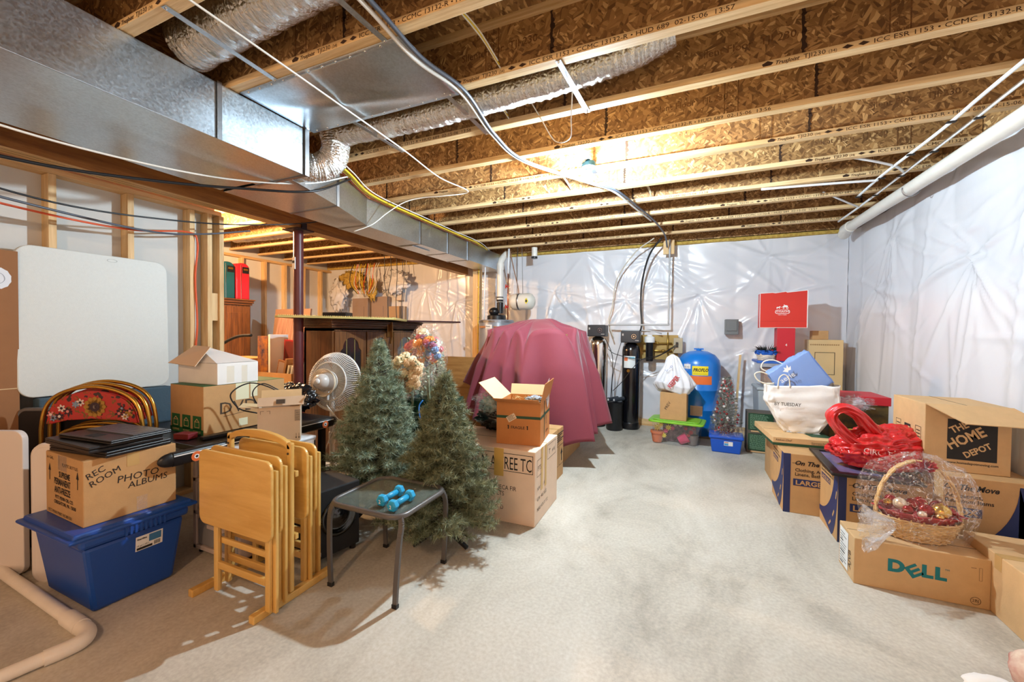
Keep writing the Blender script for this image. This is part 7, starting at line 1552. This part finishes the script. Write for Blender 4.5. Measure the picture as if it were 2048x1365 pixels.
# --- Dell box
TEALI = mat('teal_ink', rgb(10, 120, 130), .6)
t = carton('computer_box', 'low wide brown computer carton with teal lettering in front of the row', 'box', (.862, 2.775, 0), (.545, .235, .252), .0, CARDL, tape=False)
mb = MB(); M = face('-y', (0, 0, 0)); mb.flat(rect(0, 0, .0001, .0001), M)
P = lambda pts, dx: [(dx+x, .105+y) for x, y in pts]
n = 12; o_ = [(.030+.042*cos(pi/2-pi*i/n)*.95, .034+.034*sin(pi/2-pi*i/n)) for i in range(n+1)]; i_ = [(.028+.022*cos(pi/2-pi*i/n)*.95, .034+.017*sin(pi/2-pi*i/n)) for i in range(n+1)]
for k in range(n): mb.flat(P([o_[k], o_[k+1], i_[k+1], i_[k]], .145), M)
mb.flat(P(rect(0, 0, .019, .068), .145), M); mb.flat(P([(.018, .051), (.030, .051), (.030, .068), (.018, .068)], .145), M); mb.flat(P([(.018, .0), (.030, .0), (.030, .017), (.018, .017)], .145), M)
c_, s_ = cos(.62), sin(.62); E = lambda pts: [(.247+(x*c_-y*s_), .088+(x*s_+y*c_)) for x, y in pts]
for r4 in ((0, 0, .018, .062), (.018, 0, .055, .014), (.018, .024, .055, .038), (.018, .048, .055, .062)): mb.flat(E(rect(*r4)), M)
for dx in (.283, .335): mb.flat(P([(0, 0), (.046, 0), (.046, .017), (.019, .017), (.019, .068), (0, .068)], dx), M)
text(mb, 'TM', M @ Matrix.Translation((.372, .16, 0)), .014)
mb.build('teal_logo', TEALI, t)
mb = MB(); ring(mb, M, .49, .035, .018, .020, 20); frame2d(mb, M, .50, .14, .512, .205, .001); mb.flat(rect(.47, .20, .49, .202), M); text(mb, '2BJ', M @ Matrix.Translation((.477, .03, 0)), .02); text(mb, 'AJVB', face('-x', (0, .235, 0)) @ Matrix.Translation((.19, .05, 0)) @ Matrix.Rotation(pi/2, 4, 'Z'), .05); mb.build('printed_lettering', INKB, t)
mb = MB(); mb.flat(rect(.02, .02, .15, .235), face('-x', (0, .235, 0), .002)); L_ = mb.build('shipping_label', WHITE, t); mb = MB(); R = random.Random(1)
for i in range(12): mb.flat(rect(.03, .03+i*.016, .03+R.uniform(.04, .11), .034+i*.016+(.004 if i % 4 == 0 else 0)), face('-x', (0, .235, 0), .003))
mb.build('label_print', INK, L_)
# --- box at the right edge
t = carton('cardboard_box', 'plain taped brown carton cut by the right edge of the view', 'box', (1.40, 2.44, 0), (.42, .58, .30), -.02, CARDL)
mb = MB(); mb.box(1.08, 1.385, 3.02, 3.19, 0, .30); tag(mb.build('cardboard_box', CARDL, bevel=.004), 'small brown carton wedged behind the computer carton', 'box')
# --- basket with ornaments in cellophane
WK = wood_mat('golden_wicker', rgb(190, 146, 86), rgb(226, 188, 128), 0, 8, .5, 6)
t = thing('ornament_basket', 'oval wicker basket with tall handle and red liner wrapped in cellophane', 'basket', (1.18, 2.925, .256), .08)
mb = MB()
for k in range(11):
    z = .008+k*.0105; f = k/10; a_, b_ = .135+.045*f, .085+.03*f
    mb.tube([((a_+.004*(-1)**(j+k))*cos(2*pi*j/44), (b_+.004*(-1)**(j+k))*sin(2*pi*j/44), z) for j in range(44)], .0052, 6, closed=True)
for j in range(22): a = 2*pi*j/22; mb.tube([(.135*cos(a), .085*sin(a), .0), (.182*cos(a), .117*sin(a), .125)], .004, 5)
mb.build('woven_side', WK, t, smooth=True)
mb = MB()
for ph in (0, pi/2, pi): mb.tube([(.185*cos(a), .012*cos(a*14+ph), .12+.30*sin(a)) for a in [pi*k/60 for k in range(61)]], .0065, 6)
mb.build('handle', WK, t, smooth=True)
mb = MB(); mb.grid(lambda u, v: ((.19+.012*sin(2*pi*u*13)*v)*(1-.3*(1-v))*cos(2*pi*u), (.125+.012*sin(2*pi*u*13)*v)*(1-.3*(1-v))*sin(2*pi*u), .07+.09*sin(pi*.5*v)-.03*max(0, v-.7)), 90, 12, wrap=True)
LR = mat('red_felt_liner', rgb(160, 22, 34), .8); mb.build('cloth_liner', LR, t, smooth=True, solid=.003)
mb = MB(); mb.lathe([(0, .09), (.15, .11), (.17, .13)], 24, cap=False); mb.v = [(x, y*.65, z) for x, y, z in mb.v]; mb.build('filling', LR, t, smooth=True)
GO = mat('ornament_gold', rgb(220, 176, 90), .18, .9); RO = mat('ornament_deep_red', rgb(150, 14, 22), .12, .5); SO = mat('ornament_cream', rgb(226, 206, 180), .25, .5)
orn = [(.07, -.06, .175, .042, GO, 'big matte gold ball'), (.085, -.015, .18, .038, RO, 'glossy red ball behind the gold one'), (.01, -.05, .17, .036, RO, 'red ball in the middle'), (-.03, -.02, .185, .032, RO, 'dark red ball left of the middle'), (-.09, -.03, .185, .032, SO, 'cream ball at the left'), (-.13, .0, .175, .020, GO, 'small gold ball at the far left'), (-.07, -.06, .165, .026, RO, 'small red ball at the front left'), (.13, -.02, .165, .024, RO, 'small red ball at the right'), (.05, -.09, .155, .018, GO, 'tiny gold ball at the front rim'), (-.10, .04, .18, .028, RO, 'red ball at the back left'), (.03, .03, .18, .034, RO, 'red ball at the back'), (-.02, -.085, .155, .020, SO, 'tiny cream ball at the front rim')]
for x, y, z, r, m, l in orn:
    p = Matrix.Translation((1.18, 2.925, .256)) @ Matrix.Rotation(.08, 4, 'Z') @ Vector((x, y, z)); o = thing('ornament_ball', l+' in the cellophane wrapped basket', 'ornament', p, 0, 'christmas balls in the basket'); mb = MB(); mb.ball((0, 0, 0), r, 20, 14); mb.build('ball', m, o, smooth=True); mb = MB(); mb.lathe([(r*.18, r*.93), (r*.18, r*1.12)], 10); mb.build('cap', CHROME if m is not GO else GOLD, o)
mb = MB(); 
for i in range(40):
    a = i*2.4; el = R.uniform(.1, 1.5); d = Vector((cos(a)*cos(el), sin(a)*cos(el), sin(el))); s = d.orthogonal().normalized()*.018; p = Vector((.02, -.02, .385)); mb.add([p, p+d*.035+s, p+d*.06, p+d*.035-s], [(0, 1, 2, 3)])
mb.build('bow', mat('red_bow', rgb(186, 26, 36), .5), t)
def cello(u, v):
    a = 2*pi*u; c, s = cos(a), sin(a); q = 1+.05*sin(7*a)+.035*sin(11*a+4*v)+.05*noise.noise(Vector((c*2, s*2, v*3)))
    w = (1.10*sin(pi*min(1, .25+v*.62))**.6) if v < .95 else .25
    z = -.0+.47*v**.9; x = .225*c*q*w; y = .15*s*q*w
    if v > .8: x *= 1-.7*(v-.8)/.2; y *= 1-.7*(v-.8)/.2
    return (x, y, z+.012*sin(9*a)*(v > .2))
mb = MB(); mb.grid(cello, 80, 36, wrap=True); mb.build('cellophane', FILM, t, smooth=True)
CG = film_mat('gathered_cellophane', (.97, .98, 1, 1), .30, .14, 1.0, 30, .14, .6)
mb = MB()
def tail(u, v): a = 2*pi*u; q = (.02+.10*v**.8)*(1+.22*sin(9*a+3*v)+.12*sin(17*a)+.2*noise.noise(Vector((cos(a)*3, sin(a)*3, v*4)))); return (-.15-.15*v, -.12+q*cos(a)*.55-.03*v, .09+q*sin(a)*.85-.03*v)
mb.grid(tail, 90, 24, wrap=True); mb.build('gathered_tail', CG, t, smooth=True)
# --- plush at the bottom right corner
blob('floral_cushion', (1.30, 2.18, .085), .12, (1.1, .9, .75), mat('rose_fabric', rgb(222, 206, 186), .9, col2=rgb(164, 74, 70), vscale=9), 'cream cushion with rose pattern at the bottom right corner', 'cushion', 2, .12, 1.5)
blob('white_cloth', (1.12, 2.10, .03), .12, (1.0, .6, .3), mat('white_fabric', rgb(232, 226, 220), .9), 'bit of white cloth on the floor beside the rose cushion', 'cloth', 5, .2, 1.5, flat=-.03)

# ================================================================= separate far-apart pieces into parts of their own
def split_parts():
    for o in [o for o in C.objects if o.type == 'MESH' and o.parent is not None and o.get('kind') != 'stuff' and o.data.users == 1]:
        me = o.data; nv = len(me.vertices)
        if nv > 20000 or nv == 0: continue
        par = list(range(nv))
        def find(a):
            while par[a] != a: par[a] = par[par[a]]; a = par[a]
            return a
        for e in me.edges:
            a, b = find(e.vertices[0]), find(e.vertices[1])
            if a != b: par[max(a, b)] = min(a, b)
        root = [find(i) for i in range(nv)]; ids = sorted(set(root)); k = len(ids)
        if k < 2 or k > 700: continue
        ix = {r: i for i, r in enumerate(ids)}; isl = np.array([ix[r] for r in root])
        co = np.empty(nv*3); me.vertices.foreach_get('co', co); co = co.reshape(nv, 3)
        lo = np.full((k, 3), np.inf); hi = np.full((k, 3), -np.inf); np.minimum.at(lo, isl, co); np.maximum.at(hi, isl, co)
        size = (hi-lo).max(axis=1); gap = np.maximum(0, np.maximum(lo[:, None]-hi[None], lo[None]-hi[:, None]))
        near = np.sqrt((gap**2).sum(axis=2)) <= np.maximum(.02, .5*np.maximum(size[:, None], size[None]))
        comp = [-1]*k; n = 0
        for s in range(k):
            if comp[s] >= 0: continue
            st_ = [s]; comp[s] = n
            while st_:
                a = st_.pop()
                for b in np.nonzero(near[a])[0]:
                    if comp[b] < 0: comp[b] = n; st_.append(int(b))
            n += 1
        if n < 2 or n > 40: continue
        polys = [(tuple(p.vertices), p.material_index, p.use_smooth) for p in me.polygons]
        for c in range(n):
            vi = [i for i in range(nv) if comp[isl[i]] == c]; mp = {v: j for j, v in enumerate(vi)}
            fs = [(p, m_, s_) for p, m_, s_ in polys if p[0] in mp]
            nm = bpy.data.meshes.new(o.name.split('.')[0]); nm.from_pydata([tuple(co[i]) for i in vi], [], [tuple(mp[q] for q in p) for p, _, _ in fs])
            for m_ in me.materials: nm.materials.append(m_)
            nm.polygons.foreach_set('material_index', [m_ for _, m_, _ in fs]); nm.polygons.foreach_set('use_smooth', [s_ for _, _, s_ in fs]); nm.update()
            if c == 0: o.data = nm
            else: q = o.copy(); q.data = nm; C.objects.link(q)
split_parts()
